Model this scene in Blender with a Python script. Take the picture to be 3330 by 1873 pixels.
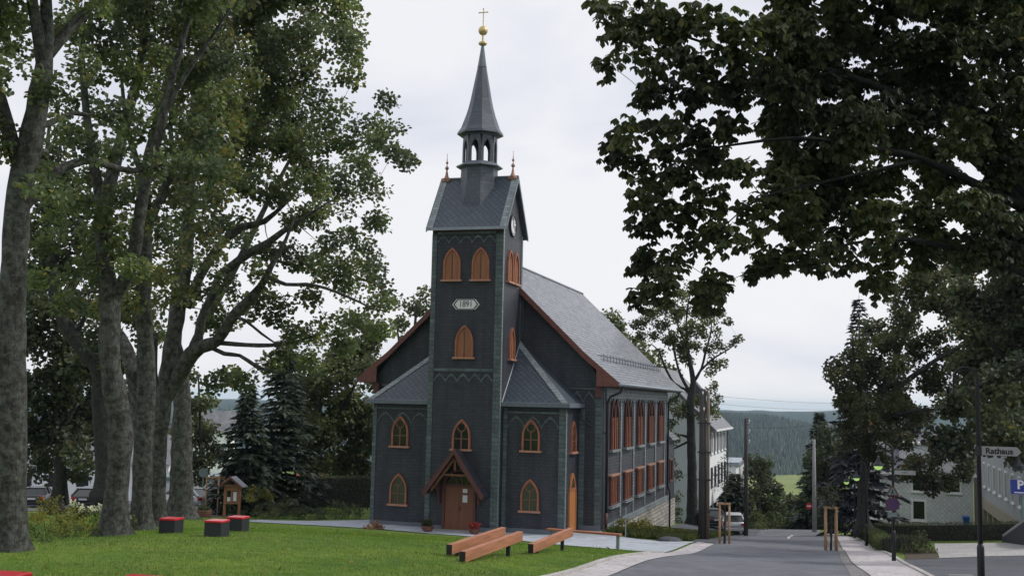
import bpy, bmesh, math, random
import numpy as np
from mathutils import Vector, Matrix

for o in list(bpy.data.objects):
    bpy.data.objects.remove(o)
scene = bpy.context.scene
COL = scene.collection
rad = math.radians

# ------------------------------------------------------------------ camera
cam_data = bpy.data.cameras.new('camera')
cam_data.sensor_fit = 'HORIZONTAL'
cam_data.sensor_width = 36.0
cam_data.lens = 36.0 * 3600 / 3330
cam_data.clip_start = 0.1
cam_data.clip_end = 20000
cam = bpy.data.objects.new('camera', cam_data)
COL.objects.link(cam)
yaw, pitch, roll = rad(16.85), rad(5.78), rad(1.28)
cam.matrix_world = (Matrix.Translation((0, 0, 7.0)) @ Matrix.Rotation(yaw, 4, 'Z')
                    @ Matrix.Rotation(rad(90) + pitch, 4, 'X') @ Matrix.Rotation(roll, 4, 'Z'))
scene.camera = cam

# ------------------------------------------------------------------ world: bright overcast
SUN_EL, SUN_AZ = rad(42), rad(62)          # azimuth measured from +Y towards +X
world = bpy.data.worlds.new('World')
scene.world = world
world.use_nodes = True
wn, wl = world.node_tree.nodes, world.node_tree.links
wn.clear()
w_out = wn.new('ShaderNodeOutputWorld')
w_bg = wn.new('ShaderNodeBackground')
w_bg.inputs['Strength'].default_value = 0.1
sky = wn.new('ShaderNodeTexSky')
sky.sky_type = 'NISHITA'
sky.sun_disc = False
sky.sun_elevation = SUN_EL
sky.sun_rotation = SUN_AZ
w_tc = wn.new('ShaderNodeTexCoord')
w_map = wn.new('ShaderNodeMapping')
w_map.inputs['Scale'].default_value = (1.0, 1.0, 2.6)
w_map.inputs['Location'].default_value = (3.1, 0.4, 0.35)
w_n = wn.new('ShaderNodeTexNoise')
w_n.inputs['Scale'].default_value = 2.6
w_n.inputs['Detail'].default_value = 5
w_n.inputs['Roughness'].default_value = 0.5
w_n.inputs['Distortion'].default_value = 0.4
w_r = wn.new('ShaderNodeValToRGB')
w_r.color_ramp.elements[0].position = 0.40
w_r.color_ramp.elements[0].color = (7.0, 7.25, 8.1, 1)
w_r.color_ramp.elements[1].position = 0.58
w_r.color_ramp.elements[1].color = (8.6, 8.65, 8.95, 1)
w_mix = wn.new('ShaderNodeMixRGB')
w_mix.inputs['Fac'].default_value = 0.94
wl.new(w_tc.outputs['Generated'], w_map.inputs['Vector'])
wl.new(w_map.outputs[0], w_n.inputs['Vector'])
wl.new(w_n.outputs['Fac'], w_r.inputs['Fac'])
wl.new(sky.outputs[0], w_mix.inputs['Color1'])
wl.new(w_r.outputs[0], w_mix.inputs['Color2'])
wl.new(w_mix.outputs[0], w_bg.inputs['Color'])
wl.new(w_bg.outputs[0], w_out.inputs['Surface'])

sun_data = bpy.data.lights.new('sun', 'SUN')
sun_data.energy = 1.9
sun_data.angle = rad(10)
sun_data.color = (1.0, 0.95, 0.88)
sun = bpy.data.objects.new('sun', sun_data)
COL.objects.link(sun)
sd = Vector((math.sin(SUN_AZ) * math.cos(SUN_EL), math.cos(SUN_AZ) * math.cos(SUN_EL), math.sin(SUN_EL)))
sun.rotation_euler = sd.to_track_quat('Z', 'Y').to_euler()

scene.view_settings.view_transform = 'Standard'
scene.view_settings.look = 'None'
scene.view_settings.exposure = 0.1
scene.view_settings.gamma = 1.0
scene.cycles.max_bounces = 6
scene.cycles.diffuse_bounces = 3
scene.cycles.glossy_bounces = 2
scene.cycles.transmission_bounces = 3
scene.cycles.transparent_max_bounces = 8

# ------------------------------------------------------------------ materials
def new_mat(name):
    m = bpy.data.materials.new(name)
    m.use_nodes = True
    n, l = m.node_tree.nodes, m.node_tree.links
    return m, n, l, n['Principled BSDF']

def rgba(c, k=1.0):
    return (c[0] * k, c[1] * k, c[2] * k, 1)

def plain(name, col, rough=0.6, var=0.18, scale=3.0, bump=0.0, bscale=30.0, metal=0.0, emit=None, stretch=None, coords='Object', col2=None, spec=0.5):
    """base colour broken up by two octaves of noise, with an optional bump"""
    m, n, l, b = new_mat(name)
    tc = n.new('ShaderNodeTexCoord')
    mp = n.new('ShaderNodeMapping')
    if stretch:
        mp.inputs['Scale'].default_value = stretch
    l.new(tc.outputs[coords], mp.inputs['Vector'])
    t = n.new('ShaderNodeTexNoise')
    t.inputs['Scale'].default_value = scale
    t.inputs['Detail'].default_value = 6
    t.inputs['Roughness'].default_value = 0.65
    l.new(mp.outputs[0], t.inputs['Vector'])
    r = n.new('ShaderNodeValToRGB')
    r.color_ramp.elements[0].position = 0.3
    r.color_ramp.elements[1].position = 0.7
    r.color_ramp.elements[0].color = rgba(col, 1 - var)
    r.color_ramp.elements[1].color = rgba(col2 or col, 1 + var)
    l.new(t.outputs['Fac'], r.inputs['Fac'])
    l.new(r.outputs[0], b.inputs['Base Color'])
    b.inputs['Roughness'].default_value = rough
    b.inputs['Metallic'].default_value = metal
    b.inputs['Specular IOR Level'].default_value = spec
    if bump:
        t2 = n.new('ShaderNodeTexNoise')
        t2.inputs['Scale'].default_value = bscale
        t2.inputs['Detail'].default_value = 4
        l.new(mp.outputs[0], t2.inputs['Vector'])
        bp = n.new('ShaderNodeBump')
        bp.inputs['Strength'].default_value = bump
        bp.inputs['Distance'].default_value = 0.03
        l.new(t2.outputs['Fac'], bp.inputs['Height'])
        l.new(bp.outputs[0], b.inputs['Normal'])
    if emit:
        b.inputs['Emission Color'].default_value = rgba(emit[0])
        b.inputs['Emission Strength'].default_value = emit[1]
    return m

def tiled(name, c1, c2, joint, w, h, rot=0.0, offset=0.5, rough=0.5, mortar=0.06, bump=0.5, patch=0.3, pscale=0.5, squash=1.0, spec=0.5, wob=0.03, streak=0.0, tint=None):
    """slates, stones or setts laid in courses: UV in metres, brick pattern, weathered patches"""
    m, n, l, b = new_mat(name)
    uv = n.new('ShaderNodeUVMap')
    mp = n.new('ShaderNodeMapping')
    mp.inputs['Rotation'].default_value = (0, 0, rot)
    nz = n.new('ShaderNodeTexNoise')
    nz.inputs['Scale'].default_value = 3.0
    nz.inputs['Detail'].default_value = 3
    l.new(uv.outputs[0], nz.inputs['Vector'])
    add = n.new('ShaderNodeMixRGB')
    add.blend_type = 'LINEAR_LIGHT'
    add.inputs['Fac'].default_value = wob
    l.new(uv.outputs[0], mp.inputs['Vector'])
    l.new(mp.outputs[0], add.inputs['Color1'])
    l.new(nz.outputs['Color'], add.inputs['Color2'])
    br = n.new('ShaderNodeTexBrick')
    br.inputs['Scale'].default_value = 1.0
    br.inputs['Brick Width'].default_value = w
    br.inputs['Row Height'].default_value = h
    br.inputs['Mortar Size'].default_value = mortar * h
    br.inputs['Mortar Smooth'].default_value = 0.4
    br.inputs['Bias'].default_value = -0.1
    br.inputs['Color1'].default_value = rgba(c1)
    br.inputs['Color2'].default_value = rgba(c2)
    br.inputs['Mortar'].default_value = rgba(joint)
    br.offset = offset
    br.squash = squash
    l.new(add.outputs[0], br.inputs['Vector'])
    n2 = n.new('ShaderNodeTexNoise')
    n2.inputs['Scale'].default_value = pscale
    n2.inputs['Detail'].default_value = 7
    n2.inputs['Roughness'].default_value = 0.7
    l.new(uv.outputs[0], n2.inputs['Vector'])
    r = n.new('ShaderNodeValToRGB')
    r.color_ramp.elements[0].position = 0.3
    r.color_ramp.elements[1].position = 0.72
    r.color_ramp.elements[0].color = (1 - patch, 1 - patch, 1 - patch, 1)
    r.color_ramp.elements[1].color = (1 + patch, 1 + patch, 1 + patch, 1)
    if tint:
        r.color_ramp.elements[0].color = rgba(tint[0])
        r.color_ramp.elements[1].color = rgba(tint[1])
    l.new(n2.outputs['Fac'], r.inputs['Fac'])
    mu = n.new('ShaderNodeMixRGB')
    mu.blend_type = 'MULTIPLY'
    mu.inputs['Fac'].default_value = 1
    l.new(br.outputs['Color'], mu.inputs['Color1'])
    l.new(r.outputs[0], mu.inputs['Color2'])
    if streak:
        mp2 = n.new('ShaderNodeMapping')
        mp2.inputs['Scale'].default_value = (2.6, .16, 1)
        l.new(uv.outputs[0], mp2.inputs['Vector'])
        n3 = n.new('ShaderNodeTexNoise')
        n3.inputs['Scale'].default_value = 1.0
        n3.inputs['Detail'].default_value = 5
        l.new(mp2.outputs[0], n3.inputs['Vector'])
        r3 = n.new('ShaderNodeValToRGB')
        r3.color_ramp.elements[0].position = .35
        r3.color_ramp.elements[1].position = .7
        r3.color_ramp.elements[0].color = (1 - streak, 1 - streak, 1 - streak, 1)
        r3.color_ramp.elements[1].color = (1 + streak, 1 + streak, 1 + streak, 1)
        l.new(n3.outputs['Fac'], r3.inputs['Fac'])
        mu3 = n.new('ShaderNodeMixRGB')
        mu3.blend_type = 'MULTIPLY'
        mu3.inputs['Fac'].default_value = 1
        l.new(mu.outputs[0], mu3.inputs['Color1'])
        l.new(r3.outputs[0], mu3.inputs['Color2'])
        mu = mu3
    l.new(mu.outputs[0], b.inputs['Base Color'])
    b.inputs['Roughness'].default_value = rough
    b.inputs['Specular IOR Level'].default_value = spec
    bp = n.new('ShaderNodeBump')
    bp.inputs['Strength'].default_value = bump
    bp.inputs['Distance'].default_value = 0.02
    bp.invert = True
    ad = n.new('ShaderNodeMath')
    ad.operation = 'MULTIPLY_ADD'
    ad.inputs[1].default_value = -0.5
    l.new(n2.outputs['Fac'], ad.inputs[0])
    l.new(br.outputs['Fac'], ad.inputs[2])
    l.new(ad.outputs[0], bp.inputs['Height'])
    l.new(bp.outputs[0], b.inputs['Normal'])
    return m

def leafy(name, c1, c2, c3, trans=0.35, rough=0.5, clump=0.6, dull=0.35):
    """leaves: each leaf its own tint, whole boughs lighter or darker, light through the blade"""
    m, n, l, b = new_mat(name)
    g = n.new('ShaderNodeNewGeometry')
    tc = n.new('ShaderNodeTexCoord')
    r = n.new('ShaderNodeValToRGB')
    r.color_ramp.elements[0].color = rgba(c1)
    r.color_ramp.elements[1].color = rgba(c2)
    e = r.color_ramp.elements.new(0.9)
    e.color = rgba(c2)
    r.color_ramp.elements[2].position = 0.97
    r.color_ramp.elements[2].color = rgba(c3)
    l.new(g.outputs['Random Per Island'], r.inputs['Fac'])
    t = n.new('ShaderNodeTexNoise')
    t.inputs['Scale'].default_value = clump
    t.inputs['Detail'].default_value = 3
    l.new(tc.outputs['Object'], t.inputs['Vector'])
    r2 = n.new('ShaderNodeValToRGB')
    r2.color_ramp.elements[0].position = 0.35
    r2.color_ramp.elements[1].position = 0.68
    r2.color_ramp.elements[0].color = (1 - dull, 1 - dull, 1 - dull * 0.8, 1)
    r2.color_ramp.elements[1].color = (1 + dull, 1 + dull * 0.9, 1, 1)
    l.new(t.outputs['Fac'], r2.inputs['Fac'])
    mu = n.new('ShaderNodeMixRGB')
    mu.blend_type = 'MULTIPLY'
    mu.inputs['Fac'].default_value = 1
    l.new(r.outputs[0], mu.inputs['Color1'])
    l.new(r2.outputs[0], mu.inputs['Color2'])
    l.new(mu.outputs[0], b.inputs['Base Color'])
    b.inputs['Roughness'].default_value = rough
    b.inputs['Specular IOR Level'].default_value = 0.3
    tr = n.new('ShaderNodeBsdfTranslucent')
    hs = n.new('ShaderNodeHueSaturation')
    hs.inputs['Saturation'].default_value = 1.15
    hs.inputs['Value'].default_value = 1.3
    l.new(mu.outputs[0], hs.inputs['Color'])
    l.new(hs.outputs[0], tr.inputs['Color'])
    mx = n.new('ShaderNodeMixShader')
    mx.inputs['Fac'].default_value = trans
    l.new(b.outputs[0], mx.inputs[1])
    l.new(tr.outputs[0], mx.inputs[2])
    l.new(mx.outputs[0], n['Material Output'].inputs['Surface'])
    return m

def barky(name, c1, c2, lichen, amt=0.5, scale=1.0):
    m, n, l, b = new_mat(name)
    tc = n.new('ShaderNodeTexCoord')
    mp = n.new('ShaderNodeMapping')
    mp.inputs['Scale'].default_value = (9 * scale, 9 * scale, 2.2 * scale)
    l.new(tc.outputs['Object'], mp.inputs['Vector'])
    v = n.new('ShaderNodeTexVoronoi')
    v.feature = 'DISTANCE_TO_EDGE'
    v.inputs['Scale'].default_value = 1.3
    t = n.new('ShaderNodeTexNoise')
    t.inputs['Scale'].default_value = 1.2
    t.inputs['Detail'].default_value = 8
    t.inputs['Roughness'].default_value = 0.7
    l.new(mp.outputs[0], t.inputs['Vector'])
    mixv = n.new('ShaderNodeMixRGB')
    mixv.blend_type = 'LINEAR_LIGHT'
    mixv.inputs['Fac'].default_value = 0.5
    l.new(mp.outputs[0], mixv.inputs['Color1'])
    l.new(t.outputs['Color'], mixv.inputs['Color2'])
    l.new(mixv.outputs[0], v.inputs['Vector'])
    r = n.new('ShaderNodeValToRGB')
    r.color_ramp.elements[0].position = 0.3
    r.color_ramp.elements[1].position = 0.7
    r.color_ramp.elements[0].color = rgba(c1)
    r.color_ramp.elements[1].color = rgba(c2)
    l.new(t.outputs['Fac'], r.inputs['Fac'])
    t2 = n.new('ShaderNodeTexNoise')
    t2.inputs['Scale'].default_value = 4.5
    t2.inputs['Detail'].default_value = 9
    t2.inputs['Roughness'].default_value = 0.8
    l.new(tc.outputs['Object'], t2.inputs['Vector'])
    r2 = n.new('ShaderNodeValToRGB')
    r2.color_ramp.elements[0].position = 0.5 - 0.06
    r2.color_ramp.elements[1].position = 0.5 + 0.1
    r2.color_ramp.elements[1].color = (amt, amt, amt, 1)
    l.new(t2.outputs['Fac'], r2.inputs['Fac'])
    mx = n.new('ShaderNodeMixRGB')
    mx.inputs['Color2'].default_value = rgba(lichen)
    l.new(r2.outputs[0], mx.inputs['Fac'])
    l.new(r.outputs[0], mx.inputs['Color1'])
    l.new(mx.outputs[0], b.inputs['Base Color'])
    b.inputs['Roughness'].default_value = 0.9
    b.inputs['Specular IOR Level'].default_value = 0.2
    bp = n.new('ShaderNodeBump')
    bp.inputs['Strength'].default_value = 0.9
    bp.inputs['Distance'].default_value = 0.06
    ad = n.new('ShaderNodeMath')
    ad.operation = 'ADD'
    l.new(v.outputs['Distance'], ad.inputs[0])
    l.new(t2.outputs['Fac'], ad.inputs[1])
    l.new(ad.outputs[0], bp.inputs['Height'])
    l.new(bp.outputs[0], b.inputs['Normal'])
    return m

def glassy(name, col, rough=0.08):
    m, n, l, b = new_mat(name)
    b.inputs['Base Color'].default_value = rgba(col)
    b.inputs['Roughness'].default_value = rough
    b.inputs['Specular IOR Level'].default_value = 0.7
    return m

M = {}
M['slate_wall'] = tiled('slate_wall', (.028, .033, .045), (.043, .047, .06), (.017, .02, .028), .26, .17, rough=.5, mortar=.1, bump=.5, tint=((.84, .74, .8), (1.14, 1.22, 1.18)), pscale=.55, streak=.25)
M['slate_side'] = tiled('slate_side', (.055, .062, .078), (.085, .092, .11), (.028, .032, .042), .28, .18, rough=.44, mortar=.12, bump=.6, patch=.35, streak=.25)  # the front walls' slate made paler: grazing sun and gloss put into the colour
M['slate_diamond'] = tiled('slate_diamond', (.052, .068, .09), (.07, .086, .112), (.026, .033, .045), .25, .25, rot=rad(45), offset=0.0, rough=.44, mortar=.1, bump=.5, patch=.2)
M['slate_roof'] = tiled('slate_roof', (.17, .185, .21), (.3, .315, .345), (.05, .055, .065), .5, .26, rough=.42, mortar=.13, bump=1.0, patch=.32, pscale=1.6)
M['slate_spire'] = tiled('slate_spire', (.06, .072, .095), (.08, .095, .12), (.035, .042, .055), .3, .2, rough=.42, mortar=.07, bump=.4, patch=.2)
M['green_slate'] = tiled('green_slate', (.072, .1, .104), (.11, .142, .143), (.042, .06, .064), .9, .24, rough=.5, mortar=.1, bump=.4, patch=.35, pscale=1.5)
M['pale_slate'] = tiled('pale_slate', (.2, .235, .25), (.29, .33, .34), (.11, .13, .14), .6, .2, rough=.5, mortar=.1, bump=.5, patch=.28, pscale=1.2)
M['lead'] = plain('lead', (.13, .15, .18), .4, .15, 2.0)
M['pale_lead'] = plain('pale_lead', (.28, .32, .37), .45, .12, 3.0)
M['dark_metal'] = plain('dark_metal', (.018, .02, .026), .45, .2, 3.0)
M['rust_brown'] = plain('rust_brown', (.155, .058, .046), .6, .24, 2.5, .2, 20)
M['dark_rust'] = plain('dark_rust', (.1, .035, .03), .6, .2, 2.5, .2, 20)
M['frame_wood'] = plain('frame_wood', (.33, .12, .066), .55, .26, 4.0, .2, 30)
M['louvre_wood'] = plain('louvre_wood', (.29, .122, .056), .55, .26, 2.0, .4, 12, stretch=(9, 9, .6))
M['sill_wood'] = plain('sill_wood', (.42, .21, .14), .5, .18, 4.0)
M['tracery'] = plain('tracery', (.16, .075, .045), .55, .15, 5.0)
M['door_wood'] = plain('door_wood', (.17, .066, .036), .55, .25, 1.5, .4, 10, stretch=(10, 10, .5))
M['side_door_wood'] = plain('side_door_wood', (.42, .17, .055), .5, .2, 1.5, .3, 10, stretch=(10, 10, .6))
M['glass'] = glassy('glass', (.012, .015, .016))
M['curtain_glass'] = plain('curtain_glass', (.06, .07, .055), .15, .35, 5.0, stretch=(6, 6, .8), spec=.7)
M['gold'] = plain('gold', (.6, .46, .22), .45, .15, 3.0, metal=.6)
M['copper'] = plain('copper', (.36, .2, .155), .5, .2, 5.0, metal=.2)
M['white_paint'] = plain('white_paint', (.78, .79, .8), .5, .06, 2.0)
M['black_paint'] = plain('black_paint', (.012, .012, .015), .5, .2, 2.0)
M['bench_wood'] = plain('bench_wood', (.43, .175, .095), .5, .34, 1.6, .5, 9, stretch=(9, .7, 9))
M['planter_wood'] = plain('planter_wood', (.2, .09, .06), .7, .25, 4.0, .4, 14)
M['raw_wood'] = plain('raw_wood', (.36, .22, .12), .7, .22, 2.0, .3, 12, stretch=(8, 8, .6))
M['grey_wood'] = plain('grey_wood', (.17, .13, .1), .8, .25, 2.0, .5, 12, stretch=(9, 9, .5))
M['pole_wood'] = plain('pole_wood', (.055, .05, .05), .85, .3, 2.0, .6, 12, stretch=(9, 9, .4))
M['kiosk_wood'] = plain('kiosk_wood', (.27, .115, .055), .6, .2, 2.0, .3, 12, stretch=(8, 8, .7))
M['seat_black'] = plain('seat_black', (.02, .022, .03), .5, .2, 3.0)
M['seat_red'] = plain('seat_red', (.6, .02, .03), .28, .1, 6.0)
M['paper'] = plain('paper', (.62, .66, .7), .6, .12, 14.0)
M['sign_white'] = plain('sign_white', (.36, .37, .36), .5, .1, 5.0)
M['sign_red'] = plain('sign_red', (.5, .02, .03), .45, .1, 5.0)
M['bin_blue'] = plain('bin_blue', (.015, .1, .36), .45, .1, 5.0)
M['house_grey'] = plain('house_grey', (.36, .38, .41), .75, .08, .8)
M['red_tiles'] = plain('red_tiles', (.3, .07, .05), .7, .2, 2.0)
M['sign_blue'] = plain('sign_blue', (.03, .05, .3), .45, .1, 5.0)
M['sign_back'] = plain('sign_back', (.17, .22, .22), .5, .12, 4.0)
M['sign_purple'] = plain('sign_purple', (.07, .03, .1), .45, .12, 4.0)
M['lamp_glass_dark'] = plain('lamp_glass_dark', (.05, .06, .06), .3, .1, 6.0)
M['lamp_glass'] = plain('lamp_glass', (.5, .72, .28), .3, .1, 6.0, emit=((.5, .85, .2), .45))
M['concrete'] = plain('concrete', (.3, .3, .31), .85, .18, 1.5, .3, 25)
M['stone_plinth'] = tiled('stone_plinth', (.33, .31, .28), (.5, .48, .43), (.2, .19, .17), .62, .26, rough=.85, mortar=.14, bump=1.0, patch=.35, pscale=1.6, wob=.12)
M['bark'] = barky('bark', (.02, .018, .016), (.07, .066, .058), (.145, .16, .145), .85)
M['bark_dark'] = barky('bark_dark', (.022, .022, .022), (.05, .05, .048), (.09, .1, .092), .5)
M['bark_black'] = barky('bark_black', (.01, .01, .01), (.022, .021, .02), (.04, .044, .04), .4)
M['leaf_maple'] = leafy('leaf_maple', (.085, .122, .07), (.155, .195, .105), (.25, .235, .09), .42, clump=.4, dull=.42)
M['leaf_maple_gold'] = leafy('leaf_maple_gold', (.095, .125, .066), (.175, .198, .098), (.28, .22, .08), .42, clump=.4, dull=.42)
M['leaf_dark'] = leafy('leaf_dark', (.05, .068, .045), (.09, .112, .065), (.16, .15, .07), .34, clump=.3)
M['leaf_mid'] = leafy('leaf_mid', (.085, .115, .066), (.15, .178, .09), (.22, .19, .08), .4, clump=.3, dull=.4)
M['leaf_rust'] = leafy('leaf_rust', (.055, .07, .042), (.1, .112, .062), (.14, .088, .055), .36, clump=.45, dull=.45)
M['leaf_chestnut'] = leafy('leaf_chestnut', (.042, .06, .036), (.085, .106, .054), (.13, .12, .05), .36, clump=.4, dull=.42)
M['leaf_yellow'] = leafy('leaf_yellow', (.12, .14, .04), (.24, .23, .07), (.4, .3, .09), .35, clump=.9)
M['leaf_hedge'] = leafy('leaf_hedge', (.05, .075, .025), (.1, .13, .045), (.14, .13, .05), .25, clump=.9)
M['leaf_rusty_dry'] = leafy('leaf_rusty_dry', (.2, .12, .06), (.36, .2, .1), (.55, .3, .18), .3, clump=1.2)
M['needles'] = leafy('needles', (.036, .054, .044), (.064, .086, .068), (.09, .1, .07), .15, clump=.5)
M['needles_blue'] = leafy('needles_blue', (.04, .045, .062), (.064, .07, .09), (.08, .085, .1), .15, clump=.5)
M['flower'] = leafy('flower', (.6, .62, .45), (.75, .77, .6), (.8, .8, .7), .3, clump=1.5, dull=.15)
M['flower_red'] = leafy('flower_red', (.35, .05, .06), (.5, .1, .1), (.5, .3, .1), .3, clump=1.5, dull=.15)

# ground materials
def ground_mat():
    m, n, l, b = new_mat('lawn')
    tc = n.new('ShaderNodeTexCoord')
    def noise(s, d=6, ro=.6):
        t = n.new('ShaderNodeTexNoise')
        t.inputs['Scale'].default_value = s
        t.inputs['Detail'].default_value = d
        t.inputs['Roughness'].default_value = ro
        l.new(tc.outputs['Object'], t.inputs['Vector'])
        return t
    a, c, f = noise(.3), noise(2.5, 8, .7), noise(22, 4)
    r = n.new('ShaderNodeValToRGB')
    r.color_ramp.elements[0].position = .34
    r.color_ramp.elements[1].position = .66
    r.color_ramp.elements[0].color = (.086, .16, .033, 1)
    r.color_ramp.elements[1].color = (.16, .228, .044, 1)
    l.new(a.outputs['Fac'], r.inputs['Fac'])
    r2 = n.new('ShaderNodeValToRGB')
    r2.color_ramp.elements[0].position = .36
    r2.color_ramp.elements[1].position = .64
    r2.color_ramp.elements[0].color = (.6, .68, .7, 1)
    r2.color_ramp.elements[1].color = (1.35, 1.18, 1.05, 1)
    l.new(c.outputs['Fac'], r2.inputs['Fac'])
    mu = n.new('ShaderNodeMixRGB')
    mu.blend_type = 'MULTIPLY'
    mu.inputs['Fac'].default_value = 1
    l.new(r.outputs[0], mu.inputs['Color1'])
    l.new(r2.outputs[0], mu.inputs['Color2'])
    l.new(mu.outputs[0], b.inputs['Base Color'])
    b.inputs['Roughness'].default_value = .9
    b.inputs['Specular IOR Level'].default_value = .15
    bp = n.new('ShaderNodeBump')
    bp.inputs['Strength'].default_value = .7
    bp.inputs['Distance'].default_value = .04
    l.new(f.outputs['Fac'], bp.inputs['Height'])
    l.new(bp.outputs[0], b.inputs['Normal'])
    return m
M['lawn'] = ground_mat()
M['grass_blade'] = leafy('grass_blade', (.092, .178, .03), (.162, .28, .048), (.2, .2, .07), .35, clump=.5, dull=.3)
M['asphalt'] = plain('asphalt', (.15, .157, .178), .85, .24, 1.1, .7, 45, spec=.25)
M['asphalt_worn'] = plain('asphalt_worn', (.105, .112, .128), .85, .2, .5, .6, 45, spec=.25)
M['gravel'] = plain('gravel', (.43, .465, .52), .9, .24, 1.6, .9, 30, spec=.2)
M['paving'] = tiled('paving', (.44, .41, .42), (.54, .51, .52), (.27, .25, .25), .6, .4, rough=.8, mortar=.05, bump=.4, patch=.18)
M['kerb_stone'] = tiled('kerb_stone', (.4, .38, .36), (.48, .46, .44), (.18, .17, .16), 1.0, 3.0, rough=.8, mortar=.01, bump=.3, patch=.2)
M['setts'] = tiled('setts', (.2, .19, .19), (.32, .3, .3), (.09, .085, .085), .2, .14, rough=.75, mortar=.14, bump=.9, patch=.2)
M['pale_setts'] = tiled('pale_setts', (.42, .41, .4), (.55, .54, .53), (.24, .23, .23), .22, .16, rough=.75, mortar=.12, bump=.8, patch=.18)
M['mulch'] = plain('mulch', (.07, .05, .035), .95, .35, 3.0, .9, 25)
M['road_paint'] = plain('road_paint', (.5, .5, .48), .7, .2, 3.0)
M['forest'] = leafy('forest', (.009, .02, .015), (.026, .042, .03), (.036, .052, .036), .1, clump=.01, dull=.5)
M['hill_ground'] = plain('hill_ground', (.018, .032, .027), .95, .25, .01)
M['meadow'] = plain('meadow', (.15, .2, .05), .95, .12, .02, col2=(.18, .215, .065))
M['house_white'] = plain('house_white', (.84, .86, .88), .75, .05, .8, .1, 40)
M['house_pale'] = plain('house_pale', (.7, .76, .78), .75, .06, .8)
M['house_tiles'] = tiled('house_tiles', (.6, .625, .65), (.72, .745, .77), (.48, .5, .52), .26, .26, rot=rad(45), offset=0., rough=.6, mortar=.1, bump=.5, patch=.1)
M['house_grey_roof'] = tiled('house_grey_roof', (.16, .165, .18), (.21, .215, .23), (.1, .1, .11), .4, .3, rough=.55, bump=.6)
M['house_beige'] = plain('house_beige', (.33, .29, .235), .8, .1, .8)
M['house_dark'] = plain('house_dark', (.05, .055, .07), .7, .15, 1.0)
M['car_silver'] = plain('car_silver', (.5, .51, .53), .3, .04, 2.0, metal=.4)
M['car_dark'] = plain('car_dark', (.03, .034, .042), .25, .06, 2.0, metal=.3)
M['car_black'] = plain('car_black', (.012, .013, .016), .25, .06, 2.0)
M['tyre'] = plain('tyre', (.012, .012, .013), .8, .2, 8.0)
M['tail_red'] = plain('tail_red', (.4, .015, .02), .3, .1, 4.0)
M['rim'] = plain('rim', (.35, .36, .37), .35, .08, 6.0, metal=.6)

# ------------------------------------------------------------------ mesh helpers
OFF = {}

def set_props(o, label=None, cat=None, group=None, kind=None):
    if label: o['label'] = label
    if cat: o['category'] = cat
    if group: o['group'] = group
    if kind: o['kind'] = kind
    return o

def thing(name, label, cat, loc=(0, 0, 0), rz=0.0, group=None):
    o = bpy.data.objects.new(name, None)
    COL.objects.link(o)
    o.empty_display_size = 0.3
    o.location = loc
    o.rotation_euler = (0, 0, rz)
    OFF[o] = Vector(loc)
    return set_props(o, label, cat, group)

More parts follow.
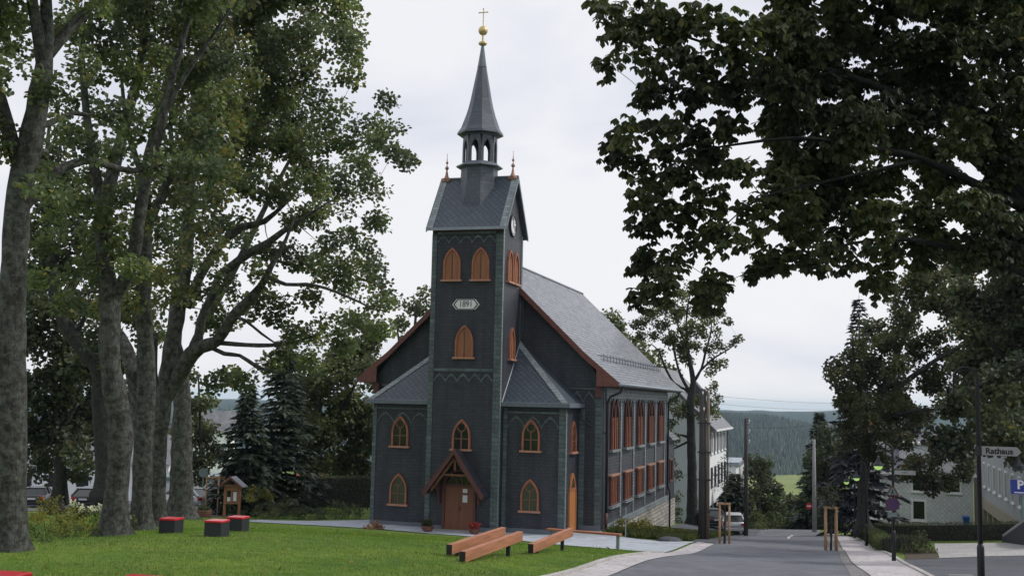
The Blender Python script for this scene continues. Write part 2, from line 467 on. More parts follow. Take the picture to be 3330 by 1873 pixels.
class MB:
    """collects vertices and faces, then links them as one mesh object"""
    def __init__(self):
        self.v, self.f = [], []
    def add(self, vs, fs):
        k = len(self.v)
        self.v += [tuple(p) for p in vs]
        self.f += [tuple(i + k for i in f) for f in fs]
        return self
    def box(self, a, b):
        (x0, y0, z0), (x1, y1, z1) = a, b
        x0, x1 = min(x0, x1), max(x0, x1)
        y0, y1 = min(y0, y1), max(y0, y1)
        z0, z1 = min(z0, z1), max(z0, z1)
        return self.add([(x0, y0, z0), (x1, y0, z0), (x1, y1, z0), (x0, y1, z0), (x0, y0, z1), (x1, y0, z1), (x1, y1, z1), (x0, y1, z1)],
                        [(3, 2, 1, 0), (4, 5, 6, 7), (0, 1, 5, 4), (1, 2, 6, 5), (2, 3, 7, 6), (3, 0, 4, 7)])
    def bar(self, p, q, w, h, up=(0, 0, 1)):
        p, q = Vector(p), Vector(q)
        d = (q - p).normalized()
        s = d.cross(Vector(up))
        if s.length < 1e-4: s = d.cross(Vector((1, 0, 0)))
        s.normalize()
        u = s.cross(d)
        vs = [c + s * (a * w / 2) + u * (b * h / 2) for c in (p, q) for a, b in ((-1, -1), (1, -1), (1, 1), (-1, 1))]
        return self.add(vs, [(0, 1, 2, 3), (7, 6, 5, 4), (0, 4, 5, 1), (1, 5, 6, 2), (2, 6, 7, 3), (3, 7, 4, 0)])
    def tube(self, pts, rs, n=8, cap=True):
        pts = [Vector(p) for p in pts]
        if not hasattr(rs, '__len__'): rs = [rs] * len(pts)
        k0 = len(self.v)
        prev = None
        for i, p in enumerate(pts):
            d = (pts[min(i + 1, len(pts) - 1)] - pts[max(i - 1, 0)]).normalized()
            if prev is None:
                a = d.orthogonal().normalized()
            else:
                a = (prev - d * prev.dot(d))
                a = a.normalized() if a.length > 1e-5 else d.orthogonal().normalized()
            prev = a
            b = d.cross(a)
            for j in range(n):
                t = 2 * math.pi * j / n
                self.v.append(tuple(p + (a * math.cos(t) + b * math.sin(t)) * rs[i]))
        for i in range(len(pts) - 1):
            for j in range(n):
                j2 = (j + 1) % n
                self.f.append((k0 + i * n + j, k0 + i * n + j2, k0 + (i + 1) * n + j2, k0 + (i + 1) * n + j))
        if cap:
            self.f.append(tuple(k0 + j for j in reversed(range(n))))
            self.f.append(tuple(k0 + (len(pts) - 1) * n + j for j in range(n)))
        return self
    def lathe(self, prof, c=(0, 0, 0), n=16, rot=0.0, cap=True):
        k0 = len(self.v)
        for r, z in prof:
            for j in range(n):
                t = rot + 2 * math.pi * j / n
                self.v.append((c[0] + r * math.cos(t), c[1] + r * math.sin(t), c[2] + z))
        for i in range(len(prof) - 1):
            for j in range(n):
                j2 = (j + 1) % n
                self.f.append((k0 + i * n + j, k0 + i * n + j2, k0 + (i + 1) * n + j2, k0 + (i + 1) * n + j))
        if cap:
            self.f.append(tuple(k0 + j for j in reversed(range(n))))
            self.f.append(tuple(k0 + (len(prof) - 1) * n + j for j in range(n)))
        return self
    def ball(self, c, r, n=14, squash=1.0):
        m = n // 2
        prof = [(max(r * math.sin(math.pi * i / m), 1e-3), -r * squash * math.cos(math.pi * i / m)) for i in range(m + 1)]
        return self.lathe(prof, c, n)
    def prism(self, fr, pts, n0, n1):
        k = len(pts)
        vs = [fr(u, v, n0) for u, v in pts] + [fr(u, v, n1) for u, v in pts]
        fs = [tuple(range(k, 2 * k)), tuple(reversed(range(k)))]
        fs += [(i, (i + 1) % k, k + (i + 1) % k, k + i) for i in range(k)]
        return self.add(vs, fs)
    def ring(self, fr, outer, inner, n0, n1, close=True):
        k = len(outer)
        vs = [fr(u, v, n) for n in (n0, n1) for u, v in outer] + [fr(u, v, n) for n in (n0, n1) for u, v in inner]
        fs = []
        for i in range(k if close else k - 1):
            j = (i + 1) % k
            fs += [(k + i, k + j, 3 * k + j, 3 * k + i), (i, j, k + j, k + i), (2 * k + j, 2 * k + i, 3 * k + i, 3 * k + j), (j, i, 2 * k + i, 2 * k + j)]
        return self.add(vs, fs)
    def build(self, name, mat, parent=None, smooth=False, bevel=0.0, local=False, fix=True):
        me = bpy.data.meshes.new(name)
        v = self.v
        if parent is not None and not local:
            root = parent
            while root.parent: root = root.parent
            L = OFF.get(root, Vector())
            v = [(p[0] - L[0], p[1] - L[1], p[2] - L[2]) for p in v]
        me.from_pydata(v, [], self.f)
        if fix or bevel:
            bm = bmesh.new()
            bm.from_mesh(me)
            if fix: bmesh.ops.recalc_face_normals(bm, faces=bm.faces)
            if bevel:
                es = [e for e in bm.edges if len(e.link_faces) == 2 and e.calc_face_angle(0) > .6]
                bmesh.ops.bevel(bm, geom=es, offset=bevel, segments=1, affect='EDGES', clamp_overlap=True)
            bm.to_mesh(me)
            bm.free()
        auto_uv(me)
        me.materials.append(mat)
        if smooth: me.polygons.foreach_set('use_smooth', [True] * len(me.polygons))
        o = bpy.data.objects.new(name, me)
        COL.objects.link(o)
        if parent is not None: o.parent = parent
        return o

def auto_uv(me):
    """UV in metres, laid on each face: u level, v up the slope"""
    nl = len(me.loops)
    if nl == 0: return
    uvl = me.uv_layers.new(name='UVMap')
    co = np.empty(len(me.vertices) * 3); me.vertices.foreach_get('co', co); co = co.reshape(-1, 3)
    vi = np.empty(nl, dtype=np.int64); me.loops.foreach_get('vertex_index', vi)
    npoly = len(me.polygons)
    nor = np.empty(npoly * 3); me.polygons.foreach_get('normal', nor); nor = nor.reshape(-1, 3)
    tot = np.empty(npoly, dtype=np.int64); me.polygons.foreach_get('loop_total', tot)
    pi = np.repeat(np.arange(npoly), tot)
    N = nor[pi]
    U = np.stack([-N[:, 1], N[:, 0], np.zeros(nl)], 1)
    ln = np.linalg.norm(U, axis=1)
    flat = ln < 0.05
    U[flat] = (1, 0, 0)
    ln[flat] = 1
    U /= ln[:, None]
    V = np.cross(N, U)
    P = co[vi]
    uv = np.stack([(P * U).sum(1), (P * V).sum(1)], 1)
    uvl.data.foreach_set('uv', uv.ravel())

def front(y0):   # a wall facing the camera side: u = x, v = z, n out towards -y
    return lambda u, v, n: (u, y0 - n, v)
def right(x0):   # a wall facing +x: u = y, v = z
    return lambda u, v, n: (x0 + n, u, v)
def left(x0):
    return lambda u, v, n: (x0 - n, u, v)

def rect(u0, v0, u1, v1):
    return [(u0, v0), (u1, v0), (u1, v1), (u0, v1)]

def lancet(cu, v0, w, h, rise=None, seg=7):
    a = w / 2
    if rise is None: rise = min(.95 * w, .6 * h)
    c = (rise * rise - a * a) / (2 * a)
    R = a + c
    th = math.asin(min(1, rise / R))
    pts = [(cu - a, v0), (cu + a, v0)]
    for i in range(seg + 1):
        t = th * i / seg
        pts.append((cu - c + R * math.cos(t), v0 + h - rise + R * math.sin(t)))
    for i in range(seg - 1, -1, -1):
        t = th * i / seg
        pts.append((cu + c - R * math.cos(t), v0 + h - rise + R * math.sin(t)))
    return pts

def text_mesh(name, body, size, mat, parent, fr, cu, cv, n, bold=0.0, squeeze=1.0):
    """lettering as a thin solid, standing on a frame fr"""
    cu_ = bpy.data.curves.new(name, 'FONT')
    cu_.body = body
    cu_.size = size
    cu_.align_x = 'CENTER'
    cu_.align_y = 'CENTER'
    cu_.extrude = 0.004
    cu_.offset = bold
    o = bpy.data.objects.new(name, cu_)
    COL.objects.link(o)
    dg = bpy.context.evaluated_depsgraph_get()
    me = bpy.data.meshes.new_from_object(o.evaluated_get(dg))
    bpy.data.objects.remove(o)
    bpy.data.curves.remove(cu_)
    mb = MB()
    mb.add([fr(cu + p.co.x * squeeze, cv + p.co.y, n + p.co.z) for p in me.vertices], [tuple(p.vertices) for p in me.polygons])
    bpy.data.meshes.remove(me)
    return mb

def copy_tree(src, parent=None):
    c = src.copy()
    COL.objects.link(c)
    if parent is not None: c.parent = parent
    for ch in src.children:
        copy_tree(ch, c)
    return c

# ------------------------------------------------------------------ terrain
CTL = np.array([[-20.33,23.68,2.93],[-21.59,29.64,2.56],[-19.59,29.17,2.77],[-17.9,29.15,2.8],[-19.25,32.98,2.53],[-10.28,29.92,2.47],[-10.34,34.15,2.03],[-9.6,34.36,2.18],[-8.84,44.15,1.16],[-23.8,34.26,2.14],[-26.02,38.36,1.76],[-30.52,47.05,1.01],[-34.48,57.52,-0.12],[-22.84,28.83,2.6],[-36.96,58.89,-0.32],[-53.3,68.75,-1.3],[-46.13,73.01,-1.2],[-30.82,60.76,-0.36],[-5.9,30.21,2.32],[-2.12,32.42,2.26],[-5.67,54.64,0.37],[-0.71,52.98,0.56],[-6.9,77.6,-1.77],[-7.32,101.87,-4.04],[-2.76,103.24,-3.94],[0.07,34.14,2.16],[1.72,46.3,1.09],[1.56,57.92,0.04],[10.19,103.94,-3.28],[9.16,66.53,0.01],[6.87,49.95,1.26],[-7.34,60.49,-0.13],[-7.69,46.63,0.83],[-11.19,81.64,-2.54],[-30.0,55.0,0.1],[-26.0,57.0,0.1],[-20.0,54.6,0.1],[-14.0,55.5,0.1],[-12.0,57.0,0.1],[-20.0,60.0,0.05],[-20.0,70.0,0.0],[-27.0,70.0,-0.3],[-20.0,82.0,-1.0],[-27.5,82.0,-1.2],[-12.3,60.0,0.05],[-12.0,64.0,-0.45],[-12.0,70.0,-1.0],[-12.0,76.0,-1.6],[-12.0,83.0,-2.1],[-8.0,64.0,-0.5],[-10.0,57.0,0.05],[0.0,0.0,5.2],[-9.57,-2.9,5.3],[9.57,2.9,5.2],[4.35,-14.36,6.2],[-6.73,8.41,4.45],[-10.59,14.97,3.68],[-12.7,14.33,3.68],[0.44,15.81,3.75],[7.14,17.83,3.8],[-21.11,14.5,3.6],[23.49,-8.56,6.5],[-14.79,-20.15,6.5],[-60.46,44.38,-0.2],[-78.73,70.19,-2.0],[-63.5,106.15,-5.0],[-106.56,93.11,-4.5],[20.89,69.02,1.0],[25.1,106.86,-3.0],[-6.07,123.54,-8.0],[-30.0,116.3,-7.5],[19.03,47.56,2.2],[-32.62,21.47,2.7],[-29.56,132.1,-10.0]])
CS = 40.0
def _tps():
    q = CTL[:, :2] / CS
    r2 = ((q[:, None] - q[None]) ** 2).sum(-1)
    K = np.where(r2 > 0, .5 * r2 * np.log(r2 + 1e-12), 0) + .002 * np.eye(len(q))
    Pm = np.c_[np.ones(len(q)), q]
    A = np.block([[K, Pm], [Pm.T, np.zeros((3, 3))]])
    return np.linalg.solve(A, np.r_[CTL[:, 2], 0, 0, 0])
TW = _tps()
FWD = np.array([-math.sin(yaw), math.cos(yaw)])
FAR_D = np.array([-4000, 60, 100, 125, 150, 200, 300, 400, 550, 700, 1000, 1400, 2000, 20000], float)
FAR_Z = np.array([8, 0, -4.5, -8.5, -13.5, -21, -24, -24.6, -28, -48, -75, -105, -110, -110], float)
def gz(x, y):
    x = np.atleast_1d(np.asarray(x, float)); y = np.atleast_1d(np.asarray(y, float))
    q = np.stack([x, y], 1)
    out = np.empty(len(x))
    for i in range(0, len(x), 4000):
        s = q[i:i + 4000] / CS
        r2 = ((s[:, None] - CTL[None, :, :2] / CS) ** 2).sum(-1)
        k = np.where(r2 > 0, .5 * r2 * np.log(r2 + 1e-12), 0)
        out[i:i + 4000] = k @ TW[:len(CTL)] + TW[-3] + s @ TW[-2:]
    d = q @ FWD
    r = np.hypot(x, y)
    far = np.interp(d, FAR_D, FAR_Z)
    lat = np.abs(q @ np.array([FWD[1], -FWD[0]]))
    t = np.clip(np.maximum((d - 104) / 34, np.maximum((r - 125) / 60, np.maximum(-d - 12, lat - 95) / 40)), 0, 1)
    t = t * t * (3 - 2 * t)
    return out * (1 - t) + far * t
def g1(x, y):
    return float(gz(x, y)[0])
def gp(p, dz=0.0):
    return (p[0], p[1], g1(p[0], p[1]) + dz)

def np_mesh(name, V, F, mat, parent=None, smooth=False, uv=False):
    """a mesh object from numpy arrays (faces all of one size)"""
    me = bpy.data.meshes.new(name)
    nv, nf, k = len(V), len(F), F.shape[1]
    me.vertices.add(nv)
    me.vertices.foreach_set('co', np.ascontiguousarray(V, dtype=np.float32).ravel())
    me.loops.add(nf * k)
    me.loops.foreach_set('vertex_index', np.ascontiguousarray(F, dtype=np.int32).ravel())
    me.polygons.add(nf)
    me.polygons.foreach_set('loop_start', np.arange(0, nf * k, k, dtype=np.int32))
    if smooth: me.polygons.foreach_set('use_smooth', np.ones(nf, dtype=bool))
    me.update(calc_edges=True)
    if uv: auto_uv(me)
    me.materials.append(mat)
    o = bpy.data.objects.new(name, me)
    COL.objects.link(o)
    if parent is not None: o.parent = parent
    return o

def make_ground():
    rings = list(np.arange(1.0, 24, 1.5)) + list(np.arange(24, 112, .8)) + list(112 * 1.045 ** np.arange(0, 30)) + list(np.geomspace(430, 9000, 40))
    fine = np.arange(-36, 36.01, .45)
    ang = np.concatenate([np.arange(-180, -36, 3.0), fine, np.arange(39, 180, 3.0)])
    ang = np.radians(ang) + yaw
    R, A = np.meshgrid(rings, ang, indexing='ij')
    X, Y = -R * np.sin(A), R * np.cos(A)
    Z = gz(X.ravel(), Y.ravel())
    V = np.c_[X.ravel(), Y.ravel(), Z]
    nr, na = R.shape
    i, j = np.meshgrid(np.arange(nr - 1), np.arange(na), indexing='ij')
    i, j = i.ravel(), j.ravel()
    j2 = (j + 1) % na
    F = np.stack([i * na + j, (i + 1) * na + j, (i + 1) * na + j2, i * na + j2], 1)[:, ::-1]
    V = np.r_[V, [[0, 0, g1(0, 0)]]]
    o = np_mesh('ground', V, F, M['lawn'], smooth=True)
    set_props(o, kind='structure')
    return o
make_ground()

def sheet(name, poly, mat, dz, thick=0.0, step=1.2, kind='structure'):
    """a sheet of paving draped on the ground, with its own edge if thick"""
    bm = bmesh.new()
    vs = [bm.verts.new((p[0], p[1], 0)) for p in poly]
    bm.faces.new(vs)
    bmesh.ops.triangulate(bm, faces=bm.faces[:])
    xs = [p[0] for p in poly]; ys = [p[1] for p in poly]
    for axis, lo, hi in ((0, min(xs), max(xs)), (1, min(ys), max(ys))):
        c = lo + step
        while c < hi:
            co = (c, 0, 0) if axis == 0 else (0, c, 0)
            no = (1, 0, 0) if axis == 0 else (0, 1, 0)
            bmesh.ops.bisect_plane(bm, geom=bm.verts[:] + bm.edges[:] + bm.faces[:], plane_co=co, plane_no=no)
            c += step
    bm.verts.ensure_lookup_table()
    zz = gz([v.co.x for v in bm.verts], [v.co.y for v in bm.verts])
    for v, z in zip(bm.verts, zz):
        v.co.z = z + dz
    bmesh.ops.recalc_face_normals(bm, faces=bm.faces)
    if sum(f.normal.z for f in bm.faces) < 0:
        bmesh.ops.reverse_faces(bm, faces=bm.faces)
    if thick:
        ed = [e for e in bm.edges if len(e.link_faces) == 1]
        r = bmesh.ops.extrude_edge_only(bm, edges=ed)
        for v in [g for g in r['geom'] if isinstance(g, bmesh.types.BMVert)]:
            v.co.z -= thick
    me = bpy.data.meshes.new(name)
    bm.to_mesh(me); bm.free()
    auto_uv(me)
    me.materials.append(mat)
    for p in me.polygons: p.use_smooth = not thick
    o = bpy.data.objects.new(name, me)
    COL.objects.link(o)
    set_props(o, kind=kind)
    return o

def ribbon(line, w, side=1):
    """polygon of a strip of width w beside a polyline"""
    pts = [Vector(p[:2]) for p in line]
    off = []
    for i, p in enumerate(pts):
        d = (pts[min(i + 1, len(pts) - 1)] - pts[max(i - 1, 0)]).normalized()
        off.append(p + Vector((-d.y, d.x)) * w * side)
    return [tuple(p) for p in pts] + [tuple(p) for p in reversed(off)]

# ------------------------------------------------------------------ ground sheets
sheet('gravel_forecourt', [(-30.5, 49.2), (-29, 50.0), (-26, 52.2), (-22.8, 53.4), (-18.8, 53.5), (-15.3, 52.1), (-11.7, 48.6), (-7.3, 45.9), (-7.3, 56.5), (-9.0, 56.4), (-11.4, 57.7), (-12.6, 59.9), (-26.4, 59.9), (-32, 57)], M['gravel'], .03)
sheet('pavement', [(-7.1, 8), (-6.12, 8), (-6.12, 30), (-6.12, 54.5), (-7.1, 56.3)], M['paving'], .035)
sheet('kerb', [(-7.3, 8), (-7.1, 8), (-7.1, 45.8), (-7.3, 46)], M['kerb_stone'], .085, thick=.12)
sheet('road', [(-6.1, 4), (1.2, 4), (.35, 22), (.07, 34.1), (-.41, 52.1), (-1.15, 69), (-1.97, 86), (-2.3, 112), (-7.2, 112), (-6.4, 87), (-6.25, 56), (-6.1, 40)], M['asphalt'], .022)
sheet('parking_bay', [(-6.27, 56.4), (-7.55, 56.4), (-7.6, 79), (-12.5, 80), (-12.5, 97), (-6.7, 97), (-6.42, 87)], M['asphalt_worn'], .024)
sheet('gutter_strip', [(1.2, 4), (1.7, 4), (.95, 22), (.6, 34.4), (.28, 40.1), (-.08, 51.1), (-.6, 72), (-1.6, 86), (-1.95, 86), (-1.14, 69), (-.4, 52.1), (.08, 34.1), (.36, 22)], M['setts'], .028)
sheet('pavement', [(1.72, 18), (3.0, 18), (2.2, 35.6), (1.88, 46.7), (1.52, 52), (1.02, 64.5), (.35, 74.8), (-.5, 84), (-1.55, 86), (-.55, 72), (-.05, 51.1), (.32, 40.1), (.64, 34.4), (.98, 22)], M['paving'], .032)
sheet('kerb', ribbon([(3.0, 18), (2.2, 35.6), (1.88, 46.7), (1.52, 52), (1.02, 64.5), (.35, 74.8)], .16, -1), M['kerb_stone'], .075, thick=.12)
sheet('side_street', [(3.2, 12), (2.42, 35.6), (2.14, 47.2), (3.5, 47.8), (5.2, 48.3), (6.7, 48.3), (22, 50), (30, 25), (22, 8)], M['asphalt_worn'], .026)
sheet('driveway', [(3.5, 48.0), (4.2, 60), (4.6, 66.5), (9, 65.5), (17, 64), (19, 50), (6.7, 48.5), (5.2, 48.5)], M['pale_setts'], .03)
sheet('mulch_bed', [(2.2, 47.4), (3.45, 48.0), (4.1, 59), (3.3, 60), (2.4, 53)], M['mulch'], .02)
sheet('car_park', [(-66, 60), (-46, 60), (-36.8, 56.6), (-34.9, 66), (-38, 88), (-80, 100)], M['asphalt_worn'], .03)
sheet('road_marking', [(-3.6, 72), (-3.45, 72), (-3.75, 84), (-3.9, 84)], M['road_paint'], .03)
for gx, gy, w in ((-4.9, 54.6, 1.3), (-1.7, 52.6, 1.5)):
    sheet('road_marking', [(gx - w / 2, gy), (gx + w / 2, gy + .05), (gx + w / 2, gy + .2), (gx - w / 2, gy + .15)], M['road_paint'], .03)
sheet('road_marking', [(2.9, 36.2), (3.6, 36.4), (3.6, 36.6), (2.9, 36.4)], M['road_paint'], .032)

# ------------------------------------------------------------------ the church
XC = -19.53
church = thing('slate_church', 'dark slate clad church with a tall square tower, thin spire and orange wooden windows', 'church', (XC, 56, 0))
def part(mb, name, mat, parent=church, **k):
    return mb.build(name, M[mat] if isinstance(mat, str) else mat, parent, **k)

# walls
part(MB().box((-21.55, 56, -.3), (-17.5, 59.7, 16.35)).prism(right(-17.5), [(56, 16.35), (59.6, 16.35), (57.8, 19.05)], -4.05, 0), 'tower_wall', 'slate_wall')
nw = MB()
nw.prism(front(59.7), [(-26.28, -.3), (-12.78, -.3), (-12.78, 8.05), (-13.6, 9.25), (XC, 15.05), (-25.46, 9.25), (-26.28, 8.05)], -.3, 0)
part(nw, 'nave_gable', 'slate_wall')
part(MB().box((-13.05, 60.0, -.15), (-12.75, 82.4, 8.05)), 'nave_side_wall', 'slate_side')
part(MB().box((-26.3, 60.0, -.15), (-26.0, 82.4, 8.05)), 'nave_side_wall', 'slate_side')
part(MB().prism(front(82.7), [(-26.28, -3), (-12.78, -3), (-12.78, 8.05), (-13.6, 9.25), (XC, 15.05), (-25.46, 9.25), (-26.28, 8.05)], 0, .3), 'nave_gable', 'slate_side')
part(MB().box((-12.9, 60.2, -3.2), (-12.62, 82.75, .0)).box((-12.9, 82.76, -3.4), (-12.62, 86, -.15)), 'stone_plinth', 'stone_plinth')
part(MB().box((-12.74, 60.2, .0), (-12.56, 82.8, .3)), 'plinth_ledge', 'pale_slate')
for s in (1, -1):
    x0, x1 = (-17.5, -14.06) if s > 0 else (-21.55, -25.0)
    part(MB().box((x0, 56.7, -.3), (x1, 59.7, 6.7)), 'annex_wall', 'slate_wall')
    ce, ci = XC + s * 5.7, XC + s * 2.03
    ap = (XC + s * 1.95, 59.69, 10.38)
    c1, c2, c3 = (ci, 56.3, 6.86), (ce, 56.3, 6.86), (ce, 59.69, 6.86)
    rf = part(MB().add([c1, c2, ap, c3, (ci, 59.69, 6.86)], [(0, 1, 2), (1, 3, 2), (0, 4, 3, 1), (3, 4, 2), (4, 0, 2)]), 'annex_roof', 'slate_diamond')
    nrm = (Vector(c2) - Vector(c1)).cross(Vector(ap) - Vector(c1)).normalized()
    if nrm.y > 0: nrm = -nrm
    a, b = Vector(c2) + nrm * .03, Vector(ap) + nrm * .03
    inn = (Vector(c1) - Vector(c2)).normalized() * .36
    part(MB().add([a, a + inn, b + (Vector(c1) - Vector(ap)).normalized() * .5, b], [(0, 1, 2, 3)]).add([a - nrm * .02, b - nrm * .02, b, a], [(0, 1, 2, 3)]), 'hip_band', 'pale_slate', rf, fix=False)
    fa = MB().box((ci, 56.2, 6.66), (ce + s * .1, 56.32, 6.9)).box((ce, 56.33, 6.66), (ce + s * .1, 59.6, 6.9))
    part(fa, 'fascia', 'lead', rf, bevel=.02)
    part(MB().tube([(XC + s * 2.06, 56.3, 6.9), (XC + s * 2.06, 59.6, 10.3)], .035, 6), 'flashing', 'pale_lead', rf)
part(MB().box((-17.68, 59.55, 10.42), (-17.3, 59.7, 12.6)), 'wall_post', 'slate_wall')

# green slate strips at the corners and on the friezes
def strip(fr, u0, u1, v0, v1, n=.035, mat='green_slate'):
    return part(MB().prism(fr, rect(u0, v0, u1, v1), 0, n), 'corner_strip', mat)
F56, F567, F597, R175, R1406 = front(56), front(56.7), front(59.7), right(-17.5), right(-14.06)
strip(F56, -21.55, -21.27, .1, 15.87); strip(F56, -17.88, -17.5, .1, 15.87)
strip(F567, -25.0, -24.78, .1, 6.6); strip(F567, -14.42, -14.06, .1, 6.6); strip(F567, -17.48, -17.26, .1, 6.6)
strip(F597, -13.15, -12.78, .1, 7.3); strip(F597, -26.28, -25.9, .1, 7.3)
strip(F597, -14.04, -13.75, .1, 6.6)
strip(R175, 56.0, 56.16, .1, 16.2, .03, 'pale_slate'); strip(R1406, 56.7, 56.86, .1, 6.5, .03, 'pale_slate')
strip(R175, 59.4, 59.68, 10.2, 16.2, .03)

def zigzag(fr, u0, u1, k, vlow, vhigh, t, band=None, name='frieze', rounded=True, n=.035):
    """a row of k small pointed arches in green slate, with the level band above"""
    mb = MB()
    w = (u1 - u0) / k
    for i in range(k):
        a, b, m = u0 + i * w, u0 + (i + 1) * w, u0 + (i + .5) * w
        q = .62 if rounded else .5
        qa = vlow + (vhigh - vlow) * q
        L = [(a, vlow), (a + w * .22, qa), (m, vhigh)]
        Rr = [(m, vhigh), (b - w * .22, qa), (b, vlow)]
        for S in (L, Rr):
            for (p0, q0), (p1, q1) in zip(S, S[1:]):
                mb.prism(fr, [(p0, q0 - t), (p1, q1 - t), (p1, q1), (p0, q0)], 0, n)
    if band:
        mb.prism(fr, rect(u0, band[0], u1, band[1]), 0, n + .01)
    return part(mb, name, 'green_slate')
zigzag(F56, -21.24, -17.92, 5, 15.48, 15.82, .13, (15.87, 16.0))
zigzag(F56, -21.24, -17.92, 5, 8.0, 8.37, .13, (8.47, 8.64))
zigzag(F567, -24.75, -21.75, 3, 5.72, 6.26, .12, (6.38, 6.48))
zigzag(F567, -17.24, -14.45, 3, 5.66, 6.2, .12, (6.32, 6.42))
zigzag(F597, -14.56, -13.17, 2, 7.02, 7.58, .12, (7.66, 7.76))
zigzag(F597, -25.88, -24.5, 2, 7.02, 7.58, .12, (7.66, 7.76))
part(MB().prism(F56, rect(-21.5, 16.0, -17.55, 16.24), 0, .05), 'eaves_board', 'dark_rust')
for fr, u0, u1 in ((F56, -21.55, -17.5), (F567, -25.0, -21.56), (F567, -17.49, -14.06), (F597, -14.0, -12.78)):
    part(MB().prism(fr, rect(u0, -.1, u1, .34), 0, .05), 'base_course', 'lead')

# windows
def church_window(fr, cu, v0, w, h, kind):
    t = .1
    out = lancet(cu, v0, w, h)
    inn = lancet(cu, v0 + .01, w - 2 * t, h - t * 1.35)
    win = part(MB().ring(fr, out, inn, .0, .11), 'window', 'frame_wood')
    part(MB().prism(fr, inn, 0, .03), 'shutter' if kind == 'louvre' else 'pane', 'louvre_wood' if kind == 'louvre' else kind, win)
    part(MB().prism(fr, rect(cu - w / 2 - .1, v0 - .07, cu + w / 2 + .1, v0 + .03), 0, .2), 'sill', 'sill_wood', win)
    if kind == 'louvre':
        part(MB().prism(fr, rect(cu - .02, v0, cu + .02, v0 + h * .82), .03, .05), 'seam', 'dark_rust', win)
        return win
    tr = MB()
    iw = w - 2 * t
    vs = v0 + h * .56
    tr.prism(fr, rect(cu - .035, v0, cu + .035, vs), .03, .075)
    tr.prism(fr, rect(cu - iw / 2, v0 + h * .34, cu + iw / 2, v0 + h * .34 + .05), .03, .07)
    for s in (-1, 1):
        pts = [(cu, vs - .02), (cu + s * iw * .12, vs + h * .06), (cu + s * iw * .3, vs + h * .13)]
        for (a, b), (c, d) in zip(pts, pts[1:]):
            tr.prism(fr, [(a - .03, b), (a + .03, b), (c + .03, d), (c - .03, d)], .03, .072)
    k = 14
    cc, r = v0 + h * .74, iw * .24
    circ = [(cu + r * math.cos(2 * math.pi * i / k), cc + r * math.sin(2 * math.pi * i / k)) for i in range(k)]
    circ2 = [(cu + (r + .05) * math.cos(2 * math.pi * i / k), cc + (r + .05) * math.sin(2 * math.pi * i / k)) for i in range(k)]
    tr.ring(fr, circ2, circ, .03, .07)
    part(tr, 'tracery', 'tracery', win)
    return win
church_window(F56, -20.36, 13.36, .98, 1.78, 'louvre')
church_window(F56, -18.73, 13.36, .98, 1.78, 'louvre')
church_window(R175, 57.22, 13.36, 1.0, 1.78, 'louvre')
church_window(R175, 58.35, 13.36, 1.0, 1.78, 'louvre')
church_window(F56, -19.55, 9.2, 1.02, 1.74, 'louvre')
church_window(R175, 57.85, 9.2, .95, 1.74, 'louvre')
church_window(F56, -19.57, 4.34, 1.02, 1.6, 'glass')
for cu in (-23.36, -15.93):
    church_window(F567, cu, 4.36, .98, 1.66, 'glass')
    church_window(F567, cu, 1.24, 1.0, 1.68, 'curtain_glass')
church_window(R1406, 58.2, 4.3, 1.05, 1.66, 'glass')

# nave side wall: tall paired lancets above, square windows below, pale strips between
R1275 = right(-12.75)
for i in range(5):
    c = 62.75 + 4.12 * i
    lw = MB()
    for s in (-1, 1):
        lw.ring(R1275, lancet(c + s * .54, 4.32, 1.04, 2.9, rise=1.25), lancet(c + s * .54, 4.33, .86, 2.7, rise=1.12), 0, .12)
    win = part(lw, 'tall_window', 'dark_rust')
    part(MB().prism(R1275, lancet(c - .54, 4.33, .88, 2.72, rise=1.12), 0, .03).prism(R1275, lancet(c + .54, 4.33, .88, 2.72, rise=1.12), 0, .03), 'pane', 'glass', win)
    mu = MB()
    for u in (-.54, 0, .54):
        mu.prism(R1275, rect(c + u - .06, 4.33, c + u + .06, 6.15), .03, .125)
    part(mu, 'mullion', 'frame_wood', win)
    part(MB().prism(R1275, rect(c - 1.25, 4.2, c + 1.25, 4.34), 0, .24), 'sill', 'pale_slate', win)
    win = part(MB().ring(R1275, rect(c - 1.1, 1.24, c + 1.1, 2.86), rect(c - 1.0, 1.34, c + 1.0, 2.74), 0, .12), 'square_window', 'dark_rust')
    part(MB().prism(R1275, rect(c - 1.0, 1.34, c + 1.0, 2.74), 0, .03), 'pane', 'glass', win)
    mu = MB()
    for u in (-.52, 0, .52):
        mu.prism(R1275, rect(c + u - .06, 1.34, c + u + .06, 2.74), .03, .125)
    part(mu, 'mullion', 'frame_wood', win)
    part(MB().prism(R1275, rect(c - 1.3, 1.1, c + 1.3, 1.24), 0, .24), 'sill', 'pale_slate', win)
    part(MB().prism(R1275, rect(c - 1.24, 2.86, c + 1.24, 2.95), 0, .2), 'lintel', 'sill_wood', win)
for u in (60.7, 64.7, 68.82, 72.94, 77.06, 81.15):
    part(MB().prism(R1275, rect(u - .16, .32, u + .16, 7.2), 0, .07), 'wall_strip', 'pale_slate')
sc = MB()
for i in range(34):
    u = 60.5 + i * .645
    sc.prism(R1275, [(u, 7.25), (u + .32, 7.0), (u + .645, 7.25), (u + .645, 7.75), (u, 7.75)], 0, .06)
part(sc, 'side_frieze', 'pale_slate')

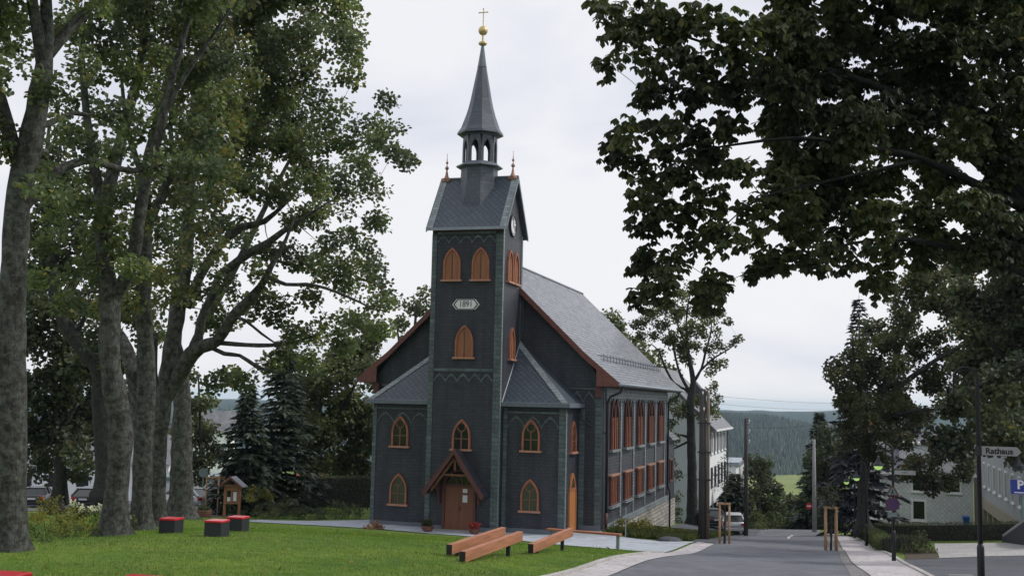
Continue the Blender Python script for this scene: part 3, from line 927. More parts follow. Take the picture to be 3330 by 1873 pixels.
# side door in the right annex
dr = part(MB().ring(R1406, lancet(58.2, .12, 1.52, 3.1), lancet(58.2, .13, 1.26, 2.92), 0, .1), 'side_door', 'side_door_wood')
part(MB().prism(R1406, rect(57.57, .13, 58.83, 2.3), 0, .06), 'door_leaf', 'side_door_wood', dr)
part(MB().prism(R1406, lancet(58.2, 2.4, 1.24, .62, rise=.6), 0, .03), 'fanlight', 'curtain_glass', dr)
part(MB().prism(R1406, rect(57.5, 2.3, 58.9, 2.42), 0, .09), 'transom', 'frame_wood', dr)

# nave roof with its flared eaves
prof = [(-XC + 0, 0)]
def roof_z(dx):
    return 15.3 - .965 * dx if dx < 5.8 else 15.3 - .965 * 5.8 - .83 * (dx - 5.8)
outer = [(XC + dx, roof_z(abs(dx))) for dx in (-7.75, -7.2, -6.5, -5.8, -3, 0, 3, 5.8, 6.5, 7.2, 7.75)]
under = [(x, z - .22) for x, z in reversed(outer)]
nr = part(MB().prism(front(59.32), outer + under, -24.1, 0), 'nave_roof', 'slate_roof')
part(MB().prism(front(59.25), [(XC + dx, roof_z(abs(dx)) - .02) for dx in (-7.7, -5.8, 0, 5.8, 7.7)] + [(XC + dx, roof_z(abs(dx)) - .38) for dx in (7.0, 5.8, 0, -5.8, -7.0)], -.07, 0), 'rake_board', 'rust_brown', nr)
for s in (1, -1):
    part(MB().prism(front(59.24), [(XC + s * 6.5, roof_z(6.5) - .3), (XC + s * 7.72, roof_z(7.7) - .05), (XC + s * 7.72, 7.86), (XC + s * 6.5, 7.86)], -.12, 0), 'eaves_end', 'rust_brown', nr)
    part(MB().box((XC + s * 6.78, 59.4, 7.84), (XC + s * 7.68, 83.3, 7.93)), 'soffit', 'dark_rust', nr)
    part(MB().box((XC + s * 6.4, 59.42, 7.25), (XC + s * 6.74, 59.68, 7.84)), 'eaves_bracket', 'dark_rust', nr)
    part(MB().tube([(XC + s * 7.8, 59.25, 7.98), (XC + s * 7.8, 83.4, 7.98)], .1, 8), 'gutter', 'pale_lead', nr, smooth=True)
part(MB().tube([(XC, 59.3, 15.32), (XC, 83.4, 15.32)], .09, 6), 'ridge_cap', 'lead', nr)
sg = MB()
xg, zg = XC + 6.25, roof_z(6.25)
for k in range(3):
    sg.bar((xg, 62.2, zg + .1 + .11 * k), (xg, 82.6, zg + .1 + .11 * k), .025, .025)
for k in range(23):
    y = 62.3 + k * .92
    sg.bar((xg, y, zg), (xg, y, zg + .4), .035, .035, (0, 1, 0)).bar((xg, y, zg + .36), (xg - .4, y, zg + .33), .03, .03)
part(sg, 'snow_guard', 'lead', nr)
for y, name in ((60.25, 'near'), (82.15, 'far')):
    part(MB().tube([(-11.75, y + .4, 7.95), (-11.95, y + .3, 7.55), (-12.45, y + .05, 7.3), (-12.6, y, 7.0), (-12.6, y, 1.0)] + ([(-12.45, y, .6), (-12.45, y, -2.4)] if name == 'far' else []), .07, 8), 'downpipe', 'dark_metal', smooth=True)
part(MB().tube([(-12.6, 60.25, 1.0), (-12.6, 60.25, .05)], .085, 8), 'downpipe_foot', 'dark_rust', smooth=True)
part(MB().tube([(-13.9, 59.3, 6.62), (-13.9, 59.4, 6.1), (-13.7, 59.5, 5.9), (-12.65, 60.1, 5.3)], .045, 6), 'downpipe', 'dark_metal')

# low extension behind the nave
part(MB().box((-24, 82.75, -3), (-12.7, 86, 4.3)), 'rear_wall', 'slate_side')
part(MB().add([(-24.3, 82.75, 4.3), (-12.3, 82.75, 4.3), (-12.3, 86.4, 4.3), (-24.3, 86.4, 4.3), (-22, 82.75, 6.1), (-14.0, 82.75, 6.1)], [(0, 1, 5, 4), (1, 2, 5), (2, 3, 4, 5), (3, 0, 4), (0, 3, 2, 1)]), 'rear_roof', 'slate_roof')
rw = part(MB().ring(right(-12.7), rect(83.4, 1.2, 84.7, 2.9), rect(83.55, 1.33, 84.55, 2.77), 0, .1), 'square_window', 'rust_brown')
part(MB().prism(right(-12.7), rect(83.55, 1.33, 84.55, 2.77), 0, .03), 'pane', 'glass', rw)

# tower roof: a saddle roof, gables to the left and right
tr0, tr1, yr = -21.8, -17.27, 57.8
prof = [(55.68, 16.2), (56.1, 16.78), (57.8, 19.28), (59.5, 16.78), (59.92, 16.2), (59.92, 16.08), (59.5, 16.6), (57.8, 19.05), (56.1, 16.6), (55.68, 16.08)]
tr = part(MB().prism(right(tr1), prof, tr0 - tr1, 0), 'tower_roof', 'slate_diamond')
for x0, x1 in ((tr0 - .01, tr0 + .36), (tr1 - .36, tr1 + .01)):
    mb = MB()
    for ys in ((55.67, 56.1, 57.8), (59.93, 59.5, 57.8)):
        zs = (16.2, 16.78, 19.28)
        for k in range(2):
            mb.add([(x0, ys[k], zs[k] + .03), (x1, ys[k], zs[k] + .03), (x1, ys[k + 1], zs[k + 1] + .03), (x0, ys[k + 1], zs[k + 1] + .03),
                    (x0, ys[k], zs[k] - .01), (x1, ys[k], zs[k] - .01), (x1, ys[k + 1], zs[k + 1] - .01), (x0, ys[k + 1], zs[k + 1] - .01)],
                   [(0, 1, 2, 3), (0, 4, 5, 1), (0, 3, 7, 4), (1, 5, 6, 2)])
    part(mb, 'verge_band', 'pale_slate', tr)
part(MB().box((tr0, 55.6, 16.05), (tr1, 55.67, 16.2)), 'fascia', 'pale_lead', tr)
part(MB().box((tr0, 59.93, 16.05), (tr1, 60.0, 16.2)), 'fascia', 'pale_lead', tr)
for x, mir in ((tr1, 1), (tr0, -1)):
    part(MB().prism(right(x), [(55.66, 16.2), (57.8, 19.3), (59.94, 16.2), (59.94, 15.98), (57.8, 19.02), (55.66, 15.98)], -.03 if mir > 0 else -.03, .03), 'barge_board', 'lead', tr)
part(MB().tube([(tr0, yr, 19.3), (tr1, yr, 19.3)], .07, 6), 'ridge_cap', 'lead', tr)
for x in (-21.5, -17.6):
    fn = MB().lathe([(.2, 0), (.16, .12), (.1, .22), (.05, .5), (.035, .62)], (x, yr, 19.25), 12)
    fn.box((x - .25, yr - .16, 19.1), (x + .25, yr + .16, 19.32))
    fn.ball((x, yr, 19.93), .11).tube([(x, yr, 20.0), (x, yr, 20.2)], .03, 6).ball((x, yr, 20.24), .075).tube([(x, yr, 20.3), (x, yr, 20.5), (x, yr, 20.72)], [.03, .015, .01], 6).ball((x, yr, 20.72), .025, 8)
    part(fn, 'finial', 'copper', tr, smooth=True)

# clock
ck = part(MB().ring(right(-17.5), [(57.62 + .62 * math.cos(t), 16.52 + .62 * math.sin(t)) for t in [2 * math.pi * i / 28 for i in range(28)]],
                    [(57.62 + .54 * math.cos(t), 16.52 + .54 * math.sin(t)) for t in [2 * math.pi * i / 28 for i in range(28)]], 0, .1), 'clock', 'dark_metal')
part(MB().prism(right(-17.5), [(57.62 + .545 * math.cos(t), 16.52 + .545 * math.sin(t)) for t in [2 * math.pi * i / 28 for i in range(28)]], 0, .04), 'clock_face', 'white_paint', ck)
num = MB()
RC = right(-17.46)
for i, s in enumerate(('XII', 'I', 'II', 'III', 'IIII', 'V', 'VI', 'VII', 'VIII', 'IX', 'X', 'XI')):
    t = rad(90 - 30 * i)
    def fr(u, v, n, t=t):
        a, b = u, v + .41
        return RC(57.62 + a * math.sin(t) + b * math.cos(t), 16.52 - a * math.cos(t) + b * math.sin(t), n)
    q = text_mesh('numerals', s, .2, None, None, fr, 0, 0, .003, bold=.004, squeeze=.8)
    num.add(q.v, q.f)
part(num, 'numerals', 'black_paint', ck, fix=False)
part(MB().prism(right(-17.44), [(57.6, 16.5), (57.64, 16.5), (57.64, 16.9), (57.6, 16.9)], 0, .02).prism(right(-17.42), [(57.6, 16.54), (57.6, 16.49), (57.95, 16.34), (57.96, 16.38)], 0, .02), 'clock_hands', 'black_paint', ck)

# lantern, spire, ball and cross
lx, ly = -19.56, 57.8
o8 = rad(22.5)
lan = part(MB().lathe([(1.4, 16.9), (1.25, 17.9), (1.13, 18.5), (1.05, 19.0), (1.02, 19.9)], (lx, ly, 0), 8, o8), 'lantern', 'slate_spire')
part(MB().lathe([(1.0, 19.78), (1.32, 19.86), (1.3, 19.93), (.98, 20.1)], (lx, ly, 0), 8, o8), 'lantern_cornice', 'lead', lan)
arc = MB()
R8 = .98
for k in range(8):
    t = rad(45 * k)
    wd = 2 * R8 * math.sin(rad(22.5))
    ap_ = R8 * math.cos(rad(22.5))
    def fr(u, v, n, t=t, ap_=ap_):
        return (lx + (ap_ + n) * math.cos(t) - u * math.sin(t), ly + (ap_ + n) * math.sin(t) + u * math.cos(t), v)
    hole = lancet(0, 20.12, .42, 1.25, rise=.5, seg=5)
    spring = 20.12 + 1.25 - .5
    n_ = len(hole)
    out_ = []
    for i, (u, v) in enumerate(hole):
        if v <= spring + 1e-6: out_.append((math.copysign(wd / 2 - .002, u), 20.05 if v < 20.2 else v))
        else: out_.append((max(-wd / 2, min(wd / 2, u / .21 * wd / 2)), 21.8 if abs(u) < .14 else v + (21.8 - v) * (.21 - abs(u)) / .07 if abs(u) > .14 else 21.8))
    arc.ring(fr, out_, hole, -.12, 0)
part(arc, 'open_arcade', 'slate_spire', lan)
part(MB().lathe([(.95, 20.06), (.95, 20.1)], (lx, ly, 0), 8, o8), 'lantern_floor', 'lead', lan)
part(MB().lathe([(1.0, 21.6), (1.0, 21.68), (1.31, 21.72), (1.28, 21.84), (1.1, 22.1), (.985, 22.42), (.83, 22.85), (.7, 23.3), (.6, 23.75), (.5, 24.3), (.37, 25.0), (.25, 25.66)], (lx, ly, 0), 8, o8), 'spire', 'slate_spire')
tip = part(MB().lathe([(.265, 25.63), (.27, 25.68), (.25, 25.7), (.07, 26.95)], (lx, ly, 0), 8, o8), 'spire_tip', 'lead')
part(MB().lathe([(.03, 26.9), (.2, 26.94), (.25, 27.02), (.2, 27.1), (.05, 27.14)], (lx, ly, 0), 16), 'disc', 'gold', tip, smooth=True)
part(MB().ball((lx, ly, 27.77), .27, 18), 'ball', 'gold', tip, smooth=True)
cr = MB().tube([(lx, ly, 27.1), (lx, ly, 27.6)], .055, 8).tube([(lx, ly, 28.0), (lx, ly, 29.06)], .03, 6).tube([(lx - .26, ly, 28.84), (lx + .26, ly, 28.84)], .028, 6)
for p in ((lx, ly, 29.06), (lx - .26, ly, 28.84), (lx + .26, ly, 28.84), (lx, ly, 28.38)):
    cr.ball(p, .045, 8)
part(cr, 'cross', 'gold', tip)

# date plate
pl = [(-20.29, 12.05), (-20.06, 11.78), (-18.98, 11.78), (-18.75, 12.05), (-18.98, 12.33), (-20.06, 12.33)]
def inset(pts, k, c=(-19.52, 12.055)):
    return [(c[0] + (u - c[0]) * k, c[1] + (v - c[1]) * k) for u, v in pts]
dp = part(MB().prism(F56, pl, 0, .04), 'date_plate', 'white_paint')
part(MB().ring(F56, inset(pl, .93), inset(pl, .82), .04, .045), 'plate_border', 'black_paint', dp)
q = text_mesh('date', '1891', .46, None, None, F56, -19.52, 12.06, .046, squeeze=.86)
for u in (-19.95, -19.09):
    q.prism(F56, rect(u - .13, 12.04, u - .1, 12.07) if u < -19.5 else rect(u + .1, 12.04, u + .13, 12.07), .04, .05)
part(q, 'date', 'black_paint', dp, fix=False)

# main door under its gabled hood
hd = part(MB().prism(front(55.02), [(-21.32, 2.1), (-19.61, 4.4), (-17.95, 2.02), (-18.0, 1.92), (-19.61, 4.26), (-21.27, 2.0)], -.97, 0), 'porch_roof', 'slate_wall')
part(MB().prism(front(54.95), [(-21.36, 2.14), (-19.61, 4.44), (-17.93, 2.02), (-18.05, 1.84), (-19.61, 4.12), (-21.22, 1.92)], -.07, 0), 'rake_board', 'dark_rust', hd)
for s, x in ((-1, -20.72), (1, -18.5)):
    br = MB().box((x - .06, 55.1, 2.42), (x + .06, 55.98, 2.54)).box((x - .06, 55.86, 1.5), (x + .06, 55.98, 2.42))
    for i in range(6):
        t0, t1 = rad(90 * i / 6), rad(90 * (i + 1) / 6)
        br.bar((x, 55.9 - .7 * (1 - math.cos(t0)), 1.6 + .8 * math.sin(t0)), (x, 55.9 - .7 * (1 - math.cos(t1)), 1.6 + .8 * math.sin(t1)), .1, .1, (1, 0, 0))
    br.bar((x, 55.5, 2.5), (x + s * .35, 55.5, 2.52), .1, .12)
    part(br, 'porch_bracket', 'dark_rust', hd)
tb = MB()
for s in (-1, 1):
    tb.bar((-19.61, 55.2, 3.95), (-19.61 + s * 1.3, 55.2, 2.2), .1, .12)
tb.bar((-19.61, 55.2, 3.9), (-19.61, 55.2, 3.3), .1, .1, (0, 1, 0)).bar((-20.3, 55.2, 3.05), (-18.95, 55.2, 3.05), .08, .1)
part(tb, 'truss', 'door_wood', hd)
door = part(MB().ring(F56, lancet(-19.6, .06, 1.86, 3.3, rise=1.0), lancet(-19.6, .07, 1.6, 3.15, rise=.9), 0, .12), 'main_door', 'dark_rust')
for s in (-1, 1):
    part(MB().prism(F56, rect(-19.6 + min(0, s * .79) + .005, .08, -19.6 + max(0, s * .79) - .005, 2.4), 0, .06), 'door_leaf', 'door_wood', door)
part(MB().prism(F56, rect(-20.4, 2.4, -18.8, 2.53), 0, .1), 'transom', 'dark_rust', door)
part(MB().prism(F56, lancet(-19.6, 2.53, 1.58, .68, rise=.62), 0, .03), 'fanlight', 'glass', door)
ft = MB()
for u in (-.45, -.15, .15, .45):
    ft.prism(F56, rect(-19.6 + u - .03, 2.53, -19.6 + u + .03, 3.0), .03, .07)
part(ft, 'tracery', 'dark_rust', door)
part(MB().bar((-19.52, 55.86, 1.15), (-19.52, 55.86, 1.4), .03, .05, (0, 1, 0)), 'handle', 'dark_metal', door)
part(MB().prism(F56, rect(-19.4, 2.1, -19.15, 2.3), .06, .065), 'notice', 'paper', door)
part(MB().prism(F56, rect(-19.4, 1.6, -19.14, 1.97), .06, .065), 'notice', 'paper', door)
part(MB().box((-20.7, 55.2, 0.0), (-18.5, 55.95, .17)), 'door_step', 'concrete')

# ------------------------------------------------------------------ things on the lawn and in the street
def lp(root, mb, name, mat, **k):
    return mb.build(name, M[mat] if isinstance(mat, str) else mat, root, local=True, **k)

# red-topped stool cubes
def make_cube(p, label, w=.54, h=.46):
    z = g1(p[0], p[1]) if len(p) == 2 else p[2]
    t = thing('stool_cube', label, 'stool', (p[0], p[1], z), .07, 'red topped stool cubes on the lawn')
    a = w / 2
    bm_ = MB()
    bm_.box((-a, -a, -.1), (-a + .025, a, h - .045)).box((a - .025, -a, -.1), (a, a, h - .045))
    bm_.box((-a + .026, -a + .004, -.1), (a - .026, -a + .03, h - .045)).box((-a + .026, a - .03, -.1), (a - .026, a - .004, h - .045))
    lp(t, bm_, 'body', 'seat_black')
    lp(t, MB().box((-a - .012, -a - .012, h - .04), (a + .012, a + .012, h + .02)), 'lid', 'seat_red', bevel=.012)
    return t
make_cube((-20.4, 30.9), 'black stool cube with a red lid, nearest to the forked tree trunks')
make_cube((-18.1, 29.8), 'black stool cube with a pale shining red lid, in front of another cube')
make_cube((-19.25,32.98), 'red lidded stool cube half hidden behind another cube, below the notice board')
make_cube((-10.56,15.17), 'stool cube whose red lid just shows at the bottom edge of the picture')
make_cube((-12.54,14.58), 'black stool cube whose red lid is cut off in the bottom left corner')

# beam benches
def beam_bench(x, y, length, top, label, rz=0.0):
    z0 = g1(x, y)
    t = thing('beam_bench', label, 'bench', (x, y, z0), rz, 'timber beam benches on the lawn')
    tz = top - z0
    lp(t, MB().box((-.09, .012, tz - .3), (.09, length, tz)), 'seat_beam', 'bench_wood', bevel=.008)
    lp(t, MB().box((-.088, 0, tz - .298), (.088, .011, tz - .002)), 'end_plate', 'black_paint')
    for f in (.14, .77):
        yl = f * length
        zg = g1(x - math.sin(rz) * yl, y + math.cos(rz) * yl) - z0
        lp(t, MB().box((-.055, yl - .055, zg - .1), (.055, yl + .055, tz - .3)), 'leg', 'black_paint')
    return t
beam_bench(-10.33, 29.89, 5.4, 2.76, 'low timber beam bench nearest the viewer, the front one of the pair', -.02)
beam_bench(-11.31, 31.5, 5.1, 2.71, 'timber beam bench of the pair that is nearer the main church door', -.02)
beam_bench(-9.87, 35.33, 5.1, 2.37, 'timber beam bench standing alone, pointing at the side door of the church', -.02)
z0 = g1(-9.5, 47)
t = thing('plank_bench', 'thin brown plank bench on two grey posts at the edge of the gravel', 'bench', (-10.9, 47.6, z0), -.16)
for a, zg in ((-1.55, .02), (1.55, -.02)):
    lp(t, MB().box((a - .06, -.06, zg - .2), (a + .06, .06, .56)), 'leg', 'sign_back')
lp(t, MB().box((-1.75, -.16, .56), (1.68, .16, .64)), 'seat', 'frame_wood', bevel=.008)

# notice board
kx, ky = -34.25, 57.9
t = thing('notice_board', 'wooden notice board with a small grey gabled roof and papers behind glass', 'notice board', (kx, ky, g1(kx, ky)), .12)
for s in (-1, 1):
    lp(t, MB().box((s * .45 - .06, -.06, -.3), (s * .45 + .06, .06, 1.85)), 'post', 'kiosk_wood')
cab = lp(t, MB().box((-.389, -.09, .82), (.389, .09, .92)).box((-.389, -.09, 1.58), (.389, .09, 1.85)).box((-.389, -.09, .921), (-.31, .09, 1.579)).box((.31, -.09, .921), (.389, .09, 1.579)).box((-.06, -.1, .921), (.06, .09, 1.579)).box((-.309, .05, .921), (.309, .085, 1.579)), 'cabinet', 'kiosk_wood')
for s in (-1, 1):
    lp(t, MB().box((s * .185 - .122, -.06, .93), (s * .185 + .122, -.045, 1.57)), 'glass_pane', 'glass', )
    lp(t, MB().box((s * .185 - .1, -.075, .98 if s > 0 else .96), (s * .185 + .1, -.064, 1.52 if s > 0 else 1.2)), 'notice', 'paper')
fr0 = front(-.35)
lp(t, MB().prism(front(-.34), [(-.75, 1.83), (0, 2.4), (.75, 1.83), (.75, 1.78), (0, 2.34), (-.75, 1.78)], -.75, 0), 'roof', 'lead')
lp(t, MB().prism(front(-.41), [(-.76, 1.84), (0, 2.42), (.76, 1.84), (.7, 1.75), (0, 2.29), (-.7, 1.75)], -.05, 0), 'rake_board', 'rust_brown')
lp(t, MB().box((-.5, -.3, 1.86), (.5, .3, 1.9)), 'roof_tie', 'kiosk_wood')

# plant tub, pots
px_, py_ = -36.1, 57.9
t = thing('plant_tub', 'low round brown timber tub with planting, left of the notice board', 'planter', (px_, py_, g1(px_, py_)))
lp(t, MB().lathe([(.42, 0), (.46, .1), (.48, .25), (.485, .42), (.44, .43), (.42, .36), (0.02, .36)], (0, 0, 0), 18, cap=False), 'tub', 'planter_wood')
hp = MB()
for z in (.1, .22, .34):
    hp.lathe([(.485, z - .025), (.5, z), (.485, z + .025)], (0, 0, 0), 18, cap=False)
lp(t, hp, 'hoop', 'dark_rust')
def pot(p, label, leaf, r=.34):
    t = thing('flower_pot', label, 'flower pot', (p[0], p[1], g1(p[0], p[1]) + .04))
    lp(t, MB().lathe([(r * .55, 0), (r * .9, r * .35), (r, r * .8), (r * 1.05, r * .82), (r * .94, r * .86), (r * .85, r * .7), (.01, r * .68)], (0, 0, 0), 18, cap=False), 'pot', 'planter_wood', smooth=True)
    return t
pot_a = pot((-20.75, 54.45), 'round brown bowl with a wilted plant on the gravel, left of the main door', 'leaf_dark')
pot_b = pot((-18.35, 54.9), 'round bowl of red flowers on the gravel, right of the main door', 'flower_red', .3)

# tree guards with their young trees
def tree_guard(p, h, label, w=.46):
    t = thing('tree_guard', label, 'tree guard', (p[0], p[1], g1(p[0], p[1])), 0.1, 'timber frames round young street trees')
    a = w / 2
    for sx, sy in ((-a, -a), (a, -a), (a, a), (-a, a)):
        lp(t, MB().lathe([(.055, -.2), (.05, h)], (sx, sy, 0), 8), 'post', 'raw_wood', smooth=True)
    tp = MB()
    for (x0, y0), (x1, y1) in (((-a - .08, -a), (a + .08, -a)), ((-a - .08, a), (a + .08, a))):
        tp.bar((x0, y0, h + .035), (x1, y1, h + .035), .09, .06)
    for x in (-a, a):
        tp.bar((x, -a + .05, h - .04), (x, a - .05, h - .04), .05, .08)
    lp(t, tp, 'top_rail', 'raw_wood')
    return t
tree_guard((-5.74, 55.6), 1.9, 'timber tree guard standing on the left road edge in front of the parked cars')
tree_guard((-.72, 53.2), 1.9, 'timber tree guard standing on the right road edge by the pavement')
tree_guard((-37.6, 61.5), 2.3, 'pale timber tree guard beside the thick trunk, behind the round plant tub', .8)

# utility poles and wires
px_, py_ = -7.35, 60.4
t = thing('utility_pole', 'dark double timber utility pole with iron bands at the left road edge', 'utility pole', (px_, py_, g1(px_, py_)))
lp(t, MB().lathe([(.22, -.3), (.19, 4), (.165, 7.95)], (-.06, 0, 0), 12), 'pole', 'pole_wood', smooth=True)
lp(t, MB().lathe([(.1, -.3), (.095, 4), (.085, 8.0)], (.235, -.02, 0), 10), 'stay_post', 'grey_wood', smooth=True)
for z in (1.45, 3.1, 4.55, 6.1):
    lp(t, MB().ring(lambda u, v, n: (u, v, n), [(-.3, -.24), (.37, -.24), (.37, .24), (-.3, .24)], [(-.285, -.225), (.355, -.225), (.355, .225), (-.285, .225)], z, z + .07), 'band', 'dark_metal')
for z, x in ((7.7, -.02), (7.75, .3), (6.85, .05)):
    lp(t, MB().tube([(x, -.2, z - .06), (x, -.3, z - .06), (x, -.3, z)], .014, 6).lathe([(.03, 0), (.05, .03), (.035, .07), (.05, .1), (.02, .13)], (x, -.3, z), 10), 'insulator', 'white_paint')
px_, py_ = -7.0, 82.6
t = thing('utility_pole', 'single grey timber utility pole with white insulators beside the silver car', 'utility pole', (px_, py_, g1(px_, py_)))
lp(t, MB().lathe([(.17, -.3), (.15, 4), (.125, 8.45)], (0, 0, 0), 12), 'pole', 'pole_wood', smooth=True)
for z in (8.2, 7.5, 6.75):
    lp(t, MB().tube([(.1, -.05, z - .1), (.24, -.05, z - .1), (.24, -.05, z)], .015, 6).lathe([(.03, 0), (.06, .03), (.045, .08), (.06, .12), (.02, .16)], (.24, -.05, z), 10), 'insulator', 'white_paint')
px_, py_ = -2.4, 88.6
t = thing('utility_pole', 'pale concrete utility pole far down the street beside the no entry sign', 'utility pole', (px_, py_, g1(px_, py_)))
lp(t, MB().lathe([(.17, -.3), (.11, 7.0)], (0, 0, 0), 10), 'pole', 'concrete', smooth=True)
lp(t, MB().bar((-.4, 0, 6.6), (.4, 0, 6.6), .07, .07), 'crossarm', 'dark_metal')
for (a, b, sag, lab) in (((-7.15,61.32,7.51), (0.74,77.91,7.29), .12, 'thin black overhead wire crossing the sky, the topmost of the set'),
                    ((-7.28,61.32,7.1), (0.74,77.95,6.92), .16, 'thin black overhead wire crossing the sky just under the topmost wire'),
                    ((-7.3,87.24,5.26), (0.75,80.12,6.25), .2, 'thin overhead wire crossing in front of the blue hills from the single pole')):
    mb = MB()
    A_, B_ = Vector(a), Vector(b)
    pts = [A_.lerp(B_, i / 14) - Vector((0, 0, sag * 4 * (i / 14) * (1 - i / 14))) for i in range(15)]
    w_ = thing('overhead_wire', lab, 'wire', tuple(A_))
    mb.tube(pts, .007, 5).build('wire', M['dark_metal'], w_)

# street lamps with drooping heads
def street_lamp(p, h, label, arm=.56, head=1.0, flip=-1, glass='lamp_glass'):
    t = thing('street_lamp', label, 'street lamp', (p[0], p[1], g1(p[0], p[1])), 0.25, 'curved street lamps along the right pavement')
    r = arm / 2
    pts = [(0, 0, 1.2), (0, 0, h - r)] + [(flip * (r - r * math.cos(rad(a))), 0, h - r + r * math.sin(rad(a))) for a in range(20, 181, 20)] + [(flip * arm, 0, h - r - .28)]
    lp(t, MB().tube(pts, [.058, .045] + [.026] * (len(pts) - 2), 10), 'pole', 'black_paint', smooth=True)
    lp(t, MB().lathe([(.085, -.2), (.085, 1.1), (.06, 1.2)], (0, 0, 0), 12), 'base_sleeve', 'black_paint', smooth=True)
    lp(t, MB().tube([(0, 0, h - r - .5), (flip * arm * .6, 0, h - r - .12)], .014, 6), 'brace', 'black_paint')
    zc = h - r - .28
    k = head
    lp(t, MB().lathe([(.03, .06), (.045, 0), (.07, -.1), (.12, -.2), (.2 * k, -.29), (.205 * k, -.32), (.19 * k, -.33)], (flip * arm, 0, zc), 18), 'lamp_shade', 'dark_metal', smooth=True)
    lp(t, MB().lathe([(.165 * k, 0), (.16 * k, -.05), (.125 * k, -.11), (.06 * k, -.15), (.01, -.155)], (flip * arm, 0, zc - .33), 18), 'lamp_bowl', glass, smooth=True)
    return t
L1 = (3.02,28.82,4.35)
L2 = (1.72, 46.3)
lamp_a = street_lamp(L1, 8.03 - g1(L1[0], L1[1]), 'tall curved street lamp nearest the viewer, its head among the chestnut leaves')
lamp_b = street_lamp(L2, 5.65 - g1(*L2), 'curved street lamp with a lit green bowl above the triangular warning sign')
street_lamp((.98, 63.8), 4.08 - g1(.98, 63.8), 'curved street lamp with a lit green bowl right beside the dark trunk', .5)
street_lamp((.45, 73.5), 3.24 - g1(.45, 73.5), 'small lit street lamp between the dark trunk and the purple disc sign', .5)
street_lamp((-.15, 80.8), 2.07 - g1(-.15, 80.8), 'smallest lit street lamp, farthest down, just above the purple disc sign', .5)
street_lamp((6.45, 44.38), 5.87 - 1.58, 'unlit dark street lamp above the blue parking sign at the right edge', .5, glass='lamp_glass_dark')

def disc(c, r, n=24):
    return [(c[0] + r * math.cos(2 * math.pi * i / n), c[1] + r * math.sin(2 * math.pi * i / n)) for i in range(n)]

# signs hung on the lamp posts
def sign_on(loc, rz, name, label, cat):
    return thing(name, label, cat, loc, rz)
t = sign_on((L1[0], L1[1], 6.05), -.1, 'street_sign', 'white arrow shaped direction sign reading Rathaus on the nearest lamp post', 'sign')
F0 = front(0)
lp(t, MB().prism(F0, [(.06, -.1), (.84, -.1), (.93, 0), (.84, .11), (.06, .11)], 0, .025), 'plate', 'sign_white')
q = text_mesh('lettering', 'Rathaus', .19, None, None, F0, .45, 0.0, .027, bold=.006)
lp(t, q, 'lettering', 'black_paint', fix=False)
lp(t, MB().lathe([(.075, -.12), (.075, .12)], (0, 0, 0), 12), 'clamp', 'dark_metal')
t = sign_on((L2[0], L2[1], 4.52), 0, 'street_sign', 'small white street name plate on the lamp post above the warning triangle', 'sign')
lp(t, MB().prism(F0, rect(.06, -.07, .84, .09), 0, .02), 'plate', 'sign_white')
lp(t, MB().prism(F0, rect(.3, -.01, .56, .04), .02, .022).prism(F0, [(.74, -.02), (.8, .01), (.74, .04)], .02, .022), 'marking', 'sign_back')
t = sign_on((L2[0] - .03, L2[1] - .1, 3.78), 0.15, 'warning_sign', 'dark triangular warning sign with a thick border on the lamp post', 'road sign')
tri = [(-.26, -.15), (.26, -.15), (0, .3)]
lp(t, MB().prism(F0, tri, 0, .02), 'plate', 'sign_back')  # backlit shade put into the dark plate and the dulled red border
lp(t, MB().ring(F0, tri, [(-.19, -.112), (.19, -.112), (0, .21)], .02, .035), 'border', 'dark_rust')
lp(t, MB().prism(F0, [(-.05, -.09), (-.015, -.09), (.0, -.01), (.025, -.09), (.05, -.09), (.025, .04), (-.025, .04)], .02, .026).prism(F0, disc((0, .07), .024, 12), .02, .026), 'symbol', 'black_paint')
t = sign_on((L2[0] - .03, L2[1] - .1, 3.31), 0.15, 'round_sign', 'dark purple round road sign hung below the warning triangle', 'road sign')
lp(t, MB().prism(F0, disc((0, 0), .265), 0, .02), 'plate', 'sign_purple')
lp(t, MB().ring(F0, disc((0, 0), .265), disc((0, 0), .235), .02, .03), 'border', 'dark_rust')
t = sign_on((L2[0], L2[1] - .1, 2.9), 0.15, 'small_sign', 'small grey supplementary plate below the dark round road sign', 'road sign')
lp(t, MB().prism(F0, rect(-.22, -.08, .14, .09), 0, .02), 'plate', 'sign_back')

t = thing('round_sign', 'small purple disc road sign with a white plate under it, far down the pavement', 'road sign', (-0.11, 87.07, g1(-0.11, 87.07)), .05)
hz = -0.09 - g1(-0.11, 87.07)
lp(t, MB().lathe([(.04, -.2), (.04, hz + .25)], (0, .05, 0), 8), 'post', 'dark_metal')
lp(t, MB().prism(F0, disc((0, hz), .26), 0, .02), 'disc', 'sign_purple')
lp(t, MB().prism(F0, rect(-.18, hz - .55, .18, hz - .32), 0, .02), 'plate', 'sign_white')
nx, ny = -3.18, 100.91
t = thing('no_entry_sign', 'round red no entry sign with a white bar at the end of the street', 'road sign', (nx, ny, g1(nx, ny)), .05)
hz = -1.55 - g1(nx, ny)
lp(t, MB().lathe([(.035, -.2), (.035, hz + .2)], (0, .04, 0), 8), 'post', 'dark_metal')
lp(t, MB().prism(F0, disc((0, hz), .27), 0, .02), 'disc', 'sign_red')
lp(t, MB().prism(F0, rect(-.19, hz - .045, .19, hz + .045), .02, .03), 'bar', 'white_paint')
sx, sy = -43.57, 69.59
t = thing('round_sign', 'grey back of a round road sign on a thin pole before the white garage wall', 'road sign', (sx, sy, g1(sx, sy)), .5)
hz = 1.43 - g1(sx, sy)
lp(t, MB().lathe([(.035, -.2), (.035, hz + .2)], (0, .04, 0), 8), 'post', 'sign_back')
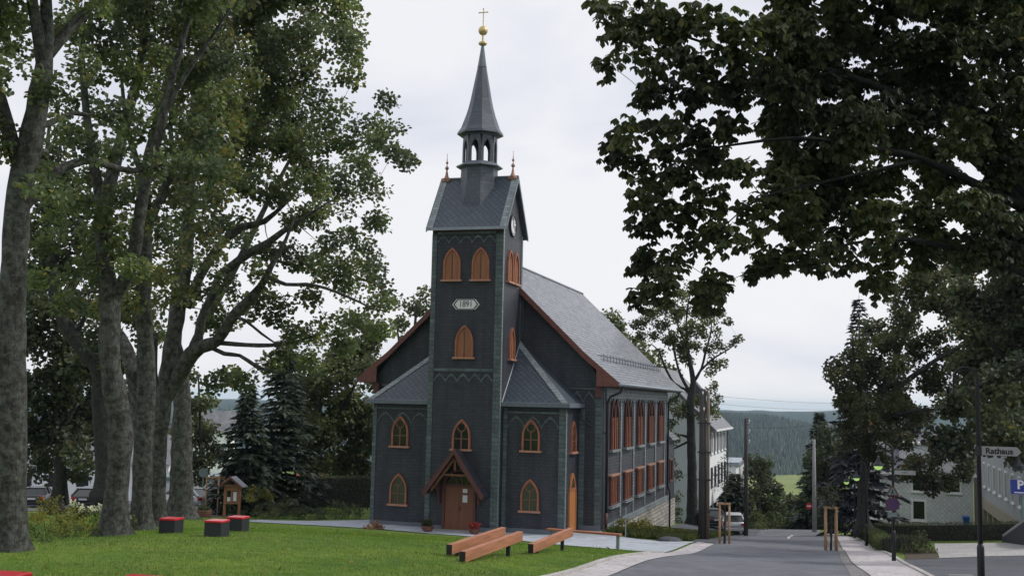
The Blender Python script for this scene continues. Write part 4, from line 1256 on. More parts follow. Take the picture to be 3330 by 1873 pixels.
lp(t, MB().prism(F0, disc((0, hz), .32), 0, .02), 'disc', 'sign_back')
sx, sy = 8.59, 63.18
t = thing('parking_sign', 'blue parking sign with a white letter P on a grey post at the right edge', 'road sign', (sx, sy, g1(sx, sy)), -.1)
hz = 3.12 - g1(sx, sy)
lp(t, MB().lathe([(.1, -.2), (.09, hz - .3)], (.1, .12, 0), 10), 'post', 'sign_back')
lp(t, MB().prism(F0, rect(-.5, hz - .4, .5, hz + .4), 0, .03), 'plate', 'sign_blue')
lp(t, MB().ring(F0, rect(-.5, hz - .4, .5, hz + .4), rect(-.475, hz - .375, .475, hz + .375), .03, .036), 'border', 'sign_white')
q = text_mesh('letter', 'P', .62, None, None, F0, 0.0, hz + .1, .032, bold=.02)
lp(t, q, 'letter', 'white_paint', fix=False)
lp(t, MB().prism(F0, rect(-.3, hz - .31, .3, hz - .25), .03, .034), 'marking', 'paper')

# wire fence beside the church
fx0, fx1 = Vector((-34.75,70.1,-0.62)), Vector((-30.69,69.2,-0.39))
t = thing('wire_fence', 'low dark wire fence before the hedge, left of the church', 'fence', (fx0.x, fx0.y, g1(fx0.x, fx0.y)))
mb, mw = MB(), MB()
L_ = (fx1 - fx0)
for i in range(5):
    p = fx0 + L_ * i / 4
    z = g1(p.x, p.y)
    t_ = MB().tube([(p.x, p.y, z - .2), (p.x, p.y, z + 1.25)], .03, 6)
    t_.build('post', M['dark_metal'], t)
for k in range(10):
    z = .12 + k * .12
    mw.tube([(fx0.x, fx0.y, g1(fx0.x, fx0.y) + z), (fx1.x, fx1.y, g1(fx1.x, fx1.y) + z)], .009, 4)
for i in range(46):
    p = fx0 + L_ * i / 45
    z = g1(p.x, p.y)
    mw.tube([(p.x, p.y, z + .1), (p.x, p.y, z + 1.22)], .009, 4)
mw.build('mesh', M['dark_metal'], t)
rk = thing('flat_rock', 'dark flat rock at the corner of the gravel and the grass', 'rock', (-8.55, 56.5, g1(-8.55, 56.5)))
lp(rk, MB().lathe([(.62, -.05), (.66, .05), (.55, .17), (.3, .24), (.02, .25)], (0, 0, 0), 9), 'rock', 'house_dark')
ms = thing('marker_post', 'thin pale metal rod standing by the church downpipe', 'post', (-11.0, 57.6, g1(-11.0, 57.6)))
lp(ms, MB().tube([(0, 0, -.2), (0, 0, 1.55)], .025, 6), 'rod', 'pale_lead')

# ------------------------------------------------------------------ cars
def car(p, rz, label, paint, L=4.3, W_=1.74, wagon=True, dz=0.0):
    t = thing('parked_car', label, 'car', (p[0], p[1], g1(p[0], p[1]) + .03 + dz), rz, 'parked cars')
    hl, hw = L / 2, W_ / 2
    # lower body: stations along x with half-width and heights
    st = [(-hl, .72, .42, .78), (-hl + .06, .84, .34, .92), (-hl + .5, 1.0, .28, .96), (-.9, 1.0, .24, .95), (.6, 1.0, .24, .93), (hl - 1.05, .99, .24, .9), (hl - .4, .95, .28, .78), (hl - .05, .84, .34, .66), (hl, .74, .42, .58)]
    mb = MB()
    k = 8
    vs = []
    for x, w, z0, z1 in st:
        a = hw * w
        vs += [(x, -a * .86, z0), (x, -a * .99, z0 + .14), (x, -a, (z0 + z1) / 2), (x, -a * .93, z1), (x, a * .93, z1), (x, a, (z0 + z1) / 2), (x, a * .99, z0 + .14), (x, a * .86, z0)]
    fs = []
    for i in range(len(st) - 1):
        for j in range(k):
            fs.append((i * k + j, i * k + (j + 1) % k, (i + 1) * k + (j + 1) % k, (i + 1) * k + j))
    fs += [tuple(range(k)), tuple((len(st) - 1) * k + j for j in reversed(range(k)))]
    mb.add(vs, fs)
    xr0, xr1 = (-hl + .12, -hl + .85) if wagon else (-hl + .75, -hl + 1.25)
    b = hw * .9
    base = [(xr0, .93), (hl - 1.15, .9)]
    top = [(xr1, 1.37), (-.35 if wagon else -.5, 1.40), (hl - 2.0, 1.35)]
    bt = hw * .66
    lowl = [(xr0, .94), (-.6, .95), (hl - 1.1, .9)]
    topl = [(xr1, 1.35), (-.5, 1.39), (hl - 1.95, 1.4)]
    body = lp(t, mb, 'body', paint, smooth=True, bevel=0)
    # glasshouse: dark glass volume, then painted roof and pillars
    gl = MB()
    vs = []
    for (x, z), (x2, z2) in zip(lowl, topl):
        vs += [(x, -b, z - .02), (x2, -bt, z2 - .02), (x2, bt, z2 - .02), (x, b, z - .02)]
    fs = []
    for i in range(2):
        for j in range(3):
            fs.append((i * 4 + j, i * 4 + j + 1, (i + 1) * 4 + j + 1, (i + 1) * 4 + j))
    fs += [(0, 3, 2, 1), (8, 9, 10, 11), (0, 4, 8, 11, 7, 3)]
    lp(t, gl.add(vs, fs), 'window', 'glass')
    rf = MB()
    rf.add([(xr1 - .03, -bt - .01, 1.35), (-.5, -bt - .01, 1.39), (hl - 1.95, -bt - .01, 1.4), (xr1 - .03, bt + .01, 1.35), (-.5, bt + .01, 1.39), (hl - 1.95, bt + .01, 1.4),
            (xr1, -bt * .85, 1.40), (-.5, -bt * .85, 1.45), (hl - 2.0, -bt * .85, 1.45), (xr1, bt * .85, 1.40), (-.5, bt * .85, 1.45), (hl - 2.0, bt * .85, 1.45)],
           [(0, 1, 7, 6), (1, 2, 8, 7), (3, 9, 10, 4), (4, 10, 11, 5), (6, 7, 10, 9), (7, 8, 11, 10), (0, 6, 9, 3), (2, 5, 11, 8), (0, 3, 4, 1), (1, 4, 5, 2)])
    for s in (-1, 1):
        rf.bar((xr0 + .02, s * (b + .005), .93), (xr1, s * (bt + .005), 1.37), .09, .12)
        rf.bar((hl - 1.1, s * (b + .005), .9), (hl - 1.95, s * (bt + .005), 1.35), .06, .07)
        rf.bar((-.15, s * (b + .006), .94), (-.3, s * (bt + .006), 1.37), .05, .09)
    lp(t, rf, 'roof', paint)
    for x in (-hl + .82, hl - .86):
        for s in (-1, 1):
            c = (x, s * (hw - .1), .31)
            wh = MB()
            k0 = 18
            def cyl(r, y0, y1, q):
                vs = [(c[0] + r * math.cos(2 * math.pi * i / k0), c[1] + y, c[2] + r * math.sin(2 * math.pi * i / k0)) for y in (y0, y1) for i in range(k0)]
                return q.add(vs, [(i, (i + 1) % k0, k0 + (i + 1) % k0, k0 + i) for i in range(k0)] + [tuple(range(k0)), tuple(reversed(range(k0, 2 * k0)))])
            w = lp(t, cyl(.31, -.1, .115, wh), 'wheel', 'tyre')
            lp(w, cyl(.19, .0 if s < 0 else .116, -.105 if s < 0 else .125, MB()) if s > 0 else cyl(.19, -.125, -.101, MB()), 'rim', 'rim')
    for s in (-1, 1):
        lp(t, MB().box((-hl + .0, s * hw * .6, .66), (-hl + .2, s * hw * .9, .9)), 'tail_light', 'tail_red', bevel=.02)
        lp(t, MB().box((hl - .26, s * hw * .52, .55), (hl - .03, s * hw * .84, .68)), 'headlight', 'pale_lead', bevel=.02)
        lp(t, MB().box((hl - 1.4, s * (hw - .02), .9), (hl - 1.25, s * (hw + .16), 1.02)), 'wing_mirror', paint, bevel=.02)
    lp(t, MB().box((-hl - .06, -hw * .84, .3), (-hl + .1, hw * .84, .5)), 'bumper', paint, bevel=.03)
    lp(t, MB().box((-hl - .02, -.26, .68), (-hl + .02, .26, .79)), 'number_plate', 'paper')
    return t
car((-8.21,85.69), rad(97), 'silver hatchback seen from behind, parked between the tree guard and the utility pole', 'car_silver')
car((-10.27,89.31), rad(110), 'dark grey car mostly hidden behind the double utility pole', 'car_dark', wagon=False)
car((-42.62,65.64), rad(172), 'silver car half hidden behind the thick tree trunks left of the plant tub', 'car_silver', wagon=True, dz=.1)
car((-50.36,66.47), rad(112), 'black hatchback parked behind the white flowering shrub', 'car_black')
car((-54.63,66.25), rad(118), 'black car parked at the far left behind the yellow shrubs', 'car_black', wagon=False)

# ------------------------------------------------------------------ houses
def hwin(root, fr, u, v, w, h, fm='white_paint', t=.12, bar=True):
    f = MB().ring(fr, rect(u - w / 2, v, u + w / 2, v + h), rect(u - w / 2 + t, v + t, u + w / 2 - t, v + h - t), 0, .07).build('window', M[fm], root)
    MB().prism(fr, rect(u - w / 2 + t, v + t, u + w / 2 - t, v + h - t), 0, .02).build('pane', M['glass'], f)
    if bar: MB().prism(fr, rect(u - .03, v + t, u + .03, v + h - t), .02, .05).build('mullion', M[fm], f)
    MB().prism(fr, rect(u - w / 2 - .06, v - .07, u + w / 2 + .06, v), 0, .13).build('sill', M[fm], f)
    return f

hx = -10.9
h1 = thing('white_house', 'tall white gabled house on the left of the street, behind the slender tree', 'house', (hx, 93, -3))
def hp_(mb, name, mat, parent=h1, **k): return mb.build(name, M[mat], parent, **k)
hp_(MB().prism(front(93), [(hx - 9, -5), (hx, -5), (hx, 5.2), (hx - 4.5, 9.7), (hx - 9, 5.2)], -13, 0), 'wall', 'house_pale')
hp_(MB().box((hx + .02, 92.98, -1.3), (hx + .06, 106.1, 5.15)), 'street_front', 'house_white')
rf1 = hp_(MB().prism(front(92.6), [(hx - 9.6, 4.75), (hx - 4.5, 9.85), (hx + .6, 4.75), (hx + .6, 4.95), (hx - 4.5, 10.1), (hx - 9.6, 4.95)], -13.8, 0), 'roof', 'house_grey_roof')
hp_(MB().box((hx + .55, 92.6, 4.8), (hx + .7, 106.4, 4.95)), 'gutter', 'white_paint', rf1)
dm = hp_(MB().prism(front(97), [(hx - 2.6, 6.2), (hx - .9, 6.2), (hx - .9, 8.0), (hx - 1.75, 9.0), (hx - 2.6, 8.0)], -1.8, 0), 'dormer', 'house_dark', rf1)
Rh = right(hx + .06)
for u in (94.4, 97.0, 99.6, 102.2, 104.8):
    f = hwin(h1, Rh, u, 2.9, 1.15, 1.7, 'white_paint')
    MB().prism(Rh, rect(u - 1.0, 2.85, u - .62, 4.65), 0, .05).build('shutter', M['house_dark'], f)
    hwin(h1, Rh, u, .2, 1.1, 1.6, 'house_dark')
for u in (93.4, 96, 99, 102, 105):
    hp_(MB().box((hx - .25, u - .15, -5), (hx + .05, u + .15, -1.31)), 'porch_post', 'house_white')
hp_(MB().box((hx - .02, 93.2, -5), (hx + .015, 105.9, -1.32)), 'recess_shade', 'glass')  # flat dark glass sheet standing in for shade in the ground floor recess
hp_(MB().tube([(hx + .2, 106.2, 4.8), (hx + .2, 106.2, -4)], .06, 6), 'downpipe', 'house_dark')
h2 = thing('flat_roofed_house', 'small white flat roofed house beyond the tall gabled house', 'house', (-10.2, 109, -4))
MB().box((-17, 109, -6), (-10.2, 119, 1.25)).build('wall', M['house_white'], h2)
MB().box((-17.2, 108.8, 1.25), (-9.9, 119.2, 1.55)).build('roof', M['pale_lead'], h2)
hwin(h2, right(-10.2), 111, -1.2, 1.3, 1.5, 'house_dark'); hwin(h2, front(109), -11.6, -1.2, 1.2, 1.5, 'house_dark')

hy = 97.5
h3 = thing('slate_fronted_house', 'two storey house clad in pale grey diamond slates behind the hedge on the right', 'house', (5, hy, -3))
MB().box((.4, hy, -2.35), (9.75, hy + 9, 1.75)).build('wall', M['house_tiles'], h3)
MB().box((.34, hy - .06, -4.5), (9.81, hy + 9, -2.36)).build('base', M['house_dark'], h3)
rf3 = MB().add([(.1, hy - .45, 1.76), (10.05, hy - .45, 1.76), (10.05, hy + 9.4, 1.76), (.1, hy + 9.4, 1.76), (2.6, hy + 4.5, 5.2), (7.5, hy + 4.5, 5.2)], [(0, 1, 5, 4), (1, 2, 5), (2, 3, 4, 5), (3, 0, 4), (0, 3, 2, 1)]).build('roof', M['house_grey_roof'], h3)
MB().box((.1, hy - .55, 1.66), (10.05, hy - .46, 1.8)).build('gutter', M['white_paint'], rf3)
MB().box((5.4, hy + 4.0, 4.2), (6.1, hy + 4.8, 6.2)).build('chimney', M['house_dark'], rf3)
MB().box((4.2, hy + 1.2, 2.4), (7.4, hy + 4.2, 4.1)).build('dormer', M['house_tiles'], rf3)
MB().box((4.0, hy + .95, 4.1), (7.6, hy + 4.4, 4.28)).build('dormer_roof', M['white_paint'], rf3)
Fh = front(hy)
for u in (2.15, 5.6):
    hwin(h3, Fh, u, -2.05, 1.2, 1.75, t=.17, bar=False)
    hwin(h3, Fh, u, .02 + .25, 1.15, 1.3, t=.14, bar=False)
hwin(h3, Fh, 8.3, .27, 1.15, 1.3, t=.14, bar=False)

bx = 10.3
h4 = thing('colonnade_building', 'long beige and grey building raised on pillars behind the blue parking sign', 'building', (bx, 84, -3))
MB().box((bx, 70, .22), (bx + 9, 97, 5.2)).build('wall', M['house_grey'], h4)
MB().box((bx - .12, 70, -.62), (bx + 9, 97.1, .2)).build('balcony_band', M['house_beige'], h4)
MB().box((bx + 1.6, 70.2, -4.5), (bx + 9, 97, -.63)).build('recessed_wall', M['house_dark'], h4)
for k in range(9):
    y = 71 + k * 3.1
    MB().box((bx - .05, y - .2, -4.5), (bx + .35, y + .2, -.63)).build('pillar', M['house_beige'], h4)
Lb = left(bx)
for k in range(8):
    y = 72.6 + k * 3.1
    hwin(h4, Lb, y, 1.1, 1.3, 1.9, 'white_paint')
MB().box((9.9, 98.2, -4), (13, 98.6, 3.6)).build('end_wall', M['house_beige'], h4)
MB().box((bx - .5, 69.8, 5.2), (bx + 9.4, 97.3, 5.5)).build('roof', M['house_grey_roof'], h4)

# the dark ramp wall and the blue bin by that building
ra, rb = Vector((8.08,66.17,0.23)), Vector((8.63,62.02,1.4))
t = thing('ramp_wall', 'dark sloping ramp wall with a pale capping behind the parking sign post', 'wall', (ra.x, ra.y, g1(ra.x, ra.y)))
fr_ = lambda u, v, n: (ra.x + (rb.x - ra.x) * u, ra.y + (rb.y - ra.y) * u + n, v)
MB().prism(fr_, [(-.1, ra.z - 1.4), (1.8, ra.z - 1.4), (1.8, rb.z + .75), (1, rb.z + .12), (0, ra.z)], 0, .3).build('wall', M['house_dark'], t)
MB().prism(fr_, [(0, ra.z + .01), (1, rb.z + .13), (1.8, rb.z + .76), (1.8, rb.z + .84), (1, rb.z + .21), (0, ra.z + .09)], -.05, .35).build('capping', M['concrete'], t)
bx_, by_ = 9.04, 96.17
t = thing('waste_bin', 'small blue wheeled waste bin against the foot of the slate fronted house', 'bin', (bx_, by_, g1(bx_, by_)), .1)
lp(t, MB().add([(-.18, -.2, .08), (.18, -.2, .08), (.18, .2, .08), (-.18, .2, .08), (-.23, -.26, .9), (.23, -.26, .9), (.23, .26, .9), (-.23, .26, .9)], [(0, 3, 2, 1), (4, 5, 6, 7), (0, 1, 5, 4), (1, 2, 6, 5), (2, 3, 7, 6), (3, 0, 4, 7)]), 'body', 'bin_blue', bevel=.02)
lp(t, MB().prism(right(-.25), [(-.3, .91), (.3, .91), (.3, .99), (0, 1.05), (-.3, .96)], 0, .5), 'lid', 'bin_blue')
for s in (-1, 1):
    lp(t, MB().tube([(s * .2, .25, .09), (s * .28, .25, .09)], .09, 10), 'wheel', 'tyre')

# white buildings behind the left-hand trees
ha = Vector((-63.95,82.39,-1.9))
t = thing('white_hall', 'long low white building behind the parked black cars at the far left', 'building', (ha.x, ha.y, ha.z), .55)
lp(t, MB().box((-8, 0, -3), (7.5, 8, 2.6)), 'wall', 'house_white')
rf = lp(t, MB().add([(-8.4, -.5, 2.6), (7.9, -.5, 2.6), (7.9, 8.5, 2.6), (-8.4, 8.5, 2.6), (-8.4, 4, 5.2), (7.9, 4, 5.2)], [(0, 1, 5, 4), (1, 2, 5), (2, 3, 4, 5), (3, 0, 4), (0, 3, 2, 1)]), 'roof', 'house_grey_roof')
for u in (-6.5, -4.2, -1.9, .4, 2.7, 5.0):
    f = lp(t, MB().ring(front(0), rect(u - .6, .5, u + .6, 1.9), rect(u - .5, .6, u + .5, 1.8), 0, .06), 'window', 'white_paint')
    lp(f, MB().prism(front(0), rect(u - .5, .6, u + .5, 1.8), 0, .02), 'pane', 'glass')
hb = Vector((-51.11,79.98,-1.86))
t = thing('white_garage', 'flat roofed white garage with a blue grey roof edge behind the round sign', 'garage', (hb.x, hb.y, hb.z), .5)
lp(t, MB().box((-3.2, 0, -1), (2.35, 6, 1.75)), 'wall', 'house_pale')
lp(t, MB().box((-3.35, -.15, 1.75), (2.5, 6.1, 2.05)), 'roof_edge', 'sign_back')
lp(t, MB().ring(front(0), rect(-2.8, -.4, -.4, 1.4), rect(-2.7, -.4, -.5, 1.3), 0, .05), 'garage_door', 'white_paint')
hd_ = Vector((-50.32,99.17,-2.36))
t = thing('garden_house', 'small white garden house with a red roof glimpsed between the spruces and the hedge', 'house', (hd_.x, hd_.y, hd_.z), .4)
lp(t, MB().box((-1.4, 0, -1.5), (1.4, 2.4, .9)), 'wall', 'house_white')
lp(t, MB().prism(right(-1.6), [(-.3, .9), (2.7, .9), (1.2, 1.7)], 0, 3.2), 'roof', 'red_tiles')
hc = Vector((-104.78,168.7,-1.45))
t = thing('distant_house', 'tiny distant house with a grey roof between the trunks and the spruces', 'house', (hc.x, hc.y, hc.z - 2), .4)
lp(t, MB().box((-3.5, 0, -4), (3.5, 6, 4)), 'wall', 'house_white')
lp(t, MB().prism(right(-3.9), [(-.5, 4), (6.5, 4), (3, 7.5)], 0, 7.8), 'roof', 'house_grey_roof')

# ------------------------------------------------------------------ trees and plants
RNG = np.random.default_rng(7)

LEAF = {  # outline of one leaf: (across, along, fold) and its faces, grown from a stalk at 0,0
    'maple': ([(0, 0, 0), (-.52, .32, .12), (-.36, .74, .1), (0, 1, -.08), (.36, .74, .1), (.52, .32, .12)], [(0, 3, 2, 1), (0, 5, 4, 3)]),
    'oval': ([(0, 0, 0), (-.17, .34, .05), (-.27, .7, .05), (0, 1, -.1), (.27, .7, .05), (.17, .34, .05)], [(0, 3, 2, 1), (0, 5, 4, 3)]),
    'kite': ([(0, 0, 0), (-.4, .5, .1), (0, 1, -.05), (.4, .5, .1)], [(0, 3, 2, 1)]),
    'needle': ([(0, 0, 0), (-.19, .4, .03), (0, 1, -.05), (.19, .4, .03)], [(0, 3, 2, 1)]),
    'blade': ([(-.5, 0, 0), (.5, 0, 0), (.25, .6, .04), (.0, 1, .16)], [(0, 1, 2, 3)]),
}
def leaf_mesh(name, pos, axis, nrm, size, shape, mat, parent=None):
    """one mesh of many leaves; pos/axis/nrm (N,3) and size (N,) in world metres"""
    tv, tf = LEAF[shape]
    tv = np.array(tv); tf = np.array(tf)
    axis = axis / np.maximum(np.linalg.norm(axis, axis=1, keepdims=True), 1e-6)
    side = np.cross(axis, nrm)
    side /= np.maximum(np.linalg.norm(side, axis=1, keepdims=True), 1e-6)
    up = np.cross(side, axis)
    N, k = len(pos), len(tv)
    V = pos[:, None] + size[:, None, None] * (side[:, None] * tv[None, :, 0:1] + axis[:, None] * tv[None, :, 1:2] + up[:, None] * tv[None, :, 2:3])
    F = (np.arange(N)[:, None, None] * k + tf[None]).reshape(-1, tf.shape[1])
    V = V.reshape(-1, 3)
    if parent is not None:
        root = parent
        while root.parent: root = root.parent
        V = V - np.array(OFF[root])
    return np_mesh(name, V, F, mat, parent)

def scatter_leaves(cent, per, rc, size, mode, rng, flat=.75):
    """leaves in tufts round the given twig ends"""
    n = len(cent) * per
    c = np.repeat(cent, per, axis=0)
    d = rng.normal(size=(n, 3))
    d /= np.linalg.norm(d, axis=1, keepdims=True)
    r = rc * rng.random(n) ** .5
    pos = c + d * r[:, None] * np.array([1, 1, flat])
    if mode == 'droop':
        ax = d * np.array([1, 1, .3]) + np.array([0, 0, -.75]) + rng.normal(size=(n, 3)) * .3
        nr = rng.normal(size=(n, 3)) * .5 + d + np.array([0, 0, .5])
    else:
        ax = d + rng.normal(size=(n, 3)) * .6 + np.array([0, 0, -.25])
        nr = rng.normal(size=(n, 3)) * .8 + np.array([0, 0, .9])
    sz = size * rng.uniform(.65, 1.3, n)
    return pos, ax, nr, sz

def palmate(cent, per, rc, size, rng):
    """drooping hands of six leaflets, as a horse chestnut bears them"""
    n = len(cent) * per
    c = np.repeat(cent, per, axis=0)
    d = rng.normal(size=(n, 3)); d /= np.linalg.norm(d, axis=1, keepdims=True)
    hub = c + d * (rc * rng.random(n) ** .5)[:, None]
    tilt = rng.normal(size=(n, 3)) * .5
    P, A, Nn, S = [], [], [], []
    ph0 = rng.random(n) * 6.28
    sz = size * rng.uniform(.75, 1.25, n)
    for k in range(6):
        ph = ph0 + (k - 2.5) * .92
        out = np.stack([np.cos(ph), np.sin(ph), np.zeros(n)], 1)
        ax = out * .68 + np.array([0, 0, -.8]) + tilt * .7 + rng.normal(size=(n, 3)) * .12
        nr = out * .55 + np.array([0, 0, .8]) + tilt
        P.append(hub); A.append(ax); Nn.append(nr); S.append(sz * (1.1 - .09 * abs(k - 2.5)))
    return np.concatenate(P), np.concatenate(A), np.concatenate(Nn), np.concatenate(S)

def fill_lobes(lobes, spacing, rng, jitter=1.0, fill=1.0):
    """twig ends through the volume of each lobe (x,y,z,r), denser outwards, patchy"""
    out = []
    for x, y, z, r in lobes:
        n = max(3, int(fill * 4.6 * (r / spacing) ** 2.2))
        d = rng.normal(size=(n, 3)); d /= np.linalg.norm(d, axis=1, keepdims=True)
        q = d * (r * rng.random(n) ** .42)[:, None]
        q[:, 2] *= .92
        out.append(np.array([x, y, z]) + q)
    return np.concatenate(out)

def limb_mesh(limbs, rng, parent, mat, name='trunk', sides=12, flare=True):
    mb = MB()
    for i, lb in enumerate(limbs):
        pts = [Vector(p[:3]) for p in lb]
        rs = [p[3] for p in lb]
        P, Rr = [], []
        for k in range(len(pts) - 1):     # Catmull-Rom through the joints
            p0, p1, p2, p3 = pts[max(k - 1, 0)], pts[k], pts[k + 1], pts[min(k + 2, len(pts) - 1)]
            m = max(2, int((p2 - p1).length / .45))
            for j in range(m):
                t = j / m
                q = .5 * ((2 * p1) + (p2 - p0) * t + (2 * p0 - 5 * p1 + 4 * p2 - p3) * t * t + (3 * p1 - p0 - 3 * p2 + p3) * t ** 3)
                P.append(q); Rr.append(rs[k] + (rs[k + 1] - rs[k]) * t)
        P.append(pts[-1]); Rr.append(rs[-1])
        if i == 0 and flare:
            z0 = P[0].z
            Rr = [r * (1 + .55 * math.exp(-(p.z - z0) / .45)) for p, r in zip(P, Rr)]
            P.insert(0, P[0] - Vector((0, 0, .5))); Rr.insert(0, Rr[0] * 1.15)
        n = sides if max(Rr) > .12 else 7
        k0 = len(mb.v)
        mb.tube(P, Rr, n)
        for vi in range(k0, len(mb.v)):
            v = mb.v[vi]
            ring = (vi - k0) // n
            rr = Rr[min(ring, len(Rr) - 1)]
            a = math.sin(v[0] * 5.1 + v[2] * 1.7) * math.sin(v[1] * 4.3 - v[2] * 2.3) + .5 * math.sin(v[2] * 5 + v[0] * 9)
            c = P[min(ring, len(P) - 1)]
            f = 1 + .085 * a
            if i == 0 and flare:
                th = math.atan2(v[1] - c[1], v[0] - c[0])
                f += .2 * math.exp(-max(0, c[2] - pts[0].z) / .5) * math.sin(5 * th + pts[0].x)
            mb.v[vi] = (c[0] + (v[0] - c[0]) * f, c[1] + (v[1] - c[1]) * f, c[2] + (v[2] - c[2]) * f)
    return mb.build(name, mat, parent, smooth=True, fix=False)

def grow(limbs, ends, rng, twig=.012, maxr=.09):
    """join every twig end to the nearest wood with a bent branch; returns the branches"""
    nodes, rad_ = [], []
    for lb in limbs:
        for a, b in zip(lb, lb[1:]):
            a, b = np.array(a), np.array(b)
            m = max(1, int(np.linalg.norm(b[:3] - a[:3]) / .5))
            for j in range(m):
                q = a + (b - a) * j / m
                nodes.append(q[:3]); rad_.append(q[3])
        nodes.append(np.array(lb[-1][:3])); rad_.append(lb[-1][3])
    wood = len(nodes)
    cap = wood + len(ends) * 4 + 10
    ND = np.empty((cap, 3)); ND[:wood] = nodes
    RD = np.empty(cap); RD[:wood] = rad_
    cnt = wood
    d0 = np.min(np.linalg.norm(ends[:, None] - ND[None, :wood], axis=2), axis=1) if len(ends) * wood < 4e6 else np.array([np.min(np.linalg.norm(e - ND[:wood], axis=1)) for e in ends])
    order = np.argsort(d0)
    br = []
    for i in order:
        e = ends[i]
        dd = np.linalg.norm(ND[:cnt] - e, axis=1)
        pen = dd + np.maximum(ND[:cnt, 2] - e[2], 0) * .35 - np.minimum(RD[:cnt], .1) * 2.0
        j = int(np.argmin(pen))
        a = ND[j]
        L = dd[j]
        if L < .12: continue
        mid = (a + e) / 2 + rng.normal(size=3) * L * .1 + np.array([0, 0, L * .06])
        r0 = min(maxr, RD[j] * .6, twig + .012 * L)
        br.append((a.copy(), mid, e, max(r0, twig)))
        m = 3 if L > 1 else 2
        for k in range(1, m + 1):
            t = k / m
            ND[cnt] = (1 - t) ** 2 * a + 2 * t * (1 - t) * mid + t * t * e
            RD[cnt] = max(twig, r0 * (1 - .8 * t))
            cnt += 1
    return br

def branch_mesh(br, mat, parent, name='branches', twig=.007):
    """all the finer wood of one tree as one tapering mesh of three-sided twigs"""
    V, F = [], []
    k = 0
    for a, m, e, r in br:
        prev = None
        for t in (0, .33, .67, 1):
            p = (1 - t) ** 2 * a + 2 * t * (1 - t) * m + t * t * e
            d = (e - a) / max(np.linalg.norm(e - a), 1e-6)
            u = np.cross(d, [0.3, .2, .93]); u /= max(np.linalg.norm(u), 1e-6)
            w = np.cross(d, u)
            rr = r + (twig - r) * t
            for s in (0, 2.09, 4.19):
                V.append(p + (u * math.cos(s) + w * math.sin(s)) * rr)
            if t > 0:
                for s in range(3):
                    s2 = (s + 1) % 3
                    F.append((k - 3 + s, k - 3 + s2, k + s2, k + s))
            k += 3
    root = parent
    V = np.array(V) - np.array(OFF[root])
    return np_mesh(name, V, np.array(F), mat, parent, smooth=True)

def tree(name, label, cat, limbs, lobes, leaf='leaf_maple', bark='bark', spacing=.8, per=40, rc=.5, size=.14, shape='maple', seed=1, group=None, mode='loose', fill=1.0, twig=.012, sides=12):
    rng = np.random.default_rng(seed)
    b = limbs[0][0]
    t = thing(name, label, cat, tuple(b[:3]), group=group)
    limb_mesh(limbs, rng, t, M[bark], sides=sides)
    if mode != 'palmate':
        per, size = int(per * 2.7), size * .98
    ends = fill_lobes(lobes, spacing, rng, fill=fill)
    br = grow(limbs, ends, rng, twig)
    branch_mesh(br, M[bark], t)['kind'] = 'stuff'
    if mode == 'palmate':
        P, A, N, S = palmate(ends, per, rc, size, rng)
    else:
        P, A, N, S = scatter_leaves(ends, per, rc, size, mode, rng)
    leaf_mesh('crown', P, A, N, S, shape, M[leaf], t)
    return t

def shrub(name, label, cat, lobes, leaf, spacing=.35, per=26, rc=.24, size=.09, shape='kite', seed=3, group=None, stems=True, flowers=None, flat=.8):
    rng = np.random.default_rng(seed)
    x, y = np.mean([l[0] for l in lobes]), np.mean([l[1] for l in lobes])
    t = thing(name, label, cat, (x, y, g1(x, y)), group=group)
    ends = fill_lobes(lobes, spacing, rng)
    zg = gz(ends[:, 0], ends[:, 1])
    ends[:, 2] = np.maximum(ends[:, 2], zg + .06)
    P, A, N, S = scatter_leaves(ends, int(per * 1.7), rc, size, 'loose', rng, flat)
    A[:, 2] += .5
    leaf_mesh('foliage', P, A, N, S, shape, M[leaf], t)
    if stems:
        br = []
        for e in ends[::2]:
            a = np.array([x + (e[0] - x) * .7, y + (e[1] - y) * .7, 0])
            a[2] = g1(a[0], a[1]) - .05
            br.append((a, (a + e) / 2 + rng.normal(size=3) * .05, e, .012))
        branch_mesh(br, M['bark_dark'], t, 'stems', .004)['kind'] = 'stuff'
    if flowers:
        m, share, fs = flowers
        top = ends[rng.random(len(ends)) < share]
        top = top + np.array([0, 0, .14])
        P, A, N, S = scatter_leaves(top, 26, .1, fs, 'loose', rng)
        leaf_mesh('flowers', P, A, N, S, 'kite', M[m], t)
    return t

